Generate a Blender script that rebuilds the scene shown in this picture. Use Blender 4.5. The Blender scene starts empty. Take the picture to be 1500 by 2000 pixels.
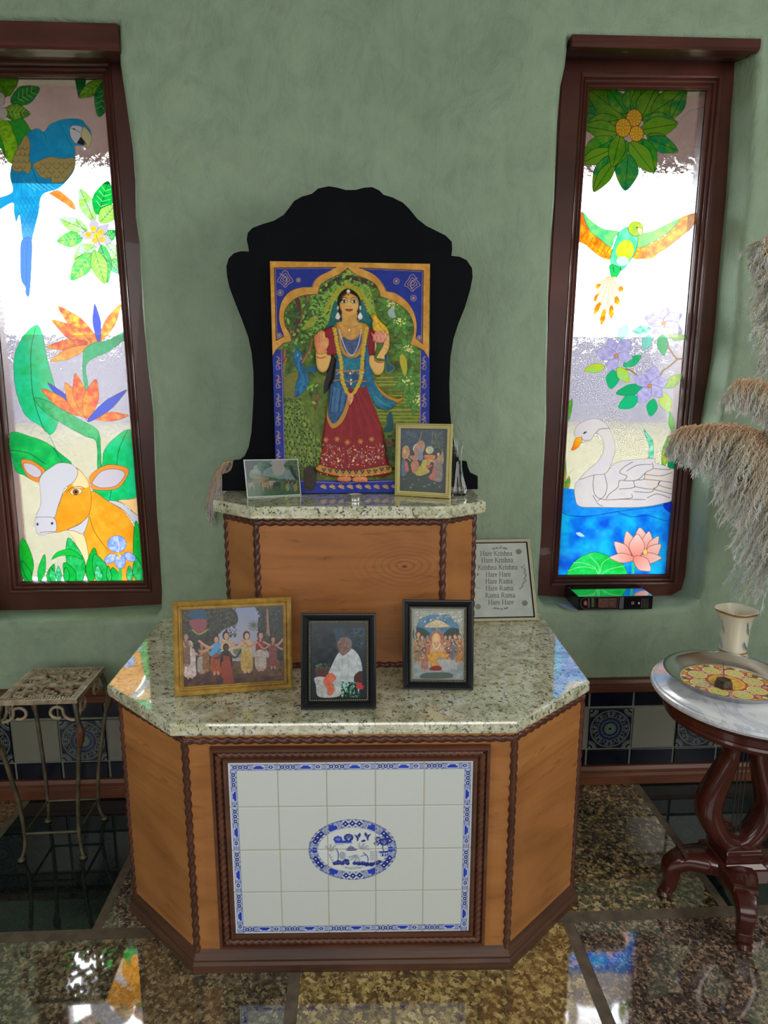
import bpy, bmesh, math, random
import numpy as np
from mathutils import Vector, Matrix
random.seed(7); rng = np.random.default_rng(11)
SC = bpy.context.scene; COL = SC.collection
# ------------------------------------------------------------------ camera
CAM = np.array([-0.0125, -2.009, 1.3338]); PIT = math.radians(-10.41); YAW = math.radians(2.544); FPX = 1255.3
fw = np.array([math.sin(YAW)*math.cos(PIT), math.cos(YAW)*math.cos(PIT), math.sin(PIT)])
rt = np.array([math.cos(YAW), -math.sin(YAW), 0.0]); up = np.cross(rt, fw)
cd = bpy.data.cameras.new('camera'); cam = bpy.data.objects.new('camera', cd); COL.objects.link(cam)
cam.matrix_world = Matrix(((rt[0], up[0], -fw[0], CAM[0]), (rt[1], up[1], -fw[1], CAM[1]), (rt[2], up[2], -fw[2], CAM[2]), (0, 0, 0, 1)))
cd.sensor_fit = 'VERTICAL'; cd.sensor_height = 36; cd.lens = FPX/2000*36; cd.clip_start = .02; cd.clip_end = 200
SC.camera = cam
def ray(u, v): return fw + rt*(u-750)/FPX - up*(v-1000)/FPX
def aty(u, v, y): d = ray(u, v); return CAM + d*(y-CAM[1])/d[1]
def atz(u, v, z): d = ray(u, v); return CAM + d*(z-CAM[2])/d[2]
def atp(u, v, p, n): d = ray(u, v); return CAM + d*(np.dot(np.array(p)-CAM, n)/np.dot(d, n))
def proj(P):
    d = np.asarray(P)-CAM; z = d@fw
    return 750+FPX*(d@rt)/z, 1000-FPX*(d@up)/z
# ------------------------------------------------------------------ world, lights, exposure
w = bpy.data.worlds.new('sky'); SC.world = w; w.use_nodes = True
bgn = w.node_tree.nodes['Background']; bgn.inputs[0].default_value = (.93, .97, 1.0, 1); bgn.inputs[1].default_value = 14.0
def area(name, loc, aim, sx, sy, power, col):
    l = bpy.data.lights.new(name, 'AREA'); l.shape = 'RECTANGLE'; l.size = sx; l.size_y = sy; l.energy = power; l.color = col
    o = bpy.data.objects.new(name, l); COL.objects.link(o); o.location = loc
    o.rotation_euler = (Vector(aim)-Vector(loc)).to_track_quat('-Z', 'Y').to_euler(); return o
area('room_fill', (0.2, -4.6, 1.8), (0, 0, .9), 3.4, 1.8, 58, (1, .98, .96))  # added fill light from behind the camera, no opening built there
area('left_side_fill', (-2.15, -2.6, 1.7), (0, -.3, .7), 1.2, 1.5, 20, (1, .98, .96))  # added fill, lifts the angled cabinet panels from the left
area('right_side_fill', (2.35, -1.7, 1.75), (.4, -.3, .7), 1.1, 1.4, 30, (1, .97, .94))  # added fill, brightens plumes, table and right angled panel
SC.view_settings.view_transform = 'Standard'; SC.view_settings.look = 'None'; SC.view_settings.exposure = 0; SC.view_settings.gamma = 1
SC.view_settings.use_curve_mapping = False
# ------------------------------------------------------------------ helpers
def lin(c):
    c = np.asarray(c, float)/255.; return np.where(c <= .04045, c/12.92, ((c+.055)/1.055)**2.4)
K = 2.0            # reflectance per display value in this room's light
def alb(c, k=None): return tuple(np.clip(lin(c)*(k or K), 0, .92)) + (1,)
def link(name, me, parent=None, mats=()):
    o = bpy.data.objects.new(name, me); COL.objects.link(o)
    for m in mats: me.materials.append(m)
    if parent is not None: o.parent = parent
    return o
def empty(name, loc=(0, 0, 0)):
    o = bpy.data.objects.new(name, None); COL.objects.link(o); o.empty_display_size = .05; o.location = loc; return o
def tag(o, label, cat, group=None):
    o['label'] = label; o['category'] = cat
    if group: o['group'] = group
    return o
def struct(o): o['kind'] = 'structure'; return o
def setw(o, parent):           # mesh coordinates are world coordinates: keep them under an offset parent
    o.parent = parent; o.matrix_parent_inverse = Matrix.Translation(parent.location).inverted(); return o
class G:
    """collects polygons of one mesh"""
    def __init__(s): s.v = []; s.f = []; s.m = []; s.mi = 0
    def add(s, vs, fs):
        n = len(s.v); s.v += [tuple(map(float, p)) for p in vs]; s.f += [tuple(i+n for i in f) for f in fs]; s.m += [s.mi]*len(fs); return s
    def box(s, a, b, M=None, bev=0):
        x0, y0, z0 = a; x1, y1, z1 = b
        vs = [(x0, y0, z0), (x1, y0, z0), (x1, y1, z0), (x0, y1, z0), (x0, y0, z1), (x1, y0, z1), (x1, y1, z1), (x0, y1, z1)]
        if M is not None: vs = [M @ Vector(p) for p in vs]
        return s.add(vs, [(3, 2, 1, 0), (4, 5, 6, 7), (0, 1, 5, 4), (1, 2, 6, 5), (2, 3, 7, 6), (3, 0, 4, 7)])
    def rings(s, rs, close=True, cap0=True, cap1=True):
        n = len(rs[0]); vs = [p for r in rs for p in r]; fs = []
        for i in range(len(rs)-1):
            for j in range(n if close else n-1):
                k = (j+1) % n; fs.append((i*n+j, i*n+k, (i+1)*n+k, (i+1)*n+j))
        if cap0: fs.append(tuple(range(n-1, -1, -1)))
        if cap1: fs.append(tuple((len(rs)-1)*n+j for j in range(n)))
        return s.add(vs, fs)
    def tube(s, pts, r, n=8, closed=False, lobes=0, twist=0, amp=.25, flat=None):
        pts = [Vector(p) for p in pts]; N = len(pts); rs = []; L = 0; pr = None
        for i, p in enumerate(pts):
            a = pts[i-1] if (i or closed) else p; b = pts[(i+1) % N] if (i < N-1 or closed) else p
            t = (b-a).normalized()
            if pr is None:
                q = Vector((0, 0, 1)) if abs(t.z) < .9 else Vector((1, 0, 0)); e1 = t.cross(q).normalized()
            else: e1 = (pr - t*pr.dot(t)).normalized()
            pr = e1; e2 = t.cross(e1)
            if i: L += (p-pts[i-1]).length
            R = r[i] if hasattr(r, '__len__') else r; ring = []
            for k in range(n):
                th = 2*math.pi*k/n; rr = R*(1+(amp*math.cos(lobes*(th-twist*L)) if lobes else 0))
                ring.append(p+e1*math.cos(th)*rr+e2*math.sin(th)*rr*(flat or 1))
            rs.append(ring)
        if closed: rs.append(rs[0])
        return s.rings(rs, True, not closed, not closed)
    def lathe(s, prof, c, n=48, sx=1, sy=1):
        rs = [[(c[0]+r*sx*math.cos(2*math.pi*k/n), c[1]+r*sy*math.sin(2*math.pi*k/n), c[2]+z) for k in range(n)] for r, z in prof]
        return s.rings(rs, True, prof[0][0] > 1e-5, prof[-1][0] > 1e-5)
    def prism(s, poly, lay):            # poly in xy (counter-clockwise), lay = [(inset, z)...]
        rs = [[(p[0], p[1], z) for p in inset(poly, d)] for d, z in lay]
        return s.rings(rs)
    def plate(s, poly, o, ex, ez, n, lay):   # poly in local 2d, lay = [(inset, depth along n)]
        o, ex, ez, n = map(Vector, (o, ex, ez, n))
        return s.rings([[o+ex*p[0]+ez*p[1]+n*h for p in inset(poly, d)] for d, h in lay])
    def build(s, name, mat, parent=None, smooth=False, bevel=0, angle=40):
        me = bpy.data.meshes.new(name); me.from_pydata(s.v, [], s.f)
        if any(s.m): me.polygons.foreach_set('material_index', s.m)
        bm = bmesh.new(); bm.from_mesh(me); bmesh.ops.recalc_face_normals(bm, faces=bm.faces); bm.to_mesh(me); bm.free()
        o = link(name, me, None, mat if isinstance(mat, (list, tuple)) else (mat,))
        if parent is not None: setw(o, parent)
        if smooth:
            me.polygons.foreach_set('use_smooth', [True]*len(me.polygons))
            try: me.set_sharp_from_angle(angle=math.radians(angle))
            except Exception: pass
        if bevel:
            b = o.modifiers.new('bevel', 'BEVEL'); b.width = bevel; b.segments = 2; b.limit_method = 'ANGLE'; b.angle_limit = math.radians(50)
        return o
def inset(poly, d):
    n = len(poly); out = []
    if abs(d) < 1e-9: return [tuple(p[:2]) for p in poly]
    for i in range(n):
        p0, p1, p2 = (Vector(poly[(i+k) % n][:2]) for k in (-1, 0, 1))
        a = (p1-p0).normalized(); b = (p2-p1).normalized(); na = Vector((-a.y, a.x)); nb = Vector((-b.y, b.x))
        m = na+nb; m = m/max(.3, m.dot(na)) if m.length > 1e-6 else na
        q = p1+m*d; out.append((q.x, q.y))
    return out
def sweep(g, path, prof, closed=False):   # path in xy, prof = [(outward offset, z)] ; outward is to the right of travel
    n = len(path); rs = []
    for i in range(n):
        p = Vector(path[i][:2]); a = Vector(path[i-1][:2]) if (i or closed) else None; b = Vector(path[(i+1) % n][:2]) if (i < n-1 or closed) else None
        ds = [(p-a).normalized() if a is not None else None, (b-p).normalized() if b is not None else None]
        ns = [Vector((d.y, -d.x)) for d in ds if d is not None]
        m = ns[0] if len(ns) == 1 else (ns[0]+ns[1])/max(.3, (ns[0]+ns[1]).dot(ns[0]))
        rs.append([(p.x+m.x*o, p.y+m.y*o, z) for o, z in prof])
    if closed: rs.append(rs[0])
    return g.rings(rs, True, not closed, not closed)
def cat(pts, n=8, closed=True):
    P = np.asarray(pts, float); N = len(P); out = []
    for i in range(N if closed else N-1):
        if closed: a, b, c, d = P[i-1], P[i], P[(i+1) % N], P[(i+2) % N]
        else: a, b, c, d = P[max(i-1, 0)], P[i], P[i+1], P[min(i+2, N-1)]
        for k in range(n):
            t = k/n; out.append(.5*((2*b)+(c-a)*t+(2*a-5*b+4*c-d)*t*t+(3*b-a-3*c+d)*t**3))
    if not closed: out.append(P[-1])
    return np.array(out)
# ------------------------------------------------------------------ materials
class M:
    def __init__(s, name, rough=.5, spec=.5, metal=0, ior=1.5, coat=0):
        s.m = bpy.data.materials.new(name); s.m.use_nodes = True; s.t = s.m.node_tree; s.p = s.t.nodes['Principled BSDF']
        s.p.inputs['Roughness'].default_value = rough; s.p.inputs['Metallic'].default_value = metal; s.p.inputs['IOR'].default_value = ior
        s.p.inputs['Specular IOR Level'].default_value = spec; s.p.inputs['Coat Weight'].default_value = coat; s._co = None
    def n(s, t, **k):
        x = s.t.nodes.new(t)
        for a, b in k.items():
            if a in x.inputs: x.inputs[a].default_value = b
            else: setattr(x, a, b)
        return x
    def l(s, a, b): s.t.links.new(a, b)
    def co(s, scale=(1, 1, 1), rot=(0, 0, 0), kind='Object'):
        c = s.n('ShaderNodeTexCoord'); m = s.n('ShaderNodeMapping'); m.inputs['Scale'].default_value = scale; m.inputs['Rotation'].default_value = rot
        s.l(c.outputs[kind], m.inputs['Vector']); return m.outputs[0]
    def noise(s, co, scale, detail=4, rough=.55, dist=0):
        x = s.n('ShaderNodeTexNoise', Scale=scale, Detail=detail, Roughness=rough, Distortion=dist); s.l(co, x.inputs['Vector']); return x.outputs['Fac']
    def ramp(s, f, stops, interp='LINEAR'):
        r = s.n('ShaderNodeValToRGB'); s.l(f, r.inputs[0]); e = r.color_ramp; e.interpolation = interp
        while len(e.elements) < len(stops): e.elements.new(.5)
        for q, (p, c) in zip(e.elements, stops): q.position = p; q.color = c if len(c) == 4 else tuple(c)+(1,)
        return r.outputs[0]
    def mix(s, f, a, b, mode='MIX'):
        x = s.n('ShaderNodeMix', data_type='RGBA', blend_type=mode)
        for i, q in ((0, f), (6, a), (7, b)):
            if hasattr(q, 'is_linked') or hasattr(q, 'links'): s.l(q, x.inputs[i])
            else: x.inputs[i].default_value = q
        return x.outputs[2]
    def col(s, c):
        if isinstance(c, tuple): s.p.inputs['Base Color'].default_value = c
        else: s.l(c, s.p.inputs['Base Color'])
        return s
    def bump(s, f, strength=.3, dist=.01):
        b = s.n('ShaderNodeBump', Strength=strength, Distance=dist); s.l(f, b.inputs['Height'])
        if s.p.inputs['Normal'].links: s.l(s.p.inputs['Normal'].links[0].from_socket, b.inputs['Normal'])
        s.l(b.outputs[0], s.p.inputs['Normal']); return s
def BW(a): return (a, a, a, 1)
def plain(name, c, rough=.5, vary=.12, scale=30, k=None, **kw):
    m = M(name, rough, **kw); a = alb(c, k); b = tuple(x*(1-vary*2) for x in a[:3])+(1,)
    m.col(m.ramp(m.noise(m.co(), scale), [(.35, b), (.65, a)])); return m.m
def m_plaster():
    m = M('green_troweled_plaster', .62, .35); c = m.co()
    f1 = m.noise(c, 2.2, 5, .6, .6); f2 = m.noise(c, 9, 6, .65, 1.2)
    base = m.ramp(f1, [(.3, alb((98, 113, 95))), (.5, alb((106, 122, 103))), (.7, alb((117, 131, 112)))])
    base = m.mix(.35, base, m.ramp(f2, [(.35, alb((88, 104, 88))), (.52, alb((108, 124, 104))), (.72, alb((122, 136, 118)))]))
    m.col(base)
    st_ = m.noise(m.co((1, 1, .45), (0, .5, 0)), 13, 8, .66, 2.6); m.col(m.mix(m.ramp(st_, [(.33, BW(.28)), (.40, BW(0)), (.62, BW(0)), (.72, BW(.22))]), base, alb((92, 106, 96))))
    m.bump(m.noise(m.co((1, 1, .55), (0, .6, 0)), 7, 8, .62, 1.6), .6, .02); m.bump(st_, .5, .008)
    m.bump(m.noise(c, 34, 5, .6, .9), .25, .006)
    r = m.ramp(f2, [(.3, BW(.5)), (.7, BW(.75))]); m.l(r, m.p.inputs['Roughness']); return m.m
def m_wood(name, c1, c2, c3, scale=(3, 3, 40), rot=(0, 0, 0), rough=.4, bump=.1, coat=.0, dist=1.0, k=None, fig=None, knot=None):
    m = M(name, rough, .4, coat=coat); c = m.co(scale, rot)
    f = m.noise(c, 1.0, 6, .6, dist); g = m.noise(m.co((2, 2, 2)), 1.6, 3, .5, .5)
    base = m.ramp(f, [(.3, alb(c1, k)), (.5, alb(c2, k)), (.68, alb(c3, k))])
    base = m.mix(.35, base, m.ramp(g, [(.35, alb(c1, k)), (.65, alb(c3, k))]))
    if fig:
        h = m.noise(m.co(tuple(q*fig for q in scale), rot), 1., 5, .7, 2.5); dk = tuple(q*.55 for q in alb(c1, k)[:3])+(1,); base = m.mix(m.ramp(h, [(.30, BW(.55)), (.42, BW(0)), (.66, BW(0)), (.8, BW(.3))]), base, dk)
    if knot:
        c = m.co((1, 1, 1.9)); dn = m.n('ShaderNodeVectorMath', operation='DISTANCE'); m.l(c, dn.inputs[0]); dn.inputs[1].default_value = (knot[0], -.003, knot[1]*1.9)
        wb = m.noise(m.co((4, 1, 8)), 2., 3); ad = m.n('ShaderNodeMath', operation='MULTIPLY_ADD'); m.l(wb, ad.inputs[0]); ad.inputs[1].default_value = .05; m.l(dn.outputs['Value'], ad.inputs[2])
        sn = m.n('ShaderNodeMath', operation='SINE'); ml = m.n('ShaderNodeMath', operation='MULTIPLY'); m.l(ad.outputs[0], ml.inputs[0]); ml.inputs[1].default_value = 320.; m.l(ml.outputs[0], sn.inputs[0])
        fo = m.ramp(dn.outputs['Value'], [(.0, BW(.6)), (.018, BW(.35)), (.09, BW(.16)), (.17, BW(0))]); rg = m.ramp(sn.outputs[0], [(.2, BW(0)), (.9, BW(1))]); mm_ = m.mix(1., fo, rg, 'MULTIPLY'); base = m.mix(mm_, base, tuple(q*.4 for q in alb(c1, k)[:3])+(1,))
        base = m.mix(m.ramp(dn.outputs['Value'], [(.004, BW(.85)), (.009, BW(0))]), base, alb((60, 30, 16), k))
    m.col(base)
    m.bump(f, bump, .002); return m.m
def m_granite(name, cols, scale, rough=.08, ior=1.8, dark=None, thr=.56, bump=0):
    m = M(name, rough, .5, ior=ior); c = m.co(); wn = m.n('ShaderNodeTexNoise', Scale=scale*3, Detail=5, Roughness=.7); m.l(c, wn.inputs['Vector'])
    ad = m.n('ShaderNodeVectorMath', operation='MULTIPLY_ADD'); m.l(wn.outputs['Color'], ad.inputs[0]); ad.inputs[1].default_value = (.9/scale,)*3; m.l(c, ad.inputs[2])
    v = m.n('ShaderNodeTexVoronoi', Scale=scale*4.2, Randomness=1.); m.l(ad.outputs[0], v.inputs['Vector']); sp_ = m.n('ShaderNodeSeparateColor'); m.l(v.outputs['Color'], sp_.inputs[0])
    f = m.noise(c, scale*.35, 6, .7, .3); s1 = m.mix(.55, sp_.outputs[0], f); base = m.ramp(s1, [(.28, alb(cols[0])), (.42, alb(cols[1])), (.55, alb(cols[2])), (.72, alb(cols[3]))])
    if dark:
        f2 = m.noise(m.co((1, 1, 1), (.3, .5, 1)), scale*2.2, 6, .8, .3); s2 = m.mix(.35, f2, sp_.outputs[1])
        base = m.mix(m.ramp(s2, [(thr-.05, BW(0)), (thr+.05, BW(.8))]), base, alb(dark))
    m.col(base); return m.m
def m_vcol(name, rough=.5, spec=.4, coat=0, bump=0, vary=.06):
    m = M(name, rough, spec, coat=coat); a = m.n('ShaderNodeVertexColor', layer_name='Col')
    g = m.noise(m.co(), 60, 3); m.col(m.mix(m.ramp(g, [(.3, BW(.0)), (.7, BW(vary))]), a.outputs[0], (.02, .02, .02, 1)))
    if bump: m.bump(m.noise(m.co(), 180, 3), bump, .002)
    return m.m
# ------------------------------------------------------------------ drawn artwork: colours are laid on the vertices of a fine grid
class Art:
    def __init__(s, x0, y0, x1, y1, k, bg=(255, 255, 255), a=1.):
        s.x0, s.y0, s.k = x0, y0, k; s.W = int((x1-x0)*k); s.H = int((y1-y0)*k)
        s.a = np.empty((s.H, s.W, 4), np.float32); s.a[..., :3] = bg; s.a[..., 3] = a; s.tr = (0, 0, 1)
        s.ns = {}
    def T(s, pts):
        ox, oy, q = s.tr; P = np.asarray(pts, float); return (P/q+np.array([ox, oy])-np.array([s.x0, s.y0]))*s.k
    def noise(s, cell):
        if cell not in s.ns:
            tot = np.zeros((s.H, s.W), np.float32); am = 1.; q = 0
            for o in range(3):
                c = cell*s.k/2**o; nh, nw = int(s.H/c)+3, int(s.W/c)+3; r = rng.random((nh, nw)).astype(np.float32)
                y = np.arange(s.H)/c; x = np.arange(s.W)/c; yi = y.astype(int); xi = x.astype(int); fy = (y-yi)[:, None]; fx = (x-xi)[None]
                fy = fy*fy*(3-2*fy); fx = fx*fx*(3-2*fx)
                a = r[yi][:, xi]*(1-fx)+r[yi][:, xi+1]*fx; b = r[yi+1][:, xi]*(1-fx)+r[yi+1][:, xi+1]*fx
                tot += am*(a*(1-fy)+b*fy); q += am; am *= .55
            s.ns[cell] = np.clip((tot/q-.5)*1.9+.5, 0, 1)
        return s.ns[cell]
    def _fill(s, P):
        x0, y0 = np.floor(P.min(0)).astype(int); x1, y1 = np.ceil(P.max(0)).astype(int)+1
        x0 = max(x0, 0); y0 = max(y0, 0); x1 = min(x1, s.W); y1 = min(y1, s.H)
        if x1 <= x0 or y1 <= y0: return None
        m = np.zeros((y1-y0, x1-x0), bool); X = np.arange(x0, x1)+.5
        for (ax, ay), (bx, by) in zip(P, np.roll(P, -1, 0)):
            if ay == by: continue
            if ay > by: ax, ay, bx, by = bx, by, ax, ay
            r0 = max(int(math.ceil(ay-.5)), y0); r1 = min(int(math.ceil(by-.5)), y1)
            if r1 <= r0: continue
            ys = np.arange(r0, r1)+.5; xc = ax+(ys-ay)*(bx-ax)/(by-ay); m[r0-y0:r1-y0] ^= X[None] > xc[:, None]
        return (slice(y0, y1), slice(x0, x1)), m
    def _put(s, sl, m, c, al=1, c2=None, cell=6, pa=1, d=None):
        reg = s.a[sl]; w = (m*al)[..., None].astype(np.float32); C = np.empty(reg.shape, np.float32); C[..., :3] = c; C[..., 3] = pa
        if c2 is not None:
            if d is None: f = s.noise(cell)[sl]
            else:
                yy, xx = np.mgrid[sl]; f = np.clip(((xx*d[0]+yy*d[1])-d[2])/d[3], 0, 1)
            C[..., :3] += (np.array(c2, np.float32)-np.array(c, np.float32))*f[..., None]
        s.a[sl] = reg*(1-w)+C*w
    def poly(s, pts, c, sm=True, ol=None, ow=.7, al=1, c2=None, cell=6, pa=1, d=None):
        P = s.T(cat(pts, 5) if sm else pts); r = s._fill(P)
        if d is not None:
            dv = np.array(d, float); dv /= np.linalg.norm(dv); pr = P@dv; d = (dv[0], dv[1], pr.min(), max(np.ptp(pr), 1e-3))
        if r and c is not None: s._put(r[0], r[1], c, al, c2, cell, pa, d)
        if ol is not None: s.line(np.vstack([P, P[:1]]), ow, ol, raw=True)
        return s
    def line(s, pts, w, c, raw=False, sm=False, al=1, w1=None):
        P = np.asarray(pts, float) if raw else s.T(cat(pts, 5, False) if sm else pts); n = len(P)-1
        for i in range(n):
            ww = w if w1 is None else w+(w1-w)*i/max(n-1, 1); R = ww*s.k/2; a, b = P[i], P[i+1]
            x0 = max(int(min(a[0], b[0])-R-1), 0); x1 = min(int(max(a[0], b[0])+R+2), s.W); y0 = max(int(min(a[1], b[1])-R-1), 0); y1 = min(int(max(a[1], b[1])+R+2), s.H)
            if x1 <= x0 or y1 <= y0: continue
            X = np.arange(x0, x1)[None]+.5; Y = np.arange(y0, y1)[:, None]+.5; d = b-a; L = max(d@d, 1e-9)
            t = np.clip(((X-a[0])*d[0]+(Y-a[1])*d[1])/L, 0, 1); D = np.hypot(X-a[0]-t*d[0], Y-a[1]-t*d[1])
            s._put((slice(y0, y1), slice(x0, x1)), np.clip(R+.5-D, 0, 1), c, al)
        return s
    def ell(s, x, y, rx, ry, c, rot=0, **k):
        t = np.linspace(0, 2*np.pi, 25 if max(rx, ry)*s.tr[2]**-1*s.k < 60 else 97)[:-1]; cr, sr = math.cos(rot), math.sin(rot); a = rx*np.cos(t); b = ry*np.sin(t)
        return s.poly(np.c_[x+a*cr-b*sr, y+a*sr+b*cr], c, sm=False, **k)
    def leaf(s, tip, base, w, c, ol=(20, 60, 20), c2=None, rib=None, vein=None, ow=.7, fat=.45, **k):
        t = np.array(tip, float); b = np.array(base, float); d = t-b; L = np.linalg.norm(d); n = np.array([-d[1], d[0]])/L*w/2
        q = b+d*fat; q2 = b+d*.78; q0 = b+d*.12
        s.poly([b, q0-n*.55, q-n, q2-n*.62, t, q2+n*.62, q+n, q0+n*.55], c, ol=ol, ow=ow, c2=c2, **k)
        if rib is not None: s.line([b, t-d*.05], ow, rib)
        if vein is not None:
            for f in (.25, .4, .55, .7):
                for sg in (-1, 1): s.line([b+d*f, b+d*(f+.12)+n*sg*.7*(1-abs(f-.45))], ow, vein)
        return s
    def petals(s, c, tips, wf, col, ol, core=None, cr=3, **k):
        for t in tips:
            L = math.dist(c, t); s.leaf(t, c, L*wf, col, ol=ol, fat=.58, **k)
        if core: s.ell(c[0], c[1], cr*s.tr[2], cr*s.tr[2], core)
        return s
    def dots(s, n, box, cols, r, ang=None, ln=0, inside=None):
        for _ in range(n):
            x = random.uniform(box[0], box[2]); y = random.uniform(box[1], box[3]); c = random.choice(cols); q = r*random.uniform(.6, 1.4)
            if inside and not inside(x, y): continue
            if ln:
                a = random.uniform(*ang); s.line([(x, y), (x+math.cos(a)*ln*q, y+math.sin(a)*ln*q)], q*2/s.tr[2], c)
            else: s.ell(x, y, q, q, c)
        return s
    def sample(s, U, V):
        if not hasattr(s, 'f'):
            a = s.a; s.f = (a+np.roll(a, 1, 0)+np.roll(a, 1, 1)+np.roll(np.roll(a, 1, 0), 1, 1))/4
        x = np.clip((U-s.x0)*s.k-.0, 0, s.W-1.01); y = np.clip((V-s.y0)*s.k-.0, 0, s.H-1.01); xi = x.astype(int); yi = y.astype(int); fx = (x-xi)[..., None]; fy = (y-yi)[..., None]; f = s.f
        return (f[yi, xi]*(1-fx)+f[yi, xi+1]*fx)*(1-fy)+(f[yi+1, xi]*(1-fx)+f[yi+1, xi+1]*fx)*fy
def sheet(name, quad, nx, ny, art, mat, parent, k=None, local=None, n=None, hgt=None, rim=.002, mask=None):
    """grid over quad TL,TR,BR,BL; colours from art by photo position (or local coordinates); hgt raises relief along n"""
    TL, TR, BR, BL = (np.array(q, float) for q in quad)
    s = np.linspace(0, 1, nx)[None, :, None]; t = np.linspace(0, 1, ny)[:, None, None]
    P = (TL*(1-s)+TR*s)*(1-t)+(BL*(1-s)+BR*s)*t
    if n is None:
        n = np.cross(BR-BL, TL-BL); n /= np.linalg.norm(n)
    n = np.asarray(n, float)
    if local is None: U, V = proj(P)
    else: U = local[0]*s[..., 0]+0*t[..., 0]; V = local[1]*t[..., 0]+0*s[..., 0]
    C = art.sample(U, V); rgb = np.clip(lin(C[..., :3])*(k or K), 0, .95)
    if hgt is not None: P = P+n*hgt(U, V)[..., None]
    V0 = P.reshape(-1, 3); cols = np.concatenate([rgb, C[..., 3:4]], 2).reshape(-1, 4)
    i = np.arange(nx*ny).reshape(ny, nx); F = np.stack([i[1:, :-1], i[1:, 1:], i[:-1, 1:], i[:-1, :-1]], -1).reshape(-1, 4)
    if mask is not None:
        mk = mask(U, V); F = F[(mk[1:, :-1] & mk[1:, 1:] & mk[:-1, 1:] & mk[:-1, :-1]).ravel()]
    else:                                    # thin rim so the sheet has an edge
        bd = np.concatenate([i[0, :-1], i[:-1, -1], i[-1, :0:-1], i[:0:-1, 0]]); m = len(bd); base = len(V0)
        V0 = np.vstack([V0, V0[bd]-n*rim]); cols = np.vstack([cols, cols[bd]]); j = np.arange(m); j2 = (j+1) % m
        F = np.vstack([F, np.stack([bd[j], bd[j2], base+j2, base+j], -1)])
    me = bpy.data.meshes.new(name); me.vertices.add(len(V0)); me.vertices.foreach_set('co', V0.astype(np.float32).ravel())
    me.loops.add(len(F)*4); me.loops.foreach_set('vertex_index', F.astype(np.int32).ravel())
    me.polygons.add(len(F)); me.polygons.foreach_set('loop_start', np.arange(0, len(F)*4, 4, dtype=np.int32)); me.polygons.foreach_set('loop_total', np.full(len(F), 4, np.int32))
    me.update(calc_edges=True)
    ca = me.color_attributes.new('Col', 'FLOAT_COLOR', 'POINT'); ca.data.foreach_set('color', cols.astype(np.float32).ravel())
    if hgt is not None: me.polygons.foreach_set('use_smooth', [True]*len(me.polygons))
    o = link(name, me, None, (mat,))
    if parent is not None: setw(o, parent)
    return o
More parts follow.
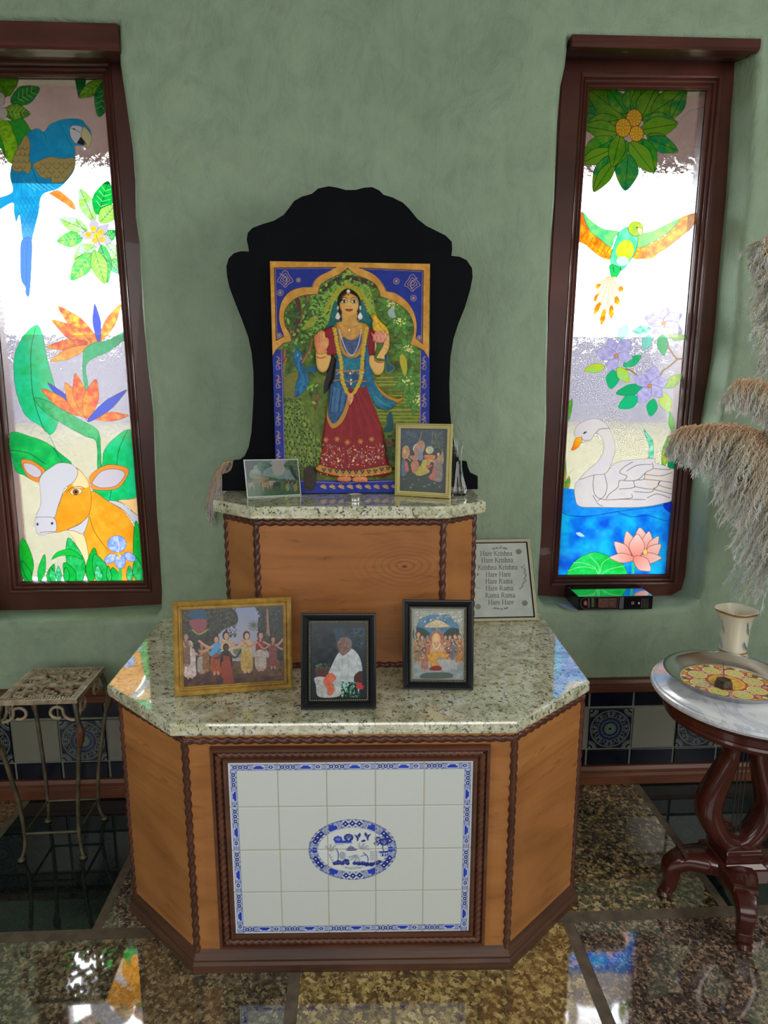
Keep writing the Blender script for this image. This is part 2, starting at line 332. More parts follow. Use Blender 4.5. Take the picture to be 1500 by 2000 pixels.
# stroke lettering with thick stems and thin serifs (unit: x-height 1, cap height 1.45)
def arc(cx, cy, rx, ry, a0, a1, n=9):
    return [(cx+rx*math.cos(math.radians(a0+(a1-a0)*i/(n-1))), cy+ry*math.sin(math.radians(a0+(a1-a0)*i/(n-1)))) for i in range(n)]
GL = {'H': (1.45, [([(.25, 0), (.25, 1.45)], 2), ([(1.15, 0), (1.15, 1.45)], 2), ([(.25, .75), (1.15, .75)], 1), ([(.08, 0), (.42, 0)], 1), ([(.08, 1.45), (.42, 1.45)], 1), ([(.98, 0), (1.32, 0)], 1), ([(.98, 1.45), (1.32, 1.45)], 1)]),
      'K': (1.42, [([(.25, 0), (.25, 1.45)], 2), ([(.3, .65), (1.1, 1.45)], 1), ([(.5, .85), (1.2, 0)], 2), ([(.08, 0), (.42, 0)], 1), ([(.08, 1.45), (.42, 1.45)], 1), ([(.9, 1.45), (1.3, 1.45)], 1), ([(1.05, 0), (1.4, 0)], 1)]),
      'R': (1.35, [([(.25, 0), (.25, 1.45)], 2), ([(.25, 1.45)]+arc(.6, 1.08, .36, .37, 90, -90)+[(.25, .71)], 1.4), ([(.6, .7), (1.15, 0)], 2), ([(.08, 0), (.42, 0)], 1), ([(.08, 1.45), (.3, 1.45)], 1), ([(1.05, 0), (1.32, 0)], 1)]),
      'a': (.92, [([(.15, .8)]+arc(.4, .72, .24, .28, 130, 0)+[(.64, .12), (.8, .02)], 1.6), ([(.62, .55), (.3, .45), (.13, .25), (.22, .03), (.45, .03), (.63, .2)], 1.3)]),
      'r': (.68, [([(.22, 0), (.22, .95)], 2), ([(.22, .7), (.38, .95), (.6, .92)], 1.5), ([(.05, 0), (.42, 0)], 1), ([(.05, .95), (.22, .95)], 1)]),
      'e': (.88, [([(.14, .55), (.74, .55)]+arc(.44, .5, .32, .48, 8, 320, 14), 1.5)]),
      'i': (.48, [([(.24, 0), (.24, .95)], 2), ([(.24, 1.3), (.24, 1.36)], 2.4), ([(.06, 0), (.42, 0)], 1), ([(.06, .95), (.24, .95)], 1)]),
      's': (.75, [([(.6, .75), (.5, .95), (.25, .95), (.14, .75), (.3, .56), (.55, .42), (.62, .2), (.45, .02), (.2, .04), (.12, .25)], 1.5)]),
      'h': (1.0, [([(.22, 0), (.22, 1.45)], 2), ([(.22, .7), (.42, .95), (.65, .92), (.77, .7), (.77, 0)], 1.7), ([(.05, 0), (.4, 0)], 1), ([(.6, 0), (.94, 0)], 1), ([(.05, 1.45), (.22, 1.45)], 1)]),
      'n': (1.0, [([(.22, 0), (.22, .95)], 2), ([(.22, .7), (.42, .95), (.65, .92), (.77, .7), (.77, 0)], 1.7), ([(.05, 0), (.4, 0)], 1), ([(.6, 0), (.94, 0)], 1), ([(.05, .95), (.22, .95)], 1)]),
      'm': (1.5, [([(.22, 0), (.22, .95)], 2), ([(.22, .7), (.4, .95), (.62, .92), (.73, .7), (.73, 0)], 1.7), ([(.73, .7), (.92, .95), (1.14, .92), (1.25, .7), (1.25, 0)], 1.7), ([(.05, 0), (.4, 0)], 1), ([(.57, 0), (.9, 0)], 1), ([(1.1, 0), (1.42, 0)], 1)]),
      ' ': (.6, [])}
def text(art, s, cx, base, xh, c, wd=None, skew=0, wt=.09):
    tw = sum(GL[q][0] for q in s); q = (wd/tw if wd else xh); x = cx-tw*q/2
    for ch in s:
        for pts, t in GL[ch][1]: art.line([(x+a*q, base-b*xh+skew*(x+a*q-cx)) for a, b in pts], wt*xh*t, c)
        x += GL[ch][0]*q
# ================================================================== THE SETTING
mt_plaster = m_plaster()
mt_dark = m_wood('dark_mahogany_wood', (48, 24, 19), (66, 33, 27), (84, 44, 36), (2, 40, 2), rough=.33, coat=.2, k=1.45)
mt_dark_h = m_wood('dark_mahogany_wood_horizontal', (48, 24, 19), (64, 32, 26), (82, 42, 34), (2, 40, 40), rough=.35, coat=.15, k=1.45)
mt_rail = m_wood('red_brown_rail_wood', (62, 32, 20), (84, 46, 28), (104, 60, 38), (2, 30, 30), rough=.4, k=1.35)
def W(u, v, y=0.): p = aty(u, v, y); return (p[0], p[2])
RX = 2.45; LX = -2.3; FY = -4.9; HZ = 2.85
holeR = [W(*p) for p in [(1113, 70), (1107, 125), (1098, 165), (1092, 234), (1088, 330), (1086, 387), (1080, 460), (1077, 510), (1074, 580), (1073, 650), (1070, 740), (1070, 824), (1066, 900), (1063, 952), (1060, 1048), (1055, 1120), (1053, 1168), (1064, 1184), (1120, 1188), (1200, 1189), (1290, 1187), (1345, 1184), (1366, 1172), (1374, 1144), (1382, 1050), (1385, 984), (1398, 880), (1411, 808), (1421, 750), (1430, 696), (1438, 633), (1445, 540), (1454, 448), (1463, 357), (1469, 264), (1475, 172), (1480, 125), (1482, 76)]]
holeL = [W(*p) for p in [(229, 42), (231, 120), (240, 180), (248, 235), (255, 285), (260, 350), (261, 420), (269, 475), (271, 525), (273, 560), (275, 600), (278, 640), (285, 712), (292, 770), (296, 811), (299, 910), (301, 960), (303, 1009), (308, 1070), (310, 1108), (313, 1160), (312, 1192), (304, 1203), (230, 1207), (165, 1211), (80, 1214), (0, 1216), (-70, 1216)]][::-1]
zt = W(229, 42)[1]; xl = -1.235
holeL = [(xl, zt), (xl+.01, 1.7), (xl-.004, 1.2), (xl+.006, .8), (xl+.02, .64)]+holeL
def ccw(p): return p if sum(p[i-1][0]*p[i][1]-p[i][0]*p[i-1][1] for i in range(len(p))) > 0 else p[::-1]
bm = bmesh.new(); loops = []; g = G(); B = .022
outer = [(LX-.2, -.01), (RX+.2, -.01), (RX+.2, HZ+.05), (LX-.2, HZ+.05)]
for poly in (outer, ccw(holeL), ccw(holeR)):
    fr = poly if poly is outer else inset(poly, -B)
    vs = [bm.verts.new((x, 0, z)) for x, z in fr]; loops += [bm.edges.new((vs[i-1], vs[i])) for i in range(len(vs))]
    if poly is not outer:
        pr = [(-B*(1-math.sin(a)), B*(1-math.cos(a))) for a in [math.radians(q) for q in (0, 18, 36, 54, 72, 90)]]
        g.rings([[(x, h, z) for x, z in inset(poly, d)] for d, h in pr+[(0, .22)]], True, False, False)
bmesh.ops.triangle_fill(bm, edges=loops, use_beauty=True)
g.add([v.co for v in bm.verts], [tuple(v.index for v in f.verts) for f in bm.faces]) if not bm.verts.index_update() else 0
bm.free(); struct(g.build('wall_back', mt_plaster, smooth=True, angle=30))
mt_pl2 = plain('room_paint', (96, 104, 92), .85)
struct(G().box((LX-.1, FY, 0), (LX, 0, HZ)).build('wall_left', mt_pl2)); struct(G().box((RX, FY, 0), (RX+.1, 0, HZ)).build('wall_right', mt_pl2))
struct(G().box((LX-.1, FY-.1, 0), (RX+.1, FY, HZ)).build('wall_front', mt_pl2)); struct(G().box((LX-.1, FY-.1, HZ), (RX+.1, .2, HZ+.08)).build('ceiling', mt_pl2))
# floor slabs
mg = [m_granite('blackish_green_polished_granite', [(6, 11, 11), (9, 16, 15), (13, 22, 21), (26, 38, 35)], 90, .05, 1.65),
      m_granite('golden_brown_granite', [(26, 26, 22), (82, 70, 48), (122, 102, 68), (160, 138, 100)], 30, .05, 2.2, (22, 24, 22), .5),
      m_granite('grey_green_granite', [(42, 42, 33), (78, 72, 54), (102, 92, 70), (130, 118, 92)], 30, .04, 2.6, (30, 30, 26), .53),
      m_granite('pinkish_brown_granite', [(34, 31, 30), (84, 70, 58), (114, 94, 78), (146, 124, 104)], 40, .05, 2.6, (26, 28, 30), .51),
      m_granite('yellow_granite', [(70, 58, 34), (112, 96, 56), (142, 122, 74), (168, 150, 102)], 26, .05, 2.2, (60, 42, 26), .53),
      plain('brown_grey_grout', (84, 74, 62), .7, .2), m_granite('tan_granite', [(60, 46, 30), (92, 74, 50), (108, 88, 60), (128, 106, 78)], 34, .05, 2.2, (44, 36, 26), .55)]
g = G(); g.mi = 5; g.add([(LX-.1, FY, -.001), (RX+.1, FY, -.001), (RX+.1, .1, -.001), (LX-.1, .1, -.001)], [(0, 1, 2, 3)])
for x0, x1, y0, y1, m in [(LX-.1, -1.13, -.565, .05, 6), (-1.105, -.69, -.565, .05, 0), (-.665, 0, -.565, .05, 3), (.02, .94, -.565, .05, 1), (.965, RX+.1, -.565, .05, 0),
                          (LX-.1, -.975, -1.3, -.6, 0), (-.955, -.178, -1.3, -.6, 2), (-.150, .508, -1.3, -.6, 4), (.538, 1.22, -1.3, -.6, 3), (1.24, RX+.1, -1.3, -.6, 6),
                          (LX-.1, -.6, -2.1, -1.33, 4), (-.57, .2, -2.1, -1.33, 3), (.23, 1.1, -2.1, -1.33, 0), (1.13, RX+.1, -2.1, -1.33, 2), (LX-.1, .1, FY, -2.13, 1), (.13, RX+.1, FY, -2.13, 2)]:
    if x0 == LX-.1 and y0 == -1.3: m = 2
    g.mi = m; g.rings([[(a, b, z) for a, b in inset([(x0, y0), (x1, y0), (x1, y1), (x0, y1)], d)] for d, z in ((0, -.001), (.0, .0))], True, False, True)
struct(g.build('floor', mg))
# wainscot: top rail, tiles, baseboard
for nm, z0, z1, d in (('trim_1', .343, .388, .03), ('baseboard_back', 0, .069, .03)):
    g = G(); pr = [(0, z0), (-d*.8, z0), (-d, z0+.005), (-d, z0+(z1-z0)*.55), (-d*.8, z0+(z1-z0)*.62), (-d*.85, z1-.012), (-d*.6, z1-.002), (0, z1)]
    g.rings([[(x, y, z) for y, z in pr] for x in (LX, RX)]); struct(g.build(nm, mt_rail, bevel=.001))
mt_tb = plain('cobalt_glazed_tile', (8, 13, 32), .22, .25, 40, k=1., spec=.3); mt_tw = plain('cream_glazed_tile', (104, 104, 92), .2, .02, 12, k=1.35); mt_gr = plain('pale_grout', (104, 108, 98), .7, .1, 40, k=1.35)
mt_v = m_vcol('glazed_painted_tile', .2, .5)
g = G(); g.mi = 2; g.box((LX, -.008, .069), (RX, 0, .343))
P_ = .153; tiles = []
def rect_tile(x0, x1, z0, z1, mi):
    g.mi = mi; g.rings([[(a, y, b) for a, b in inset([(x0, z0), (x1, z0), (x1, z1), (x0, z1)], d)] for d, y in ((0, -.006), (0, -.012), (.0015, -.0135))], True, False, True)
for k in range(-9, 20):
    for org, lo, hi in ((.775, .0, RX), (-.995, LX, 0)):
        a = org+P_*k; b = a+P_
        if b > hi or a < lo: continue
        for z0, z1 in ((.069, .127), (.287, .343)): rect_tile(a+.004, b-.004, z0+.001, z1-.001, 0)
        orn = k % 2 == 0; rect_tile(a+.003, b-.003, .1325, .2785, 0 if orn else 1)
        if orn and (.7 < a < 1.3 or -1.4 < a < -.9): tiles.append(a)
tb = struct(g.build('trim_2', [mt_tb, mt_tw, mt_gr]))
ta = Art(0, 0, 100, 100, 4, (8, 13, 30)); lc = (104, 116, 106); lc2 = (66, 76, 92)
for r, q in ((47, 1.3), (45, .6), (30, 1.3), (16.5, 1.0)): ta.line([(50+r*math.cos(t), 50+r*math.sin(t)) for t in np.linspace(0, 6.2832, 60)], q, lc)
ta.ell(50, 50, 26, 26, (22, 32, 62)); ta.ell(50, 50, 16, 16, (12, 22, 36))
for k in range(16):
    t = k*math.pi/8; ta.leaf((50+15*math.cos(t), 50+15*math.sin(t)), (50+4*math.cos(t), 50+4*math.sin(t)), 5, (60, 84, 60), ol=lc, ow=.6)
for k in range(30):
    t = k*math.pi/15; ta.ell(50+21*math.cos(t), 50+21*math.sin(t), 1.1, 1.5, lc); ta.ell(50+26*math.cos(t+.1), 50+26*math.sin(t+.1), 1., 1., lc2)
for k in range(8):
    t0 = k*math.pi/4
    for sg in (1, -1):
        ta.line([(50+r*math.cos(t0+sg*a), 50+r*math.sin(t0+sg*a)) for a, r in ((.02, 34), (.12, 33), (.2, 36), (.16, 40), (.08, 39), (.1, 36.5))], 1.5, lc, sm=True)
        ta.line([(50+r*math.cos(t0+sg*a), 50+r*math.sin(t0+sg*a)) for a, r in ((.02, 43), (.14, 43), (.28, 41), (.34, 36), (.38, 33))], 1.0, lc, sm=True)
for cx, cy in ((0, 0), (100, 0), (0, 100), (100, 100)):
    for r, q in ((12, 2), (19, 1)): ta.line([(cx+r*math.cos(t), cy+r*math.sin(t)) for t in np.linspace(0, 6.2832, 40)], q, lc)
    for k in range(24): t = k*math.pi/12; ta.ell(cx+15.6*math.cos(t), cy+15.6*math.sin(t), 1.6, 1.6, lc)
    ta.ell(cx, cy, 6, 6, (90, 100, 70))
for a in tiles: sheet('ornamental_tile', [(a+.0045, -.0142, .277), (a+P_-.0045, -.0142, .277), (a+P_-.0045, -.0142, .134), (a+.0045, -.0142, .134)], 110, 110, ta, mt_v, tb, k=1.35, local=(100, 100))
# outside the windows
mt_out = plain('pale_olive_ground', (205, 198, 160), .9, .08, 2, k=.11, spec=0); mt_wallo = plain('lilac_grey_garden_wall', (205, 198, 215), .9, .1, 3, k=.12, spec=0); mt_sof = plain('brown_eave_boards', (150, 120, 112), .8, .1, 6, k=.42, spec=0)
struct(G().box((-60, .23, -.4), (60, 60, -.3)).build('ground', mt_out)); struct(G().box((-60, 36, -.3), (60, 36.4, 4.6)).build('garden_wall', mt_wallo))
g = G(); g.box((-4, .23, 2.42), (4, 1.55, 2.5)); g.box((-4, 1.5, 2.38), (4, 1.56, 2.52)); g.box((-4, .225, 2.3), (4, .28, 2.42)); struct(g.build('roof_eave', mt_sof))
# windows: glass quads on the wall plane
YG = .15
def gq(pts): return [aty(u, v, YG) for u, v in pts]
qL = gq([(-52, 150), (204, 152), (283, 1135), (42, 1137)]); qR = gq([(1147, 173), (1382, 175), (1300, 1122), (1087, 1124)])
mg_ = bpy.data.materials.new('painted_textured_glass'); mg_.use_nodes = True; t = mg_.node_tree; t.nodes.clear()
mw = M.__new__(M); mw.m = mg_; mw.t = t
out = mw.n('ShaderNodeOutputMaterial'); vc = mw.n('ShaderNodeVertexColor', layer_name='Col'); co = mw.co()
nz = mw.noise(mw.co((1, 1, .7)), 48, 3, .6, 1.5); bp = mw.n('ShaderNodeBump', Strength=.55, Distance=.006); mw.l(nz, bp.inputs['Height'])
rf = mw.n('ShaderNodeBsdfRefraction', IOR=1.18, Roughness=.1, Color=(.97, .97, 1, 1)); mw.l(bp.outputs[0], rf.inputs['Normal'])
tr = mw.n('ShaderNodeBsdfTransparent', Color=(.93, .93, .95, 1)); c0_ = mw.n('ShaderNodeMixShader', Fac=.6); mw.l(tr.outputs[0], c0_.inputs[1]); mw.l(rf.outputs[0], c0_.inputs[2]); tw_ = mw.n('ShaderNodeBsdfTranslucent', Color=(.9, .93, .95, 1)); cl = mw.n('ShaderNodeMixShader', Fac=.035); mw.l(c0_.outputs[0], cl.inputs[1]); mw.l(tw_.outputs[0], cl.inputs[2])
tc = mw.n('ShaderNodeBsdfTransparent'); tl = mw.n('ShaderNodeBsdfTranslucent'); pm = mw.n('ShaderNodeMixShader', Fac=.8)
mw.l(vc.outputs[0], tc.inputs[0]); mw.l(vc.outputs[0], tl.inputs[0]); mw.l(tc.outputs[0], pm.inputs[1]); mw.l(tl.outputs[0], pm.inputs[2])
mx = mw.n('ShaderNodeMixShader'); mw.l(vc.outputs[1], mx.inputs[0]); mw.l(cl.outputs[0], mx.inputs[1]); mw.l(pm.outputs[0], mx.inputs[2])
gs = mw.n('ShaderNodeBsdfGlossy', Roughness=.1); m2 = mw.n('ShaderNodeMixShader', Fac=.05); mw.l(mx.outputs[0], m2.inputs[1]); mw.l(gs.outputs[0], m2.inputs[2]); mw.l(m2.outputs[0], out.inputs[0])
KG = .36
GN, GO, LM, TE = (10, 150, 60), (70, 130, 20), (120, 185, 40), (20, 165, 110)
DK = (25, 60, 30)
# ---- left window artwork (macaw, plumeria, bird of paradise, cow)
A = Art(-66, 140, 296, 1150, 3, (255, 255, 255), 0); A.tr = (0, 0, 3.333)
def LF(tip, base, w, c, c2=None, v=(200, 230, 120)): A.leaf(tip, base, w, c, ol=DK, c2=c2 or LM, ow=.8, rib=DK, vein=v, cell=9)
A.poly([(-200, 500), (125, 505), (110, 560), (70, 620), (20, 640), (-200, 640)], GO, ol=DK, c2=(110, 170, 30), sm=False)
LF((258, 572), (70, 665), 125, (30, 130, 60), (60, 150, 50)); A.ell(5, 645, 28, 45, (195, 188, 180), ol=DK)
LF((195, 740), (20, 725), 115, GO, (130, 180, 50)); A.ell(18, 735, 32, 38, (200, 195, 185), ol=DK)
A.poly([(-150, 770), (50, 785), (100, 780), (150, 775), (205, 855), (175, 890), (120, 950), (85, 1062), (40, 1030), (0, 960), (-60, 900)], (30, 150, 50), ol=DK, c2=(60, 160, 40))
A.poly([(-150, 770), (40, 785), (90, 870), (115, 960), (85, 1062), (40, 1030), (0, 890)], (110, 165, 20), ol=DK, c2=(150, 215, 30))
for k in range(9): A.line([(-40+k*14, 800+k*22), (10+k*12, 780+k*24)], .8, (180, 220, 90))
A.poly([(487, 512), (560, 512), (555, 560), (510, 635)], (20, 110, 50), ol=DK, sm=False); LF((510, 635), (690, 520), 95, (110, 160, 20)); LF((645, 762), (700, 520), 120, (10, 120, 60), (40, 160, 70))
TQ = (28, 165, 212)
A.poly([(170, 880), (205, 850), (250, 838), (285, 858), (320, 815), (380, 785), (460, 772), (530, 780), (560, 815), (590, 850), (592, 900), (545, 945), (500, 945), (485, 960), (490, 1010), (485, 1100), (440, 1170), (375, 1230), (275, 1270), (250, 1390), (215, 1530), (205, 1560), (150, 1560), (135, 1450), (125, 1400), (105, 1445), (90, 1380), (80, 1320), (-30, 1375), (-30, 1300), (80, 1250), (65, 1150), (80, 1060), (120, 960)], TQ, ol=(15, 60, 90), c2=(20, 140, 200), cell=14)
A.line([(285, 858), (298, 890), (300, 920)], .9, (10, 80, 120)); A.line([(200, 1070), (240, 1180), (310, 1250)], .9, (10, 80, 120)); A.line([(380, 790), (440, 900), (470, 955)], .7, (10, 100, 140))
OLV = (168, 150, 92)
A.poly([(165, 880), (190, 910), (197, 960), (190, 1030), (205, 1080), (185, 1130), (150, 1110), (125, 1120), (80, 1100), (90, 1020), (130, 940)], OLV, ol=(90, 75, 40))
A.poly([(215, 1070), (270, 1040), (330, 1020), (400, 1032), (485, 1030), (480, 1100), (420, 1180), (380, 1190), (335, 1190), (330, 1160), (280, 1160), (240, 1120)], OLV, ol=(90, 75, 40))
for y, xs in ((1060, (280, 340, 400, 455)), (1085, (250, 310, 370, 430)), (1115, (275, 335, 400)), (1145, (320, 370, 420)), (960, (130, 165)), (1000, (115, 150, 175)), (1045, (105, 140, 175)), (1085, (110, 150))):
    for x in xs: A.line([(x-18, y-4), (x-8, y+12), (x+8, y+12), (x+16, y-2)], .9, (110, 92, 50), sm=True)
for r in range(9):
    for c in range(5): x = 130+c*28-(r % 2)*12+r*3; y = 1290+r*30; A.line([(x-12, y-10), (x-6, y+10), (x+6, y+10), (x+12, y-10)], .8, (12, 110, 165), sm=True)
for r in range(5): A.line([(90+r*25, 1130+r*10), (60+r*40, 1270)], .7, (12, 110, 165)); A.line([(160+r*38, 1180+r*5), (230+r*35, 1240)], .7, (160, 220, 240))
A.poly([(455, 830), (490, 815), (540, 830), (535, 880), (515, 920), (492, 935), (460, 890)], (212, 210, 218), ol=(60, 60, 60)); A.line([(460, 832), (490, 845), (520, 862)], .9, (60, 60, 60)); A.ell(482, 840, 7, 5, (40, 40, 40))
A.poly([(545, 825), (575, 850), (597, 890), (590, 935), (570, 965), (558, 930), (528, 885)], (212, 196, 150), ol=(70, 60, 40)); A.poly([(500, 932), (525, 890), (552, 925), (545, 945)], (35, 32, 32), sm=False)
A.poly([(140, 1565), (205, 1555), (207, 1700), (195, 1900), (180, 1932), (165, 1905), (165, 1870), (137, 1820), (132, 1700)], (18, 112, 215), ol=(10, 50, 120)); A.line([(176, 1570), (170, 1870)], .8, (10, 60, 140))
A.poly([(320, 1258), (375, 1238), (420, 1265), (480, 1320), (487, 1368), (420, 1325), (350, 1280)], (240, 125, 40), ol=(90, 50, 20), c2=(250, 170, 90))
PB, PG = (190, 240, 205), (8, 205, 70)
for tip, base, wd, c in (((520, 1228), (615, 1440), 105, PB), ((705, 1178), (640, 1400), 135, PG), ((750, 1335), (650, 1450), 110, (170, 220, 110)), ((385, 1425), (570, 1500), 95, PB), ((370, 1570), (540, 1550), 105, (10, 190, 80)),
                         ((480, 1690), (620, 1600), 120, (170, 235, 200)), ((460, 1825), (600, 1650), 120, (5, 200, 60)), ((750, 1500), (680, 1560), 80, PG), ((790, 1700), (690, 1590), 100, PB), ((800, 1790), (730, 1690), 90, (60, 200, 150)), ((700, 1845), (660, 1590), 95, PG), ((683, 1850), (615, 1630), 110, (120, 195, 40))): LF(tip, base, wd, c, (150, 215, 70) if c != PG else (10, 170, 70), (215, 245, 190))
A.petals((628, 1535), [(600, 1418), (708, 1458), (732, 1578), (640, 1626), (515, 1532)], .55, (188, 184, 198), (90, 90, 100), (255, 200, 0), 6)
for x, y in ((608, 1490), (655, 1512), (665, 1560), (615, 1568), (575, 1528)): A.ell(x, y, 22, 17, (255, 200, 10), c2=(255, 170, 0))
A.line([(625, 1530), (690, 1690), (760, 1760)], .8, DK); A.line([(485, 1365), (500, 1440), (560, 1510)], .8, DK)
A.tr = (0, 580, 3.03)
A.poly([(220, 163), (255, 230), (275, 340), (300, 440), (335, 560), (350, 680), (335, 770), (298, 815), (240, 765), (150, 700), (95, 560), (80, 400), (100, 300), (150, 215)], (12, 185, 100), ol=DK, c2=(30, 205, 150), cell=14)
A.poly([(60, 808), (180, 825), (280, 865), (370, 935), (425, 990), (330, 1010), (250, 1060), (200, 1085), (140, 1055), (85, 1015)], (10, 170, 80), ol=DK, c2=(30, 200, 90), cell=14)
A.line([(50, 905), (170, 925), (270, 990)], .9, DK, sm=True)
A.poly([(755, 783), (800, 830), (812, 1000), (818, 1165), (740, 1205), (640, 1205), (555, 1160), (560, 1050), (605, 990), (612, 920), (660, 850)], (12, 185, 85), ol=DK, c2=(30, 210, 140), cell=14); A.line([(755, 790), (705, 900), (690, 1000)], .8, DK, sm=True); A.line([(660, 1140), (650, 1205)], .8, DK)
def BP(tip, base, w, c, c2): A.leaf(tip, base, w, c, ol=(130, 70, 20), c2=c2, ow=.9, cell=9, fat=.5)
OR, RD, BL = (255, 170, 10), (235, 60, 10), (18, 50, 200)
for tip, base, wd, c, c2 in (((340, 52), (585, 280), 85, (255, 190, 20), RD), ((305, 135), (540, 285), 80, (250, 180, 20), RD), ((272, 298), (520, 270), 62, (225, 30, 15), OR), ((298, 380), (520, 290), 62, (250, 130, 20), (255, 190, 60)), ((714, 42), (590, 262), 66, (255, 190, 30), (240, 100, 20)), ((560, 38), (585, 268), 50, BL, (20, 70, 215))): BP(tip, base, wd, c, c2)
A.poly([(490, 370), (500, 310), (560, 270), (640, 255), (740, 203), (742, 245), (640, 325), (560, 360), (515, 395), (508, 440), (522, 520), (512, 565), (490, 470)], (40, 190, 125), ol=DK, c2=(20, 170, 100))
A.line([(212, 178), (185, 300), (183, 420), (195, 580), (235, 720), (295, 855), (345, 940), (375, 985)], 1.0, DK, sm=True); A.line([(290, 815), (330, 900), (365, 975)], 1.8, (20, 150, 90), sm=True)
for tip, base, wd, c, c2 in (((282, 508), (455, 672), 46, BL, BL), ((242, 542), (465, 700), 62, OR, RD), ((385, 505), (495, 712), 82, (255, 175, 30), (240, 110, 20)), ((445, 450), (500, 700), 80, OR, RD), ((567, 485), (510, 722), 92, OR, RD), ((762, 702), (550, 715), 56, (255, 190, 20), RD), ((750, 550), (518, 738), 60, BL, (20, 70, 210))): BP(tip, base, wd, c, c2)
A.poly([(205, 598), (280, 615), (380, 672), (480, 728), (560, 770), (590, 810), (597, 900), (600, 1010), (577, 1020), (575, 900), (560, 845), (510, 828), (400, 770), (280, 690), (230, 645)], (55, 190, 115), ol=DK, c2=(20, 160, 80))
CO, CW, OLc = (238, 150, 30), (206, 204, 212), (95, 60, 30)
A.poly([(700, 1205), (760, 1198), (830, 1200), (835, 1330), (760, 1240)], (250, 205, 140), ol=OLc); A.poly([(640, 1208), (710, 1215), (770, 1260), (835, 1320), (838, 1420), (800, 1350), (735, 1265)], CW, ol=OLc)
A.poly([(538, 1150), (640, 1210), (725, 1262), (782, 1340), (812, 1420), (825, 1560), (815, 1690), (660, 1690), (520, 1680), (498, 1400), (528, 1290)], CO, ol=OLc, c2=(255, 175, 50), cell=14)
A.poly([(390, 1378), (440, 1385), (492, 1402), (520, 1500), (525, 1620), (460, 1510), (435, 1430)], (252, 215, 165), ol=OLc); A.poly([(400, 1378), (470, 1345), (525, 1298), (495, 1398), (440, 1385)], CW, ol=OLc)
A.line([(530, 1300), (555, 1380), (600, 1450), (640, 1500)], .9, OLc, sm=True)
A.poly([(125, 968), (180, 966), (240, 1000), (268, 1028), (247, 1060), (225, 1098), (160, 1060)], (235, 140, 50), ol=OLc); A.poly([(140, 985), (190, 990), (235, 1020), (245, 1050), (215, 1070), (160, 1040)], (205, 195, 205), ol=OLc)
A.poly([(530, 1060), (590, 1010), (660, 992), (758, 1015), (745, 1075), (690, 1135), (560, 1142), (535, 1110)], (238, 150, 60), ol=OLc); A.poly([(552, 1085), (600, 1032), (680, 1018), (740, 1045), (690, 1115), (600, 1130), (548, 1108)], (206, 196, 208), ol=OLc)
A.poly([(440, 1010), (500, 1055), (530, 1110), (540, 1200), (525, 1290), (470, 1342), (400, 1375), (330, 1395), (335, 1340), (310, 1305), (345, 1240), (370, 1170), (400, 1125)], CO, ol=OLc, c2=(250, 165, 45), cell=12)
A.poly([(455, 1025), (500, 1060), (525, 1120), (480, 1130), (430, 1120)], (252, 214, 160), sm=True)
A.poly([(232, 1090), (252, 1045), (300, 1010), (350, 982), (420, 988), (456, 1020), (458, 1055), (430, 1100), (385, 1130), (365, 1180), (340, 1250), (315, 1310), (215, 1305), (240, 1230), (238, 1150)], CW, ol=OLc)
A.poly([(208, 1312), (260, 1302), (318, 1308), (335, 1345), (330, 1388), (290, 1400), (245, 1412), (212, 1385)], (206, 202, 212), ol=OLc); A.ell(222, 1345, 6, 9, (60, 50, 50)); A.ell(308, 1340, 7, 8, (60, 50, 50)); A.line([(235, 1395), (290, 1388), (325, 1390)], .8, OLc)
A.ell(450, 1152, 36, 20, (240, 210, 160), rot=-.15, ol=OLc); A.ell(448, 1154, 17, 16, (150, 95, 40), ol=(60, 40, 20)); A.ell(448, 1154, 7, 8, (30, 20, 15)); A.line([(395, 1155), (425, 1128), (475, 1122), (500, 1135)], 1.0, OLc, sm=True)
for tip, bx, wd, c in (((135, 1425), 165, 95, (30, 190, 30)), ((128, 1560), 190, 40, (20, 190, 60)), ((265, 1522), 232, 46, (40, 195, 80)), ((320, 1578), 285, 46, (30, 190, 60)), ((300, 1600), 320, 40, (90, 215, 160)), ((345, 1590), 350, 36, (110, 210, 180)), ((405, 1425), 480, 110, (50, 195, 110)), ((378, 1570), 440, 70, (10, 185, 60)), ((390, 1600), 395, 40, (30, 190, 90)), ((558, 1485), 535, 74, (10, 185, 50)), ((558, 1522), 625, 90, (40, 190, 100)), ((575, 1590), 590, 50, (120, 215, 185)), ((805, 1325), 838, 70, (10, 190, 60)), ((805, 1540), 822, 60, (60, 200, 120)), ((765, 1590), 770, 40, (110, 215, 180)), ((665, 1600), 690, 55, (20, 190, 80)), ((640, 1590), 650, 30, (60, 200, 110))):
    A.leaf(tip, (bx, 1690), wd, c, ol=DK, c2=(10, 170, 60), ow=.9, fat=.4)
A.poly([(303, 1556), (335, 1512), (395, 1492), (450, 1508), (488, 1552), (440, 1535), (380, 1530), (340, 1540)], (20, 190, 60), ol=DK)
A.poly([(702, 1600), (722, 1600), (724, 1680), (700, 1680)], (60, 190, 90), sm=False)
IB = (120, 155, 235)
for x, y, a, b, r in ((692, 1462, 56, 50, 0), (655, 1548, 40, 26, -.5), (768, 1538, 38, 24, .5), (712, 1565, 32, 42, 0)): A.ell(x, y, a, b, IB, rot=r, ol=(60, 80, 170), c2=(190, 205, 250), cell=5)
A.line([(692, 1420), (705, 1470), (700, 1520)], 1, (230, 235, 255)); A.ell(708, 1535, 8, 16, (240, 200, 80)); A.ell(672, 1530, 12, 5, (240, 200, 80), rot=-.6)
artL = A
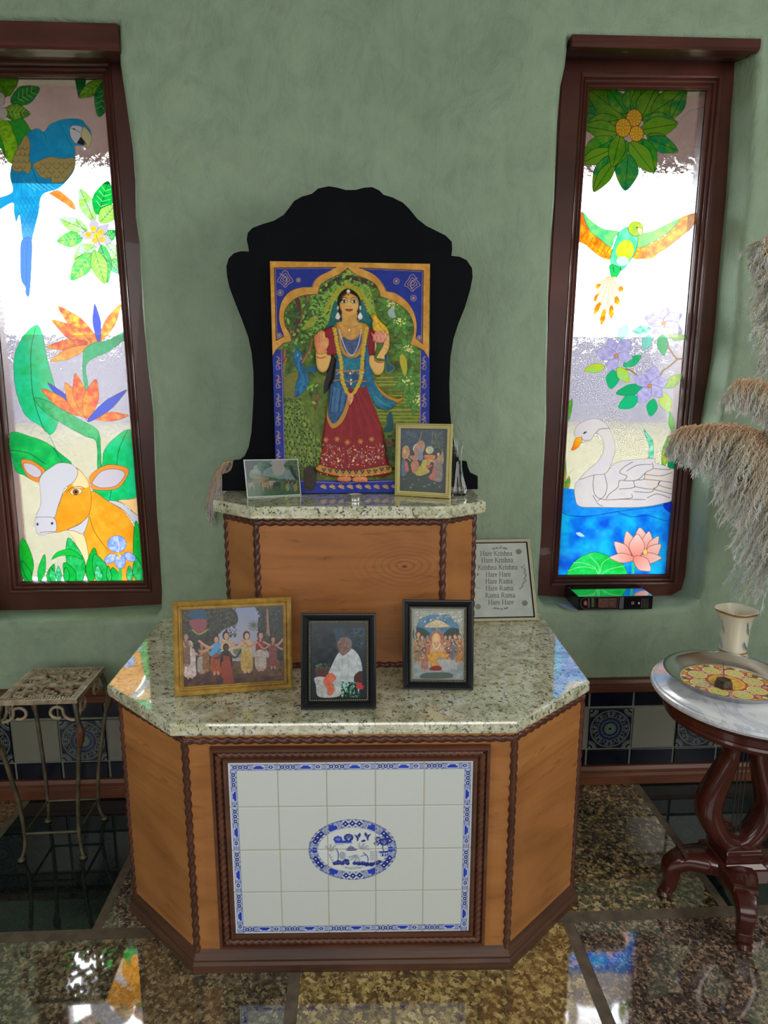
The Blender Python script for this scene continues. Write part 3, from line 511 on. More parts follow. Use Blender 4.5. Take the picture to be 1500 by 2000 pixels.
# ---- right window artwork (fruit rosette, flying bird, blossoms, swan, lotus)
A = Art(1076, 165, 1396, 1134, 3, (255, 255, 255), 0); A.tr = (1040, 50, 3.261)
D1, D2, D3 = (80, 150, 15), (20, 150, 40), (10, 140, 85)
def LR(tip, base, w, c, c2=None): A.leaf(tip, base, w, c, ol=DK, c2=c2 or (130, 180, 40), ow=.9, rib=DK, cell=12)
A.poly([(300, 380), (420, 380), (430, 540), (320, 540)], D1, sm=False, ol=DK)
for tip, base, wd, c in (((310, 540), (500, 600), 130, D3), ((350, 400), (600, 590), 170, D1), ((480, 395), (600, 560), 110, D2), ((620, 390), (625, 540), 110, D3), ((690, 380), (690, 560), 120, D2), ((790, 385), (690, 600), 150, D1), ((985, 412), (760, 555), 150, D1), ((880, 600), (970, 420), 90, D3), ((925, 622), (700, 600), 120, D3), ((925, 625), (690, 665), 135, (110, 170, 30)), ((900, 790), (730, 700), 110, D1), ((928, 800), (740, 720), 110, D3),
                         ((330, 640), (545, 600), 120, D1), ((325, 640), (545, 680), 120, (90, 160, 30)), ((310, 840), (520, 720), 140, D2), ((300, 880), (500, 790), 100, (120, 185, 30)), ((775, 938), (690, 720), 130, D2), ((770, 935), (620, 740), 130, (110, 175, 40)), ((390, 1062), (490, 830), 110, D3), ((390, 1060), (525, 860), 90, (100, 165, 20)), ((590, 1052), (610, 820), 150, D3), ((515, 898), (600, 730), 90, D2), ((512, 900), (560, 690), 110, D1)): LR(tip, base, wd, c)
for x, y, a, b in ((648, 588, 50, 56), (662, 688, 46, 50), (578, 650, 50, 60)):
    A.ell(x, y, a, b, (240, 170, 25), ol=(120, 60, 10), ow=1.1)
    for r, n in ((.25, 4), (.55, 8), (.8, 12)):
        for q in range(n): A.ell(x+a*r*math.cos(q*6.283/n), y+b*r*math.sin(q*6.283/n), 4.5, 5, (250, 225, 110))
LD = (120, 125, 140)
for c in ([(925, 625), (960, 580), (1010, 540), (1130, 513)], [(780, 935), (850, 965), (910, 1010), (980, 1100), (1070, 1137)], [(590, 1050), (530, 1120), (505, 1220), (520, 1312)], [(390, 1060), (340, 1085), (290, 1120)], [(560, 1560), (575, 1620), (600, 1700), (570, 1770), (605, 1860), (610, 1960)], [(925, 800), (1020, 775), (1110, 782)], [(300, 1182), (330, 1190)]): A.line(c, .9, LD, sm=True)
OG, YO = (245, 110, 10), (255, 190, 40)
A.poly([(288, 1180), (325, 1200), (340, 1260), (390, 1330), (460, 1385), (505, 1410), (492, 1488), (450, 1482), (400, 1452), (340, 1400), (280, 1350)], OG, ol=(150, 60, 10), c2=YO, cell=10)
for k in range(8): x = 305+k*26; y = 1340+k*17; A.line([(x, y+35), (x+10, y+10), (x+30, y-25)], .8, (170, 70, 10), sm=True); A.ell(x+18, y+25, 14, 14, OG, c2=YO, cell=4)
A.poly([(322, 1188), (370, 1238), (450, 1292), (557, 1312), (525, 1350), (502, 1412), (430, 1362), (370, 1312), (335, 1245)], (70, 195, 130), ol=DK, c2=(140, 220, 120), cell=10)
A.poly([(1045, 1195), (1040, 1240), (1010, 1292), (955, 1340), (905, 1380), (855, 1420), (800, 1452), (765, 1482), (700, 1487), (638, 1482), (655, 1412), (740, 1395), (860, 1330), (930, 1230)], OG, ol=(150, 60, 10), c2=YO, cell=10)
for k in range(9): x = 670+k*38; y = 1450-k*23-(k*k)*.6; A.ell(x, y, 20, 16, (250, 150, 20), c2=YO, cell=4, ol=(180, 80, 10))
A.poly([(668, 1332), (760, 1310), (860, 1262), (942, 1228), (872, 1312), (780, 1372), (668, 1416)], (90, 200, 120), ol=DK, c2=(160, 215, 90), cell=10)
A.poly([(555, 1312), (610, 1282), (668, 1340), (665, 1412), (640, 1472), (602, 1530), (560, 1562), (505, 1525), (495, 1480), (520, 1392)], (120, 220, 180), ol=DK, c2=(60, 200, 140), cell=12); A.ell(590, 1432, 55, 68, (190, 215, 20), rot=.3, c2=(210, 225, 60)); A.ell(575, 1500, 40, 30, (190, 240, 215))
A.ell(658, 1293, 50, 48, (190, 205, 40), ol=DK, c2=(140, 190, 60)); A.poly([(675, 1285), (700, 1300), (690, 1335), (668, 1310)], (245, 215, 150), ol=(120, 80, 30)); A.ell(665, 1285, 5, 5, (40, 40, 30))
A.poly([(493, 1520), (560, 1547), (540, 1602), (512, 1620), (492, 1572)], (30, 190, 90), ol=DK); A.line([(512, 1535), (520, 1570)], 1.2, (60, 60, 40)); A.line([(560, 1535), (566, 1560)], 1.2, (60, 60, 40))
for tip in ((400, 1672), (390, 1758), (392, 1840), (436, 1908), (500, 1868), (545, 1782), (576, 1692)): A.leaf(tip, (505+(tip[0]-480)*.15, 1600), 46, (255, 235, 190), ol=(200, 120, 40), fat=.6); m_ = ((tip[0]*2+510)/3, (tip[1]*2+1610)/3); A.leaf(tip, m_, 34, OG, ol=(200, 90, 20), c2=YO, fat=.6)
A.tr = (1040, 600, 3.126); PU = (165, 155, 215)
def lf(tip, base, w, c, c2=None): A.leaf(tip, base, w, c, ol=(70, 110, 90), c2=c2, ow=.8, cell=6)
for tip, base, wd, c, c2 in (((800, 297), (792, 165), 74, (15, 180, 100), None), ((938, 188), (825, 168), 54, (150, 220, 150), (200, 215, 40)), ((667, 295), (555, 362), 62, (20, 170, 100), (60, 200, 130)), ((313, 386), (442, 362), 58, (150, 220, 120), (215, 215, 20)), ((475, 500), (500, 385), 84, (20, 180, 115), None), ((588, 458), (520, 368), 72, (160, 220, 130), (190, 215, 30)), ((508, 528), (680, 486), 74, (20, 170, 105), None), ((523, 614), (645, 550), 84, (20, 185, 120), None), ((718, 667), (740, 560), 70, (20, 180, 110), None), ((836, 642), (790, 520), 82, (190, 225, 170), (200, 215, 30)), ((914, 410), (808, 492), 66, (120, 195, 60), (215, 225, 40)), ((582, 102), (530, 195), 64, (175, 235, 215), None), ((680, 262), (715, 170), 64, (130, 225, 205), None), ((608, 150), (725, 130), 56, (190, 235, 225), (60, 200, 130))): lf(tip, base, wd, c, c2)
for c in ([(825, 238), (850, 275), (880, 312), (925, 316)], [(885, 318), (830, 365), (800, 385), (783, 412)], [(570, 378), (600, 385), (632, 412)]): A.line(c, 4, (165, 120, 75), sm=True)
for c in ([(190, 602), (330, 597), (430, 585), (515, 540)], [(672, 300), (690, 240), (700, 180)], [(205, 1050), (250, 990), (320, 995)], [(580, 0), (575, 60), (585, 110)], [(720, 660), (690, 690), (680, 735)]): A.line(c, .9, (170, 170, 180), sm=True)
for ctr, tips, in (((800, 98), [(825, -6), (912, 42), (914, 155), (728, 165), (683, 62)]), ((512, 297), [(462, 192), (600, 197), (612, 312), (468, 392), (386, 270)]), ((715, 480), [(750, 356), (830, 448), (795, 548), (650, 590), (622, 418)])):
    A.petals(ctr, tips, .68, PU, (100, 95, 130), c2=(200, 195, 232), cell=6); A.ell(ctr[0], ctr[1], 12, 10, (235, 150, 40), ol=(150, 80, 30))
for tip, base, wd, c, c2 in (((243, 558), (180, 740), 50, (60, 180, 60), (150, 200, 60)), ((195, 880), (185, 1130), 34, (40, 180, 60), (240, 170, 40)), ((226, 1030), (205, 1120), 30, (30, 180, 60), (220, 150, 40)), ((835, 780), (798, 980), 52, (20, 180, 60), (245, 190, 40)), ((840, 640), (855, 760), 36, (100, 190, 60), None), ((880, 880), (850, 1010), 80, (10, 140, 90), None)): lf(tip, base, wd, c, c2)
A.poly([(677, 735), (705, 775), (733, 812), (740, 915), (708, 915), (712, 850), (690, 790)], (60, 185, 130), ol=DK, c2=(180, 235, 220))
BQ = (15, 120, 225)
A.poly([(100, 1118), (960, 1122), (960, 1700), (100, 1700)], (8, 85, 215), sm=False, c2=(20, 180, 240), cell=26); A.poly([(100, 1118), (300, 1120), (400, 1215), (850, 1180), (960, 1180), (960, 1215), (700, 1262), (400, 1275), (165, 1250)], (20, 130, 235), c2=(30, 150, 240)); A.poly([(800, 1200), (900, 1165), (900, 1260), (830, 1250)], (10, 50, 190))
for c in ([(165, 1240), (210, 1268), (300, 1278), (400, 1268), (540, 1245), (700, 1225), (830, 1205)], [(520, 1250), (600, 1280), (700, 1272), (800, 1300), (850, 1305)]): A.line(c, .9, (10, 50, 110), sm=True)
A.poly([(265, 1380), (290, 1375), (318, 1398), (290, 1400)], (170, 205, 235))
SW, SL = (206, 200, 206), (80, 70, 70)
A.poly([(290, 1047), (375, 1022), (440, 1012), (470, 985), (510, 950), (570, 935), (650, 928), (748, 922), (750, 948), (800, 965), (845, 985), (870, 1005), (870, 1160), (780, 1202), (640, 1222), (420, 1222), (290, 1217), (260, 1165), (257, 1090)], SW, ol=SL, c2=(214, 206, 204), cell=14)
A.poly([(700, 1010), (840, 985), (870, 1005), (870, 1100), (720, 1130)], (214, 196, 172), c2=SW, al=.7)
A.poly([(290, 1050), (330, 1000), (395, 945), (432, 880), (432, 815), (388, 768), (355, 812), (300, 828), (262, 800), (255, 755), (280, 715), (330, 690), (390, 680), (445, 708), (485, 770), (507, 850), (490, 930), (450, 1012), (375, 1024)], (208, 202, 210), ol=SL, c2=(216, 206, 198), cell=14)
A.line([(388, 768), (410, 745), (468, 740)], .9, SL, sm=True); A.line([(298, 790), (312, 812), (352, 812)], .8, SL, sm=True); A.ell(320, 766, 12, 5, (60, 50, 50), rot=-.6)
A.poly([(262, 803), (295, 795), (298, 828), (268, 865), (238, 873), (248, 840)], (250, 190, 30), ol=(120, 70, 20), c2=(240, 110, 20), d=(-1, 1))
for c in ([(375, 1025), (370, 1090), (385, 1150), (440, 1175), (560, 1172), (690, 1175)], [(440, 1020), (455, 1090), (440, 1150), (400, 1180)], [(370, 1150), (400, 1200), (430, 1215)], [(612, 945), (560, 975), (532, 1010), (575, 1030), (560, 1055), (530, 1060), (520, 1100), (470, 1140), (450, 1170)], [(725, 960), (640, 965), (575, 1000)], [(690, 1010), (640, 1055), (560, 1060)], [(730, 950), (735, 985), (690, 1010), (680, 1050), (620, 1060), (620, 1100), (530, 1110)], [(735, 985), (800, 990), (845, 990)], [(690, 1020), (780, 1030), (850, 1010)], [(680, 1050), (780, 1060), (850, 1070)], [(620, 1095), (740, 1110), (780, 1060), (770, 1085), (850, 1110)], [(620, 1125), (720, 1130), (745, 1100)], [(740, 1112), (850, 1140)], [(605, 1140), (605, 1165), (530, 1172)], [(700, 1165), (760, 1140), (840, 1165)]): A.line(c, .9, SL, sm=True)
A.poly([(200, 1700), (208, 1635), (240, 1572), (300, 1522), (380, 1495), (460, 1518), (540, 1562), (575, 1612), (575, 1700)], (20, 185, 60), ol=DK, c2=(40, 215, 110), cell=12)
for c in ([(400, 1640), (380, 1590), (300, 1560), (250, 1560)], [(400, 1640), (405, 1580), (350, 1520)], [(408, 1640), (430, 1560), (480, 1530)], [(410, 1640), (470, 1600), (560, 1580)], [(215, 1610), (300, 1585), (390, 1600)]): A.line(c, 1.1, (140, 230, 150), sm=True)
A.poly([(605, 1560), (622, 1560), (622, 1660), (605, 1660)], (40, 190, 130), sm=False)
PK, PW = (232, 130, 115), (225, 200, 190)
for tip, base, wd in (((575, 1368), (610, 1500), 70), ((655, 1345), (670, 1480), 84), ((712, 1368), (690, 1500), 70), ((770, 1398), (700, 1510), 60), ((500, 1432), (600, 1535), 74), ((785, 1448), (680, 1540), 76), ((640, 1385), (635, 1530), 96), ((470, 1528), (625, 1535), 60), ((790, 1530), (640, 1535), 66), ((722, 1608), (620, 1525), 86)):
    A.leaf(tip, base, wd, PW, ol=(120, 70, 70), c2=PK, fat=.5, ow=.9, d=(base[0]-tip[0], base[1]-tip[1]))
A.ell(688, 1495, 14, 18, (225, 190, 110), ol=(140, 90, 50))
artR = A
mt_gl = mg_
for nm, q, art, top, lab in (('window_1', qL, artL, ((-140, 38), (229, 47)), 'dark wood window of painted glass with blue macaw above brown and white cow, left of altar'), ('window_2', qR, artR, ((1116, 67), (1481, 78)), 'dark wood window of painted glass with flying bird above white swan on blue water, right of altar')):
    r = struct(empty(nm, (float(q[3][0]+q[2][0])/2, YG, float(q[3][2])))); r['label'] = lab
    c2 = [(p[0], p[2]) for p in (q[3], q[2], q[1], q[0])]
    g = G(); g.rings([[(x, y, z) for x, z in inset(c2, -d)] for d, y in ((-.004, .146), (-.004, .144), (0, .136), (.003, .134), (.007, .137), (.010, .130), (.015, .127), (.018, .130), (.022, .122), (.027, .120), (.030, .117), (.032, .12), (.088, .12), (.092, .124), (.15, .124), (.15, .20), (-.004, .20), (-.004, .156))], True, False, False)
    setw(g.build('window_frame', mt_dark, smooth=True, angle=25), r)
    p0 = aty(*top[0], 0); p1 = aty(*top[1], 0); zb = aty(top[1][0], 102, 0)[2]; zc = aty(top[1][0], 124, .12)[2]; x0, x1 = p0[0], p1[0]+.002; zz = (p0[2]+p1[2])/2
    g = G(); pr = [(.15, zz), (.0, zz), (-.012, zz-.004), (-.012, zb+.006), (-.006, zb), (.01, zb), (.014, zb+.008), (.05, zb+(zc-zb)*.3), (.118, zc), (.15, zc)]
    g.rings([[(x, y, z) for y, z in pr] for x in (x0, x1)]); setw(g.build('lintel', mt_dark_h, bevel=.0015), r)
    nx = 300; ny = 1100; sheet('stained_glass', q, nx, ny, art, mt_gl, r, k=KG, rim=.004)
# ================================================================== THE ALTAR
mt_hon = m_wood('honey_plywood', (106, 66, 34), (128, 84, 44), (148, 100, 56), (1.2, 1.2, 8), rough=.38, coat=.12, dist=1.8, fig=3.2)
mt_hon3 = m_wood('honey_plywood_with_knot', (100, 62, 32), (126, 80, 44), (144, 94, 54), (1.2, 1.2, 8), rough=.38, coat=.12, dist=1.8, fig=2.6, knot=(.372, .275))
mt_hon2 = m_wood('honey_plywood_slanted_grain', (106, 66, 34), (130, 85, 45), (150, 102, 58), (1.2, 1.2, 8), (0, .75, 0), rough=.38, coat=.12, dist=1.8, fig=3.2)
mt_rope = m_wood('dark_brown_carved_wood', (44, 24, 17), (58, 32, 23), (74, 44, 32), (30, 30, 8), rough=.36, coat=.15)
mt_frame = m_wood('walnut_moulding_wood', (50, 28, 19), (66, 39, 27), (84, 50, 36), (4, 30, 30), rough=.35, coat=.2)
mt_plinth = m_wood('dark_walnut_plinth', (42, 26, 18), (58, 37, 26), (76, 50, 36), (3, 3, 60), rough=.45)
def m_counter():
    m = M('cream_speckled_granite', .04, .5, ior=2.3); c = m.co((1, 1, 1))
    f = m.noise(c, 22, 5, .65, .6); base = m.ramp(f, [(.35, alb((136, 134, 108))), (.5, alb((164, 164, 138))), (.62, alb((190, 190, 166))), (.75, alb((150, 128, 96)))])
    s1 = m.noise(m.co((1, 1, 1), (.4, .2, .9)), 95, 5, .72, .9); base = m.mix(m.ramp(s1, [(.54, BW(0)), (.59, BW(1))]), base, alb((58, 62, 56)))
    s2 = m.noise(m.co((1, 1, 1), (1.4, .2, .1)), 150, 4, .7, .5); base = m.mix(m.ramp(s2, [(.62, BW(0)), (.66, BW(.9))]), base, alb((30, 34, 36)))
    s3 = m.noise(m.co((1, 1, 1), (.1, 1.2, .5)), 60, 4, .6, .8); base = m.mix(m.ramp(s3, [(.6, BW(0)), (.66, BW(.6))]), base, alb((196, 196, 186)))
    m.col(base); return m.m
mt_ctr = m_counter()
ZC = .626; ZS = 1.060
cp = [(-.638, -.004), (-.632, -.492), (-.423, -.695), (.338, -.717), (.570, -.525), (.590, -.004)]          # worktop outline, ccw from above
def slabtop(name, poly, z, th, lab, cat):
    g = G(); g.prism(poly, [(.004, z-th), (.001, z-th+.003), (0, z-th+.008), (0, z-.006), (.0015, z-.0015), (.005, z)])
    return tag(g.build(name, mt_ctr, smooth=True, angle=15), lab, cat)
slabtop('granite_worktop', cp, ZC, .031, 'speckled cream granite slab on the wide lower cabinet, carrying the small frames', 'worktop')
sp = [(-.382, -.03), (-.388, -.323), (-.273, -.433), (.218, -.449), (.326, -.371), (.332, -.03)]
slabtop('granite_worktop', sp, ZS, .032, 'speckled cream granite slab on the narrow upper cabinet, under the black arched board', 'worktop')
def rope(g, a, b, r=.0085, lobes=2, tw=118, n=16):
    a, b = Vector(a), Vector(b); N = max(8, int((b-a).length/.004)); g.tube([a+(b-a)*i/N for i in range(N+1)], r, n, lobes=lobes, twist=tw, amp=.17)
def cabinet(name, poly, z0, z1, lab, top_rope, plinth, base_rope=False, insetz=0):
    r = tag(empty(name, ((poly[2][0]+poly[3][0])/2, -.25, z0)), lab, 'cabinet')
    g = G(); g.prism(inset(poly, .006), [(0, z0), (0, z1)]); setw(g.build('body', mt_hon), r)
    for i, (nm, mt) in enumerate((('side_panel', mt_hon), ('angled_panel', mt_hon2), ('front_panel', mt_hon3 if z0 > .1 else mt_hon), ('angled_panel', mt_hon2), ('side_panel', mt_hon))):
        a, b = Vector(poly[i]), Vector(poly[i+1]); d = (b-a).normalized(); nn = Vector((d.y, -d.x)); L = (b-a).length
        o = G().box((0, -.006, 0), (L, 0, z1-z0)).build(nm, mt); o.matrix_world = Matrix.Translation((a.x, a.y, z0)) @ Matrix.Rotation(math.atan2(d.y, d.x), 4, 'Z'); mw_ = o.matrix_world.copy(); o.parent = r; o.matrix_parent_inverse = Matrix.Translation(r.location).inverted()
    out = inset(poly, -.003)
    for i in range(1, 5): g = G(); rope(g, (*out[i], z0+insetz+.001), (*out[i], z1-.003)); setw(g.build('rope_moulding', mt_rope, smooth=True, angle=80), r)
    if top_rope:
        for i in range(1, 4): g = G(); rope(g, (*out[i], z1-.0115), (*out[i+1], z1-.0115), .0085); setw(g.build('rope_moulding', mt_rope, smooth=True, angle=80), r)
    if base_rope:
        for i in range(1, 4): g = G(); rope(g, (*out[i], z0+.0105), (*out[i+1], z0+.0105), .008); setw(g.build('rope_moulding', mt_rope, smooth=True, angle=80), r)
    if plinth:
        g = G(); sweep(g, [poly[0], poly[1], poly[2], poly[3], poly[4], poly[5]], [(-.004, z0), (.022, z0), (.022, z0+.02), (.017, z0+.026), (.018, z0+.032), (.010, z0+.045), (.006, z0+.052), (.0, z0+.056), (-.004, z0+.056)]); setw(g.build('plinth', mt_plinth, bevel=.0008), r)
    return r
low = [(-.600, -.034), (-.592, -.503), (-.392, -.686), (.334, -.707), (.548, -.525), (.560, -.034)]
lowc = cabinet('altar_cabinet', low, 0, ZC-.031, 'wide lower altar cabinet of honey wood with white tile picture in its front', True, True, insetz=.045)
upc = cabinet('altar_cabinet', [(-.350, -.034), (-.352, -.318), (-.262, -.412), (.206, -.425), (.296, -.345), (.300, -.034)], ZC, ZS-.032, 'narrow upper altar cabinet of honey wood with twisted rope edges', True, False, True)
# tile picture on the front panel
a, b = Vector(low[2]), Vector(low[3]); dF = (b-a).normalized(); nF = np.array([dF.y, -dF.x, 0]); dF3 = np.array([dF.x, dF.y, 0]); oF = np.array([a.x, a.y, 0.])+nF*.012
def onF(u, v): return atp(u, v, oF, nF)
qT = [onF(*p) for p in ((447, 1493), (921, 1484), (915, 1815), (462, 1826))]
cT = sum(qT)/4; exT = dF3; ezT = np.array([0, 0, 1.]); HW, HH = .2715, .2175
qT = [cT-exT*HW+ezT*HH, cT+exT*HW+ezT*HH, cT+exT*HW-ezT*HH, cT-exT*HW-ezT*HH]
A = Art(0, 0, 500, 400, 3, (164, 170, 168)); NV = (22, 36, 110); CB = (24, 48, 150); WH = (176, 182, 184); GB = (110, 122, 150)
for x in (0, 1): pass
def border(x0, y0, horiz, flip):     # one tile length of border band, 12 wide
    def q(u, v): return (x0+u, y0+(v if not flip else 12.5-v)) if horiz else (x0+(v if not flip else 12.5-v), y0+u)
    P = lambda pts, c, **k: A.poly([q(*p) for p in pts], c, sm=False, **k)
    P([(0, 0), (100, 0), (100, 12.5), (0, 12.5)], (150, 158, 176))
    P([(4, 0), (38, 0), (34, 12.5), (8, 12.5)], WH)
    for c in (10, 21, 32): P([(c-5, 6), (c-2.5, 2), (c+2.5, 2), (c+5, 6), (c+2.5, 10), (c-2.5, 10)], NV); A.ell(*q(c, 6), 1.5, 1.5, WH)
    for c in (4.5, 15.5, 26.5, 37.5): A.ell(*q(c, 1.9), 2.2, 1.5, GB, ol=NV, ow=.4); A.ell(*q(c, 10.6), 2.2, 1.5, GB, ol=NV, ow=.4)
    for k in range(9):
        for v in (2.2, 6.2, 10.2): A.line([q(39+k*1, v-1.2), q(40+k*1, v+1.2)], .35, NV); A.line([q(70+k*.9, v-1.2), q(71+k*.9, v+1.2)], .35, NV); A.line([q(90+k*1, v-1.2), q(91+k*1, v+1.2)], .35, NV)
    P([(47, 5), (51, 5), (51, 2.5), (65, 2.5), (65, 5), (69, 5), (69, 11), (47, 11)], CB, ol=WH, ow=.8)
    P([(78, 6), (81, 2.5), (85, 2.5), (88, 6), (85, 9.5), (81, 9.5)], NV); A.ell(*q(83, 6), 1.5, 1.5, WH)
    A.line([q(0, 0), q(100, 0)], .8, NV); A.line([q(0, 12.5), q(100, 12.5)], .8, NV)
A.poly([(0, 0), (500, 0), (500, 400), (0, 400)], (168, 176, 182), sm=False); A.poly([(17, 17), (483, 17), (483, 383), (17, 383)], (162, 168, 166), sm=False)
for k in range(5): border(k*100 if k else 4, 4, True, False); border(k*100 if k else 4, 383.5, True, True)
for k in range(4): border(4, k*100 if k else 17, False, False); border(483.5, k*100 if k else 17, False, True)
A.poly([(-1, -1), (4, -1), (4, 401), (-1, 401)], (172, 178, 182), sm=False); A.poly([(496, -1), (501, -1), (501, 401), (496, 401)], (172, 178, 182), sm=False)
cx, cy, rx, ry = 252, 201, 92, 71
A.ell(cx, cy, rx, ry, (120, 130, 156)); irx, iry = 73, 52
for k in range(8):
    t0 = math.radians(k*45+(0 if k % 2 else 0)); t1 = (k+1)*math.pi/4
for k, t in enumerate(np.linspace(0, 2*math.pi, 121)[:-1]):
    for f in (.15, .4, .85): 
        if (k+int(f*10)) % 2: A.ell(cx+(irx+(rx-irx)*f)*math.cos(t), cy+(iry+(ry-iry)*f)*math.sin(t), 1.0, 1.0, NV)
def seg(t0, t1, f0, f1, c, ol=None):
    T = np.radians(np.linspace(t0, t1, 9)); o = [(cx+(irx+(rx-irx)*f1)*math.cos(t), cy+(iry+(ry-iry)*f1)*math.sin(t)) for t in T]; i = [(cx+(irx+(rx-irx)*f0)*math.cos(t), cy+(iry+(ry-iry)*f0)*math.sin(t)) for t in T[::-1]]
    A.poly(o+i, c, sm=False, ol=ol, ow=1)
for t0, t1 in ((255, 285), (75, 105), (318, 345), (195, 222), (15, 42), (138, 165)):
    seg(t0, t1, .0, 1, WH)
    for q in range(3):
        t = math.radians(t0+(t1-t0)*(q+.5)/3); f = .5; x_, y_ = cx+(irx+(rx-irx)*f)*math.cos(t), cy+(iry+(ry-iry)*f)*math.sin(t)
        A.ell(x_, y_, 5.6, 5.6, NV); A.petals((x_, y_), [(x_+7*math.cos(u), y_+7*math.sin(u)) for u in np.arange(0, 6.2, 1.57)], .7, NV, NV); A.ell(x_, y_, 1.7, 1.7, WH)
    for q in range(4):
        for f in (.1, .9): t = math.radians(t0+(t1-t0)*q/3); x_, y_ = cx+(irx+(rx-irx)*f)*math.cos(t), cy+(iry+(ry-iry)*f)*math.sin(t); A.ell(x_, y_, 2.6, 2.2, GB, ol=NV, ow=.6)
for t0, t1 in ((231, 247), (293, 309), (51, 67), (113, 129), (-7, 7), (173, 187)): seg(t0, t1, .05, .62, CB, WH); seg(t0+4, t1-4, .6, .82, CB)
A.ell(cx, cy, irx, iry, (170, 176, 176), ol=GB, ow=1)
A.ell(cx, cy, rx-.8, ry-.8, None, ol=NV, ow=1.0)
A.tr = (160.5, 130.5, 7.2); GY = (96, 104, 124)
def crown(x, y, r, n, c=NV, vein=True):
    for k in range(n): t = k*6.283/n; A.ell(x+r*.72*math.cos(t), y+r*.62*math.sin(t), r*.42, r*.36, c)
    A.ell(x, y, r*.7, r*.6, c)
    if vein:
        for k in range(6): t = -math.pi*(k+.5)/6; A.line([(x, y+r*.7), (x+r*.7*math.cos(t), y+r*.6*math.sin(t))], .55, WH)
def frond(x, y, a_, L, c=GY):
    P = [(x+L*u*math.cos(a_+.35*u), y+L*u*math.sin(a_+.35*u)) for u in np.linspace(0, 1, 8)]; A.line(P, .7, c)
    for i in range(1, 8):
        for sg in (-1, 1): A.line([P[i], (P[i][0]+24*math.cos(a_+sg*1.0), P[i][1]+24*math.sin(a_+sg*1.0))], .6, c)
crown(440, 330, 62, 8, CB); crown(600, 300, 66, 9, NV); A.poly([(400, 350), (640, 350), (650, 388), (400, 394)], CB, sm=False); A.line([(390, 405), (660, 398)], .8, GY); A.line([(400, 420), (520, 416)], .7, GY)
crown(1040, 330, 46, 7); crown(1130, 380, 66, 9); crown(1020, 405, 40, 6); A.line([(1120, 400), (1110, 490), (1130, 530)], 2, NV, sm=True)
A.poly([(1050, 540), (1200, 530), (1190, 560), (1060, 566)], CB, sm=False); A.poly([(1080, 566), (1180, 562), (1176, 620), (1084, 622)], WH, sm=False, ol=NV, ow=.8); A.poly([(1100, 575), (1125, 575), (1125, 618), (1100, 618)], NV, sm=False); A.poly([(1140, 575), (1165, 575), (1165, 618), (1140, 618)], CB, sm=False)
for x, y, sg in ((740, 280, 1), (880, 270, -1)):
    A.poly([(x-60*sg, y-30), (x-10*sg, y-14), (x+24*sg, y-56), (x+44*sg, y-20), (x+20*sg, y+26), (x-10*sg, y+90), (x-24*sg, y+24)], NV); A.line([(x, y-10), (x+14*sg, y+40)], .7, WH)
A.poly([(785, 372), (820, 338), (860, 352), (832, 376)], NV)
A.poly([(548, 500), (590, 486), (690, 486), (735, 498), (700, 520), (590, 522)], NV); A.poly([(590, 484), (610, 456), (660, 456), (680, 484)], GY, ol=NV, ow=.7); A.line([(630, 456), (630, 420)], .8, NV)
for x, y, aa in ((330, 530, (-2.6, -1.9, -1.3, -.7)), (790, 510, (-2.2, -1.5, -.9, -.35)), (700, 590, (2.4, 1.9, 1.3, .7))):
    for q in aa: frond(x, y, q, 110)
A.line([(410, 495), (440, 560), (436, 690)], 1.8, NV, sm=True); A.line([(820, 560), (880, 620), (890, 700)], 1.8, NV, sm=True); A.line([(780, 620), (850, 600)], 1.2, NV)
A.ell(505, 605, 44, 64, (140, 148, 162), ol=GY, ow=.7)
for k in range(5): A.line([(480+k*12, 560), (478+k*13, 650)], .5, GY)
for k in range(5): A.line([(930+k*24, 530), (930+k*24, 690)], .8, GY); A.line([(925, 545+k*34), (1040, 545+k*34)], .8, GY)
for x, y, r in ((390, 735, 34), (440, 720, 44), (500, 730, 40), (560, 700, 44), (580, 740, 30), (690, 735, 34), (750, 740, 40), (810, 740, 40), (870, 755, 42), (940, 760, 40), (1010, 740, 40), (1060, 715, 34)): crown(x, y, r, 7, NV, False)
for k in range(16): x = 400+k*42; A.line([(x, 730), (x+16, 705)], .6, WH)
for k in range(5): y = 796+k*9; A.line([(500+k*18, y), (640, y+6), (840-k*20, y-2)], .5, GY, sm=True)
for q in ((330, 640), (310, 600), (350, 690)): A.line([q, (q[0]-22, q[1]-24)], .7, NV); A.line([q, (q[0]+20, q[1]-22)], .7, NV); A.line([q, (q[0], q[1]+30)], .7, NV)
A.tr = (0, 0, 1)
for k in range(1, 5): A.line([(k*100, 0), (k*100, 400)], 1.6, (136, 128, 112))
for k in range(1, 4): A.line([(0, k*100), (500, k*100)], 1.6, (136, 128, 112))
mt_tile = m_vcol('white_glazed_tile_with_blue_print', .22, .4, vary=.015)
groove = lambda U, V: -.0012*np.exp(-((np.minimum(np.abs((U % 100)-0), 100-(U % 100)))/1.1)**2)*((U > 2) & (U < 498))-.0012*np.exp(-((np.minimum(V % 100, 100-(V % 100)))/1.1)**2)*((V > 2) & (V < 398))
tp = sheet('tile_picture', qT, 500, 400, A, mt_tile, lowc, k=2.0, local=(500, 400), n=nF, hgt=groove, rim=.01)
rct = lambda hw, hh: [(-hw, -hh), (hw, -hh), (hw, hh), (-hw, hh)]
oC = cT-nF*.010
g = G(); ring = []
for d, h in ((.000, .0), (.0, .012), (-.003, .016), (-.008, .016), (-.010, .010), (-.012, .008), (-.026, .008), (-.0275, .010), (-.029, .018), (-.034, .018), (-.037, .012), (-.037, .0)):
    ring.append([Vector(oC)+Vector(exT)*p[0]+Vector(ezT)*p[1]+Vector(nF)*h for p in inset(rct(HW+.001, HH+.001), d)])
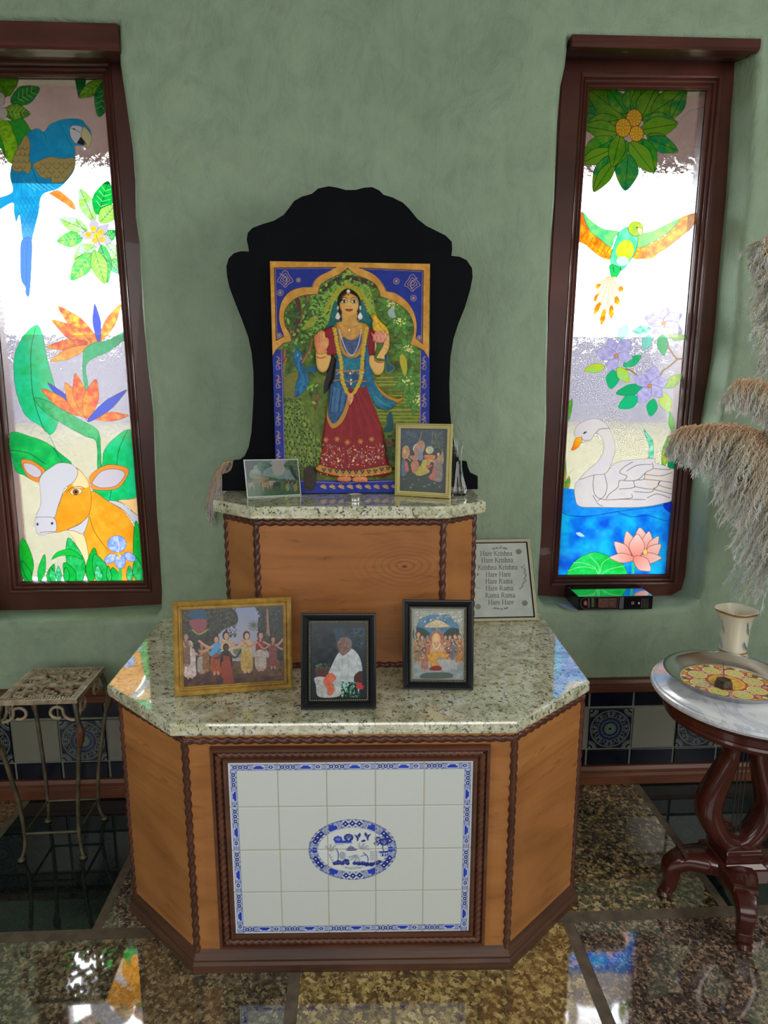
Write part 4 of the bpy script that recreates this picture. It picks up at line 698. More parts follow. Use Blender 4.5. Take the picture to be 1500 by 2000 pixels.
g.rings(ring, True, False, False); pf = setw(g.build('picture_moulding', mt_frame, smooth=True, angle=30), lowc)
cr = [Vector(oC)+Vector(exT)*p[0]+Vector(ezT)*p[1]+Vector(nF)*.010 for p in rct(HW+.0205, HH+.0205)]
g = G()
for i in range(4): rope(g, cr[i], cr[(i+1) % 4], .0075, 2, 190, 10)
setw(g.build('carved_rope_band', mt_frame, pf, smooth=True, angle=80), pf)
# ------------------------------------------------------------------ black arched board
mt_blk = plain('black_painted_wood', (7, 8, 12), .65, .15, 10, spec=.08)
YB = -.168
def pz(u, v, y): p = aty(u, v, y); return (p[0], p[2])
bl = [(420, 350, 2.885, p) for p in [(38, 1748), (38, 1665), (65, 1658), (88, 1640), (98, 1612), (102, 1586), (135, 1583), (165, 1560), (188, 1510), (203, 1430), (210, 1330), (216, 1200), (215, 1090), (205, 980), (186, 890), (150, 790), (110, 690), (80, 610), (66, 545), (62, 490), (75, 445), (105, 415), (145, 404), (190, 406), (186, 380), (177, 340), (183, 300), (210, 272), (270, 250), (330, 232), (385, 200), (420, 155), (445, 120), (490, 95), (545, 80), (580, 50), (640, 37), (690, 45), (735, 58), (790, 58), (840, 45), (885, 42), (925, 60), (950, 85), (1000, 100), (1060, 130), (1100, 170), (1140, 220), (1190, 260), (1250, 290), (1300, 315), (1335, 350), (1338, 390), (1333, 430), (1380, 435), (1420, 455), (1450, 500), (1453, 550), (1440, 620), (1410, 720), (1370, 820), (1345, 900), (1328, 1000), (1322, 1150), (1325, 1300), (1335, 1420), (1350, 1500), (1372, 1560), (1395, 1590), (1420, 1592), (1425, 1620), (1440, 1655), (1482, 1675), (1482, 1752)]]
bp_ = [pz(ox+x/q, oy+y/q, YB) for ox, oy, q, (x, y) in bl]; zb = ZS
bp_[0] = (bp_[0][0], zb); bp_[-1] = (bp_[-1][0], zb)
bp_ = ccw([p for p in bp_ if p[1] >= zb-1e-6])
g = G(); g.rings([[(x, y, z) for x, z in inset(bp_, d)] for d, y in ((.001, YB+.028), (0, YB+.026), (0, YB+.004), (.0012, YB+.001), (.003, YB))])
board = tag(g.build('altar_backboard', mt_blk, smooth=True, angle=10), 'tall black wooden board with scalloped arched top standing behind the deity picture', 'backboard')
# ------------------------------------------------------------------ deity relief picture
yb = -.232; nD = np.array([0, -1, 0.085]); nD /= np.linalg.norm(nD); oD = np.array(atz(690, 962, ZS+.004)); oD[1] = oD[1]
def onD(u, v): return atp(u, v, oD, nD)
A = Art(522, 504, 846, 972, 3.2, (60, 90, 30)); A.tr = (420, 350, 2.885)
GD = (176, 122, 44); BLU = (13, 34, 122); LNE = (196, 150, 118); DB = (40, 18, 30)
# garden background
A._put((slice(0, A.H), slice(0, A.W)), np.ones((A.H, A.W), bool), (38, 62, 22), 1, (92, 118, 34), 14)
A.poly([(880, 1120), (1000, 1095), (1160, 1110), (1170, 1380), (1060, 1420), (880, 1400)], (110, 122, 34), sm=True, c2=(76, 92, 28), cell=8)
A.poly([(560, 1140), (620, 1110), (660, 1130), (665, 1420), (600, 1440), (550, 1380)], (96, 112, 40), sm=True, c2=(62, 84, 30), cell=8)
for k in range(14): A.line([(900+random.uniform(0, 40), 1120+k*20), (1150, 1118+k*20+random.uniform(-8, 8))], 2.2, random.choice([(132, 140, 40), (70, 88, 26), (150, 146, 60)]))
A.ell(750, 760, 150, 250, (112, 140, 46), c2=(140, 160, 60), cell=8)
A.dots(900, (380, 520, 1150, 1000), [(28, 58, 24), (50, 88, 34), (80, 118, 40), (22, 44, 20), (104, 140, 52)], 4.2)
A.dots(360, (540, 560, 700, 900), [(100, 150, 60), (130, 165, 70), (30, 70, 30)], 3, (0, 6.3), 6)
A.poly([(480, 1200), (560, 1240), (575, 1190), (585, 1230), (570, 1320), (600, 1450), (620, 1560), (560, 1570), (530, 1440), (490, 1330)], (72, 46, 28), c2=(120, 86, 50), cell=5)
for c in ([(500, 1220), (530, 1340), (580, 1460)], [(520, 660), (490, 780), (430, 870), (400, 900)], [(470, 820), (400, 900), (380, 1100)], [(540, 900), (530, 960), (470, 1060)], [(400, 1010), (370, 1080), (400, 1150)]): A.line(c, 5.5, (110, 66, 36), sm=True); A.line([(x+5, y) for x, y in c], 2, (160, 104, 60), sm=True)
A.line([(420, 640), (470, 700), (460, 860), (430, 880)], 9, (70, 44, 34), sm=True); A.line([(610, 620), (700, 560), (800, 560), (900, 600)], 9, (58, 42, 28), sm=True)
def LV(x, y, a, L, w, c, c2=None): A.leaf((x+L*math.cos(a), y+L*math.sin(a)), (x, y), w, c, ol=(24, 46, 18), c2=c2, ow=.35, cell=3, rib=(120, 150, 60))
for _ in range(110):
    x = random.uniform(385, 560); y = random.choice([random.uniform(680, 1010), random.uniform(1150, 1330)]); LV(x, y, random.uniform(0, 6.3), random.uniform(22, 42), random.uniform(14, 22), random.choice([(58, 96, 40), (92, 136, 48), (120, 160, 64), (40, 78, 44)]))
for _ in range(70): LV(random.uniform(590, 940), random.uniform(500, 640), random.uniform(0, 6.3), random.uniform(18, 34), random.uniform(12, 20), random.choice([(58, 96, 40), (92, 136, 48), (130, 165, 64), (30, 62, 30)]))
for cx, cy in ((1040, 800), (1090, 1135), (1090, 960), (1140, 1240), (1000, 700)):
    for k in range(8): LV(cx, cy, k*.785+.3, 92, 36, (52, 104, 42), (92, 142, 52))
    for _ in range(26): a = random.uniform(0, 6.3); r = random.uniform(0, 34); A.ell(cx+r*math.cos(a), cy+r*math.sin(a), 4.5, 4.5, random.choice([(196, 190, 110), (170, 176, 80), (216, 214, 150)]))
A.poly([(1040, 1000), (1058, 985), (1080, 1020), (1082, 1080), (1068, 1110), (1045, 1050)], (170, 160, 40), ol=(70, 60, 20), ow=.4); A.poly([(490, 850), (520, 800), (560, 770), (575, 785), (545, 830)], (110, 130, 30), c2=(150, 150, 50), cell=3); A.ell(565, 778, 8, 7, (170, 130, 120))
A.poly([(975, 745), (1000, 722), (1012, 750), (1016, 780), (985, 775)], (150, 160, 165))
# peacock and its tail
A.poly([(385, 1140), (470, 1100), (560, 1300), (610, 1560), (590, 1650), (400, 1650), (385, 1400)], (70, 92, 28), c2=(96, 118, 40), cell=4)
A.dots(1500, (388, 1200, 600, 1640), [(98, 124, 44), (44, 60, 22), (124, 142, 56), (70, 92, 34)], 3.2, (.7, 1.9), 4.6, inside=lambda x, y: (x-388) < 60+(y-1150)*.42)
for _ in range(420):
    x = random.uniform(388, 590); y = random.uniform(1200, 1600)
    if (x-388) < 50+(y-1150)*.42: A.line([(x, y), (x+random.uniform(2, 16), y+random.uniform(22, 44))], .45, random.choice([(130, 150, 60), (60, 84, 30), (96, 120, 44), (150, 160, 80)]))
for r in range(13):
    for c in range(8):
        x = 395+c*27+(r % 2)*13; y = 1215+r*33+c*4
        if (x-388) < 50+(y-1150)*.40: A.ell(x, y, 8, 8, (100, 116, 40)); A.ell(x, y+1, 5, 5.5, (20, 34, 30))
A.poly([(385, 1150), (410, 1105), (480, 1090), (500, 1150), (480, 1230), (410, 1230), (388, 1200)], (120, 110, 44), c2=(90, 100, 40), cell=3)
A.poly([(440, 1000), (452, 968), (475, 965), (492, 990), (488, 1030), (500, 1060), (528, 1120), (520, 1170), (480, 1215), (450, 1228), (455, 1160), (470, 1100), (452, 1050)], (16, 66, 120), c2=(30, 110, 150), cell=6, ol=(10, 30, 50), ow=.4); A.ell(466, 990, 5, 8, (140, 170, 180)); A.ell(467, 990, 2.5, 3, (14, 20, 24)); A.poly([(478, 1000), (492, 1012), (486, 1020)], (150, 140, 120), sm=False); A.line([(470, 1020), (476, 1070), (500, 1130), (480, 1190)], 2.5, (40, 130, 160), sm=True, al=.6)
for k in range(6): A.line([(455, 968), (430+k*9, 935-abs(k-3)*4)], .6, (30, 90, 110)); A.ell(430+k*9, 935-abs(k-3)*4, 4, 4, (20, 100, 110))
A.poly([(510, 1065), (560, 1050), (590, 1060), (575, 1085), (530, 1085)], (20, 80, 120)); A.poly([(970, 1380), (965, 1350), (985, 1310), (1000, 1330), (1005, 1400), (985, 1425), (950, 1420)], (16, 70, 80)); A.dots(90, (950, 1440, 1010, 1640), [(120, 30, 40), (60, 90, 30), (30, 50, 24)], 6)
A.poly([(480, 1640), (560, 1620), (1010, 1640), (1010, 1700), (480, 1700)], (60, 72, 28), sm=False, c2=(96, 104, 44), cell=5)
# blue border and gold arch
A.poly([(395, 1700), (330, 980), (380, 960), (396, 1640), (395, 1715)], BLU, sm=False)
A.poly([(318, 960), (372, 960), (384, 1300), (392, 1650), (392, 1790), (340, 1790)], BLU, sm=False, c2=(18, 44, 146), cell=10); A.poly([(1156, 960), (1215, 960), (1215, 1790), (1156, 1790)], BLU, sm=False, c2=(18, 44, 146), cell=10)
A.line([(374, 965), (384, 1300), (392, 1600)], .8, LNE); A.line([(1157, 965), (1156, 1400)], .8, LNE)
A.poly([(340, 1690), (600, 1698), (1212, 1690), (1212, 1800), (340, 1800)], BLU, sm=False, c2=(18, 44, 146), cell=10); A.line([(480, 1702), (700, 1712), (1010, 1700)], .9, LNE)
for k in range(9): x = 610+k*50; A.petals((x, 1738), [(x-16, 1728), (x-9, 1722), (x+3, 1720), (x+15, 1728), (x+18, 1742)], .5, (150, 110, 60), LNE)
for k in range(7):
    for X, sg in ((358, 1), (1176, -1)):
        y = 1030+k*105
        A.line([(X-12*sg, y-30), (X+5*sg, y-20), (X-10*sg, y), (X+12*sg, y+8), (X-10*sg, y+14), (X+10*sg, y+34), (X-8*sg, y+42), (X-14*sg, y+20)], .9, LNE, sm=True); A.line([(X-2*sg, y-34), (X+2*sg, y+40)], .7, LNE); A.line([(X-14*sg, y+4), (X+13*sg, y-12)], .7, LNE)
arch_in = [(322, 1000), (345, 960), (385, 925), (432, 912), (420, 870), (395, 820), (390, 760), (408, 715), (450, 675), (510, 652), (582, 650), (585, 620), (600, 590), (650, 560), (700, 535), (748, 500), (790, 535), (850, 560), (900, 590), (925, 630), (930, 660), (985, 680), (1050, 715), (1095, 760), (1118, 820), (1118, 870), (1098, 930), (1140, 945), (1175, 965), (1198, 1000)]
outer = [(308, 460), (750, 468), (1211, 478), (1207, 740), (1205, 1010)]
A.poly(arch_in[:4]+[tuple(p) for p in cat(arch_in[3:11], 5, False)]+[tuple(p) for p in cat(arch_in[10:16], 5, False)]+[tuple(p) for p in cat(arch_in[15:21], 5, False)]+[tuple(p) for p in cat(arch_in[20:27], 5, False)]+arch_in[27:]+outer[::-1]+[(304, 700)], GD, sm=False, c2=(200, 146, 66), cell=12)
for seg_ in (arch_in[:4], cat(arch_in[3:11], 5, False), cat(arch_in[10:16], 5, False), cat(arch_in[15:21], 5, False), cat(arch_in[20:27], 5, False), arch_in[26:]): A.line(seg_, 1.0, (70, 36, 16))
bl1 = [(335, 500), (680, 497)]+[tuple(p) for p in cat([(680, 497), (640, 520), (590, 545), (560, 575), (548, 608)], 5, False)]+[tuple(p) for p in cat([(548, 608), (480, 612), (420, 635), (375, 690), (360, 760), (365, 820), (388, 885)], 5, False)]+[(345, 908)]
bl2 = [(1173, 515), (815, 500)]+[tuple(p) for p in cat([(815, 500), (880, 528), (925, 565), (955, 610), (965, 632)], 5, False)]+[tuple(p) for p in cat([(965, 632), (1020, 645), (1080, 690), (1120, 750), (1138, 820), (1132, 895)], 5, False)]+[(1168, 925)]
for b_ in (bl1, bl2): A.poly(b_, BLU, sm=False, c2=(17, 42, 138), cell=12, ol=DB, ow=1.6); q_ = np.mean(b_, 0); A.line([(x+(q_[0]-x)*.03, y+(q_[1]-y)*.03) for x, y in b_]+[(b_[0][0]+(q_[0]-b_[0][0])*.03, b_[0][1]+(q_[1]-b_[0][1])*.03)], .7, LNE)
for x, y, sg in ((395, 562, 1), (1112, 585, -1)):
    for r in (1, .62, .3): A.line([(x+sg*38*r*math.cos(t)*(1+.25*math.sin(3*t)), y+38*r*math.sin(t)*(1+.25*math.cos(4*t))) for t in np.linspace(0, 6.28, 50)], .9, LNE)
    A.line([(x-30*sg, y-30), (x, y-10), (x+10*sg, y+20), (x-5*sg, y+40)], .9, LNE, sm=True)
for x, y, r in ((470, 568, 12), (367, 640, 17), (362, 880, 13), (1022, 575, 17), (1118, 670, 17), (1152, 892, 12)):
    for k in range(8): t = k*.785; A.line([(x, y), (x+r*.8*math.cos(t), y+r*.8*math.sin(t))], .8, LNE)
    A.line([(x+r*math.cos(t), y+r*math.sin(t)) for t in np.linspace(0, 6.28, 24)], .7, LNE)
# the figure
HGT = []
def fig(tr, pts, c, h=1, sm=True, **k):
    A.tr = tr; A.poly(pts, c, sm=sm, **k)
    if h: HGT.append((A.T(cat(pts, 5) if sm else pts), h))
t0 = (420, 350, 2.885); t3 = (580, 520, 6.818); t4 = (560, 740, 6.25); SK = (200, 152, 78); OLF = (70, 34, 22)
A.tr = t3; A.poly([(390, 820), (430, 640), (470, 440), (540, 330), (680, 240), (820, 310), (930, 440), (1060, 640), (1120, 900), (1100, 1000), (400, 1000)], (116, 142, 44), c2=(150, 172, 66), cell=6)
fig(t3, [(350, 860), (420, 740), (480, 520), (530, 470), (600, 700), (500, 800), (420, 830)], (14, 78, 84), .5, c2=(26, 108, 100), cell=4, ol=(130, 150, 100), ow=.6)
fig(t3, [(850, 460), (905, 480), (950, 600), (1010, 740), (1020, 850), (900, 800), (820, 740)], (14, 78, 84), .5, c2=(26, 108, 110), cell=4, ol=(130, 150, 100), ow=.6)
fig(t4, [(560, 0), (640, 60), (800, 30), (980, 0), (1010, 200), (1060, 320), (1120, 480), (1170, 640), (1200, 850), (1240, 1060), (1280, 1140), (1180, 1190), (1050, 1190), (800, 1200), (500, 1180), (350, 1110), (395, 1040), (430, 850), (450, 640), (475, 480), (520, 300)], (132, 24, 32), 1, sm=True, c2=(116, 18, 28), cell=9)
for k in range(12): x = 520+k*58; A.line([(760+(x-800)*.35, 150), (x-20+(x-800)*.15, 700)], .9, (150, 40, 48) if k % 2 else (104, 14, 26))
fig(t4, [(350, 1100), (400, 1048), (520, 1085), (680, 1110), (850, 1115), (1050, 1085), (1245, 1055), (1285, 1135), (1180, 1165), (1000, 1185), (800, 1192), (600, 1180), (430, 1150)], GD, 1, sm=True, ol=(70, 24, 20), ow=.5)
for k in range(11):
    x = 455+k*78; y = 1100+38*math.sin(math.pi*(x-400)/860)**.7-(12 if k > 8 else 0); A.poly([(x-27, y-20), (x+27, y-20), (x, y+24)], (20, 60, 76), sm=False, ol=(60, 26, 20), ow=.6); A.ell(x, y-6, 7, 7, (90, 150, 170)); A.ell(x-38, y+46, 8, 8, (220, 190, 160))
A.line([(360, 1118), (500, 1160), (640, 1190), (800, 1200), (1000, 1190), (1270, 1145)], 1.6, (110, 20, 30), sm=True)
for k in range(5):
    cx, cy = ((485, 985), (632, 1003), (812, 1000), (972, 993), (1118, 958))[k]
    A.ell(cx, cy, 15, 16, (214, 180, 140)); A.line([(cx, cy-15), (cx+14, cy-100), (cx+8, cy-190)], .5, (170, 120, 60), sm=True); A.line([(cx+30, cy+40), (cx+70, cy-30), (cx+64, cy-130)], .5, (170, 120, 60), sm=True); A.line([(cx-30, cy+40), (cx-60, cy-30), (cx-44, cy-130)], .5, (170, 120, 60), sm=True)
    for _ in range(44): a = random.uniform(-75, 75); b2 = random.uniform(-185, 75); A.ell(cx+a, cy+b2, 5, 8, random.choice([(214, 200, 190), (190, 140, 70), (110, 140, 150), (220, 200, 170), (200, 110, 50)]), rot=random.uniform(0, 3))
    x, y = ((478, 745), (615, 738), (742, 775), (900, 765), (1035, 738))[k]
    A.petals((x, y), [(x+34*math.cos(t), y+34*math.sin(t)) for t in np.arange(0, 6.2, 1.05)], .5, (128, 26, 32), (176, 122, 62), (180, 130, 70), 2.5)
# blue apron and gold hem
fig(t4, [(530, 60), (600, 30), (740, 60), (750, 200), (768, 300), (735, 420), (680, 530), (600, 598), (545, 600), (500, 520), (485, 430), (510, 250)], GD, 1.1, ol=OLF, ow=.5)
fig(t4, [(535, 70), (610, 35), (735, 70), (740, 220), (700, 380), (640, 490), (590, 540), (550, 535), (505, 430), (515, 240)], (28, 56, 100), 1.1, c2=(36, 86, 130), cell=4)
for k in range(14): A.line([(540+k*14, 90+k*4), (505+k*14, 380+k*8-k*k*.6)], .8, random.choice([(60, 110, 150), (20, 40, 80), (90, 140, 170)]))
A.tr = t4; A.poly([(450, 170), (455, 60), (480, 20), (540, 40), (530, 100), (480, 170)], (20, 24, 26))
fig(t4, [(980, 0), (1060, 0), (1120, 90), (1210, 180), (1340, 240), (1415, 230), (1400, 270), (1330, 300), (1300, 290), (1150, 180), (1060, 60)], GD, .7, ol=OLF, ow=.5)
fig(t4, [(975, 0), (1045, 10), (1130, 150), (1230, 240), (1335, 290), (1270, 370), (1200, 380), (1100, 350), (1040, 260), (1000, 120)], (18, 74, 104), .7, c2=(30, 118, 140), cell=4, ol=OLF, ow=.4)
for k in range(9): A.line([(1000+k*12, 60+k*25), (1090+k*24, 300+k*6)], .6, (60, 140, 160))
# torso
fig(t3, [(545, 780), (680, 830), (850, 780), (960, 900), (990, 1180), (970, 1400), (940, 1600), (500, 1600), (520, 1200), (470, 950)], (34, 60, 104), 1.1, c2=(24, 100, 124), cell=6)
fig(t3, [(930, 1190), (985, 1200), (1000, 1400), (1040, 1560), (1100, 1700), (960, 1700), (915, 1400)], (18, 84, 120), .8, c2=(26, 108, 136), cell=5)
fig(t3, [(350, 865), (420, 820), (500, 800), (520, 900), (530, 1150), (460, 1190), (400, 1150), (380, 1000)], (124, 20, 36), 1.1, ol=OLF, ow=.4)
fig(t3, [(930, 900), (985, 830), (1030, 870), (1040, 1000), (1030, 1190), (960, 1190), (935, 1050)], (110, 16, 34), 1.1, ol=OLF, ow=.4)
A.poly([(610, 1235), (850, 1230), (840, 1370), (760, 1390), (620, 1380)], (30, 120, 140), c2=(18, 94, 116), cell=4)
A.poly([(390, 1250), (460, 1190), (520, 1250), (500, 1500), (480, 1560), (360, 1600), (400, 1400)], (26, 22, 24))
fig(t3, [(520, 770), (600, 740), (790, 740), (950, 800), (940, 950), (900, 1100), (820, 1200), (720, 1225), (620, 1180), (570, 1050), (550, 900)], GD, 1.15, ol=OLF, ow=.4)
fig(t3, [(590, 1000), (640, 940), (720, 990), (800, 960), (855, 900), (860, 1020), (800, 1150), (730, 1180), (650, 1150)], (44, 62, 100), 1.15, c2=(80, 90, 130), cell=3)
A.line([(600, 910), (690, 960), (780, 930), (850, 860)], 1.6, (150, 90, 40), sm=True)
# head
fig(t3, [(545, 700), (500, 760), (480, 780), (550, 640), (540, 450), (590, 350), (680, 300), (780, 350), (840, 440), (850, 520), (830, 620), (800, 740), (700, 760), (600, 740)], (30, 18, 18), .9)
fig(t3, [(560, 770), (600, 740), (610, 600), (790, 600), (800, 740), (860, 780), (850, 860), (770, 950), (700, 985), (620, 930)], SK, 1.2, c2=(180, 130, 60), cell=8)
for s_ in (-1, 1):
    for k in range(15): t = k/14; x = 690+s_*(20+t*240 if s_ > 0 else 20+t*290); y = 268+t*t*330; A.ell(x, y, 20, 18, (186, 160, 40), c2=(150, 120, 20), cell=2); A.ell(x+4, y, 5, 5, (120, 90, 10))
fig(t3, [(602, 480), (606, 430), (640, 400), (690, 372), (750, 395), (800, 420), (818, 480), (815, 560), (790, 620), (745, 660), (695, 672), (640, 655), (590, 600), (570, 540), (575, 490)], (206, 164, 90), 1.5, c2=(192, 146, 70), cell=16)
A.tr = t3
for x, sg in ((630, -1), (762, 1)):
    A.poly([(x-44, 482), (x-20, 464), (x+15, 462), (x+42, 482), (x+15, 502), (x-20, 502)], (214, 206, 190), ol=(40, 20, 20), ow=.7); A.ell(x, 482, 17, 18, (52, 42, 34)); A.ell(x, 482, 8, 9, (10, 10, 10)); A.line([(x-46, 482), (x-20, 462), (x+15, 460), (x+44, 480)], .9, (40, 22, 20), sm=True)
    A.line([(x-48*sg*-1, 452) if 0 else (x-50, 452), (x-15, 428), (x+20, 430), (x+48, 448)], 1.0, (60, 30, 22), sm=True)
A.ell(676, 548, 7, 5, (140, 80, 50)); A.ell(712, 548, 7, 5, (140, 80, 50)); A.poly([(642, 588), (676, 580), (693, 586), (712, 580), (746, 586), (720, 608), (690, 612), (662, 606)], (170, 44, 44), ol=(90, 20, 24), ow=.5); A.line([(642, 589), (693, 594), (746, 587)], .5, (80, 16, 20))
A.ell(685, 342, 26, 30, (190, 176, 170), ol=(110, 80, 50)); A.ell(685, 342, 12, 14, (214, 206, 206)); A.ell(685, 392, 10, 14, (176, 60, 60)); A.line([(600, 420), (640, 385), (685, 372), (740, 385), (800, 425)], .9, (176, 120, 60), sm=True)
for x in (545, 843):
    A.ell(x, 560, 15, 30, (190, 186, 180), ol=(90, 80, 70)); A.poly([(x, 615), (x+32, 670), (x+26, 700), (x, 716), (x-28, 700), (x-32, 670)], (190, 190, 190), ol=(90, 80, 80), c2=(220, 220, 220), cell=2)
for P, c, w_ in (([(590, 770), (650, 810), (720, 820), (800, 800), (830, 770)], (170, 110, 50), 1.1), ([(560, 800), (620, 880), (700, 920), (790, 890), (850, 830)], (170, 110, 50), .8), ([(565, 850), (600, 980), (660, 1130), (720, 1190), (770, 1160), (820, 1040), (858, 850)], (190, 196, 210), 1.4)): A.line(P, w_, c, sm=True)
A.ell(697, 858, 11, 15, (230, 214, 190)); A.dots(60, (560, 790, 860, 960), [(190, 140, 60), (150, 100, 40)], 3)
gar = [(500, 830), (530, 1000), (560, 1150), (590, 1300), (600, 1480), (640, 1620), (710, 1720), (800, 1620), (850, 1480), (868, 1300), (885, 1130), (905, 980), (925, 830)]
gp = cat(gar, 7, False); HGT_g = [(np.array([[x-24, y], [x, y-24], [x+24, y], [x, y+24]]), 1.5) for x, y in gp[::2]]
for i, (x, y) in enumerate(gp): A.ell(x+random.uniform(-5, 5), y+random.uniform(-4, 4), 27, 17, (186, 158, 38), c2=(210, 180, 70), cell=2, ol=(110, 84, 20), ow=.25)
for i, (x, y) in enumerate(gp): A.ell(x+random.uniform(-14, 14), y, 4, 4, (120, 86, 20))
A.tr = t3; HGT += [(A.T(p), h) for p, h in HGT_g]
A.line([(520, 1385), (700, 1400), (900, 1385)], 2.4, (170, 110, 50), sm=True); A.dots(40, (525, 1395, 900, 1450), [(214, 200, 180), (190, 140, 70)], 5)
for x, y in ((710, 1430), (720, 1520), (720, 1570)): A.ell(x, y, 16, 17, (214, 196, 190), ol=(120, 80, 60))
A.line([(480, 1530), (560, 1520), (660, 1530), (720, 1550), (800, 1530), (920, 1540)], 1.3, (186, 124, 60), sm=True)
A.tr = t4; fig(t4, [(745, 200), (780, 180), (815, 205), (808, 260), (780, 320), (755, 290)], (206, 170, 110), 1.5, c2=(200, 110, 90), cell=3)
# raised hand on the left, parrot and lotus on the right
fig(t3, [(395, 1130), (400, 1180), (455, 1200), (440, 1290), (400, 1390), (340, 1420), (280, 1380), (255, 1290), (250, 1170), (262, 1120)], (208, 164, 92), 1.4, ol=(110, 66, 40), ow=.4)
fig(t3, [(262, 1150), (235, 1060), (226, 960), (240, 915), (262, 910), (276, 880), (300, 868), (318, 855), (345, 868), (370, 880), (378, 920), (384, 955), (415, 960), (428, 1010), (420, 1070), (390, 1130), (385, 1165), (300, 1175)], (210, 158, 94), 1.8, ol=(110, 60, 40), ow=.5, c2=(206, 120, 80), cell=10)
for x in (270, 303, 338): A.line([(x, 900), (x-4, 1010)], .5, (150, 80, 50))
A.line([(240, 1000), (300, 1020), (375, 1000)], .5, (160, 80, 60)); A.line([(262, 1215), (320, 1232), (385, 1215)], 1.6, (170, 30, 30), sm=True); A.line([(262, 1228), (320, 1246), (385, 1228)], .7, (214, 170, 100), sm=True)
fig(t3, [(970, 1200), (1040, 1200), (1150, 1230), (1165, 1330), (1140, 1420), (1080, 1455), (1030, 1440), (990, 1370), (960, 1290)], (208, 164, 92), 1.4, ol=(110, 66, 40), ow=.4)
fig(t3, [(1040, 1250), (1040, 900), (1060, 850), (1180, 830), (1225, 900), (1232, 1000), (1225, 1100), (1180, 1190), (1150, 1260)], (206, 158, 92), 1.6, ol=(110, 60, 40), ow=.5, c2=(216, 170, 100), cell=6)
for y in (1000, 1060, 1120): A.line([(1170, y-20), (1215, y+10), (1222, y+30)], .6, (150, 90, 50), sm=True)
fig(t3, [(1060, 1015), (1150, 1015), (1140, 1080), (1080, 1180), (1060, 1230), (1150, 1245), (1145, 1275), (1050, 1270), (1030, 1230), (1035, 1160), (1060, 1080)], (58, 84, 28), 1.8, c2=(80, 104, 40), cell=3, ol=(30, 44, 16), ow=.4)
A.line([(1030, 1255), (1080, 1290), (1145, 1285)], 1.3, (170, 30, 34), sm=True); A.line([(1030, 1242), (1080, 1278), (1145, 1275)], .7, (210, 180, 150), sm=True)
fig(t3, [(985, 880), (1000, 940), (1030, 1000), (1060, 1025), (1150, 1025), (1185, 980), (1195, 900), (1170, 880), (1150, 920), (1120, 880), (1080, 905), (1040, 880), (1020, 920)], (196, 92, 90), 2.0, c2=(220, 160, 140), cell=4, ol=(140, 50, 50), ow=.5)
for x in (1030, 1085, 1140): A.poly([(x, 905), (x+24, 950), (x+18, 1005), (x-14, 1005), (x-22, 950)], (214, 140, 120), ol=(170, 70, 70), ow=.4)
fig(t3, [(985, 690), (985, 660), (1015, 645), (1050, 655), (1075, 690), (1110, 740), (1160, 780), (1200, 830), (1225, 900), (1200, 930), (1160, 870), (1060, 880), (1010, 850), (1000, 770), (1010, 730)], (196, 148, 30), 1.9, c2=(220, 180, 60), cell=5, ol=(110, 70, 20), ow=.5)
A.ell(1018, 680, 7, 6, (60, 30, 20)); A.poly([(985, 690), (1000, 700), (990, 720), (978, 705)], (130, 60, 40)); A.line([(1080, 740), (1110, 820), (1190, 880)], .8, (140, 100, 30), sm=True)
A.tr = t3; A.poly([(1165, 1200), (1200, 1180), (1220, 1290), (1300, 1350), (1230, 1410), (1190, 1400), (1180, 1300)], (20, 78, 96), ol=(170, 150, 110), ow=.5)
# feet
fig(t4, [(608, 1225), (640, 1195), (720, 1190), (780, 1200), (785, 1240), (740, 1255), (640, 1250)], (190, 110, 70), 1.2, c2=(200, 130, 90), cell=3, ol=(90, 40, 24), ow=.4); fig(t4, [(800, 1240), (810, 1205), (880, 1190), (970, 1200), (990, 1240), (960, 1258), (830, 1255)], (196, 114, 72), 1.2, c2=(206, 140, 96), cell=3, ol=(90, 40, 24), ow=.4)
for x in (640, 675, 700, 880, 920, 950): A.line([(x, 1225), (x-3, 1250)], .5, (130, 60, 40))
A.tr = t4; A.poly([(210, 1110), (280, 1060), (350, 1080), (370, 1180), (350, 1300), (310, 1360), (230, 1360), (205, 1250)], (36, 28, 20), al=.8, c2=(24, 18, 14), cell=2)
for _ in range(260): x, y = random.gauss(285, 45), random.gauss(1215, 85); a_ = random.uniform(0, 6.3); A.line([(x, y), (x+26*math.cos(a_), y+26*math.sin(a_))], .8, random.choice([(50, 38, 26), (30, 22, 16), (64, 50, 34), (38, 32, 18)]))
artD = A
# relief height: blurred figure mask
hm = np.zeros((A.H, A.W), np.float32)
for P, h in HGT:
    r = A._fill(P)
    if r: reg = hm[r[0]]; reg[r[1]] = np.maximum(reg[r[1]], h)
def blur(a, r):
    for ax in (0, 1):
        c = np.cumsum(np.concatenate([np.zeros_like(np.take(a, [0], ax)), a], ax), ax); n = a.shape[ax]
        i1 = np.clip(np.arange(n)+r+1, 0, n); i0 = np.clip(np.arange(n)-r, 0, n); a = (np.take(c, i1, ax)-np.take(c, i0, ax))/(2*r+1)
    return a
hb = blur(blur(hm, 12), 9)*.6+blur(blur(hm, 4), 3)*.4
def relief(U, V):
    x = np.clip(((U-artD.x0)*artD.k).astype(int), 0, artD.W-1); y = np.clip(((V-artD.y0)*artD.k).astype(int), 0, artD.H-1); return hb[y, x]*.0075
mt_pic = m_vcol('matt_painted_relief', .5, .3, bump=.15)
qD = [onD(*p) for p in ((527, 510), (840, 515), (838, 968), (540, 966))]
qD[2][2] = qD[3][2] = ZS+.003; qD[2][1] = qD[3][1] = (qD[2][1]+qD[3][1])/2
deity = tag(empty('deity_picture', (float(qD[2][0]+qD[3][0])/2, float(qD[3][1]), ZS)), 'relief picture of a standing woman in red skirt under gold arch, before black board', 'picture')
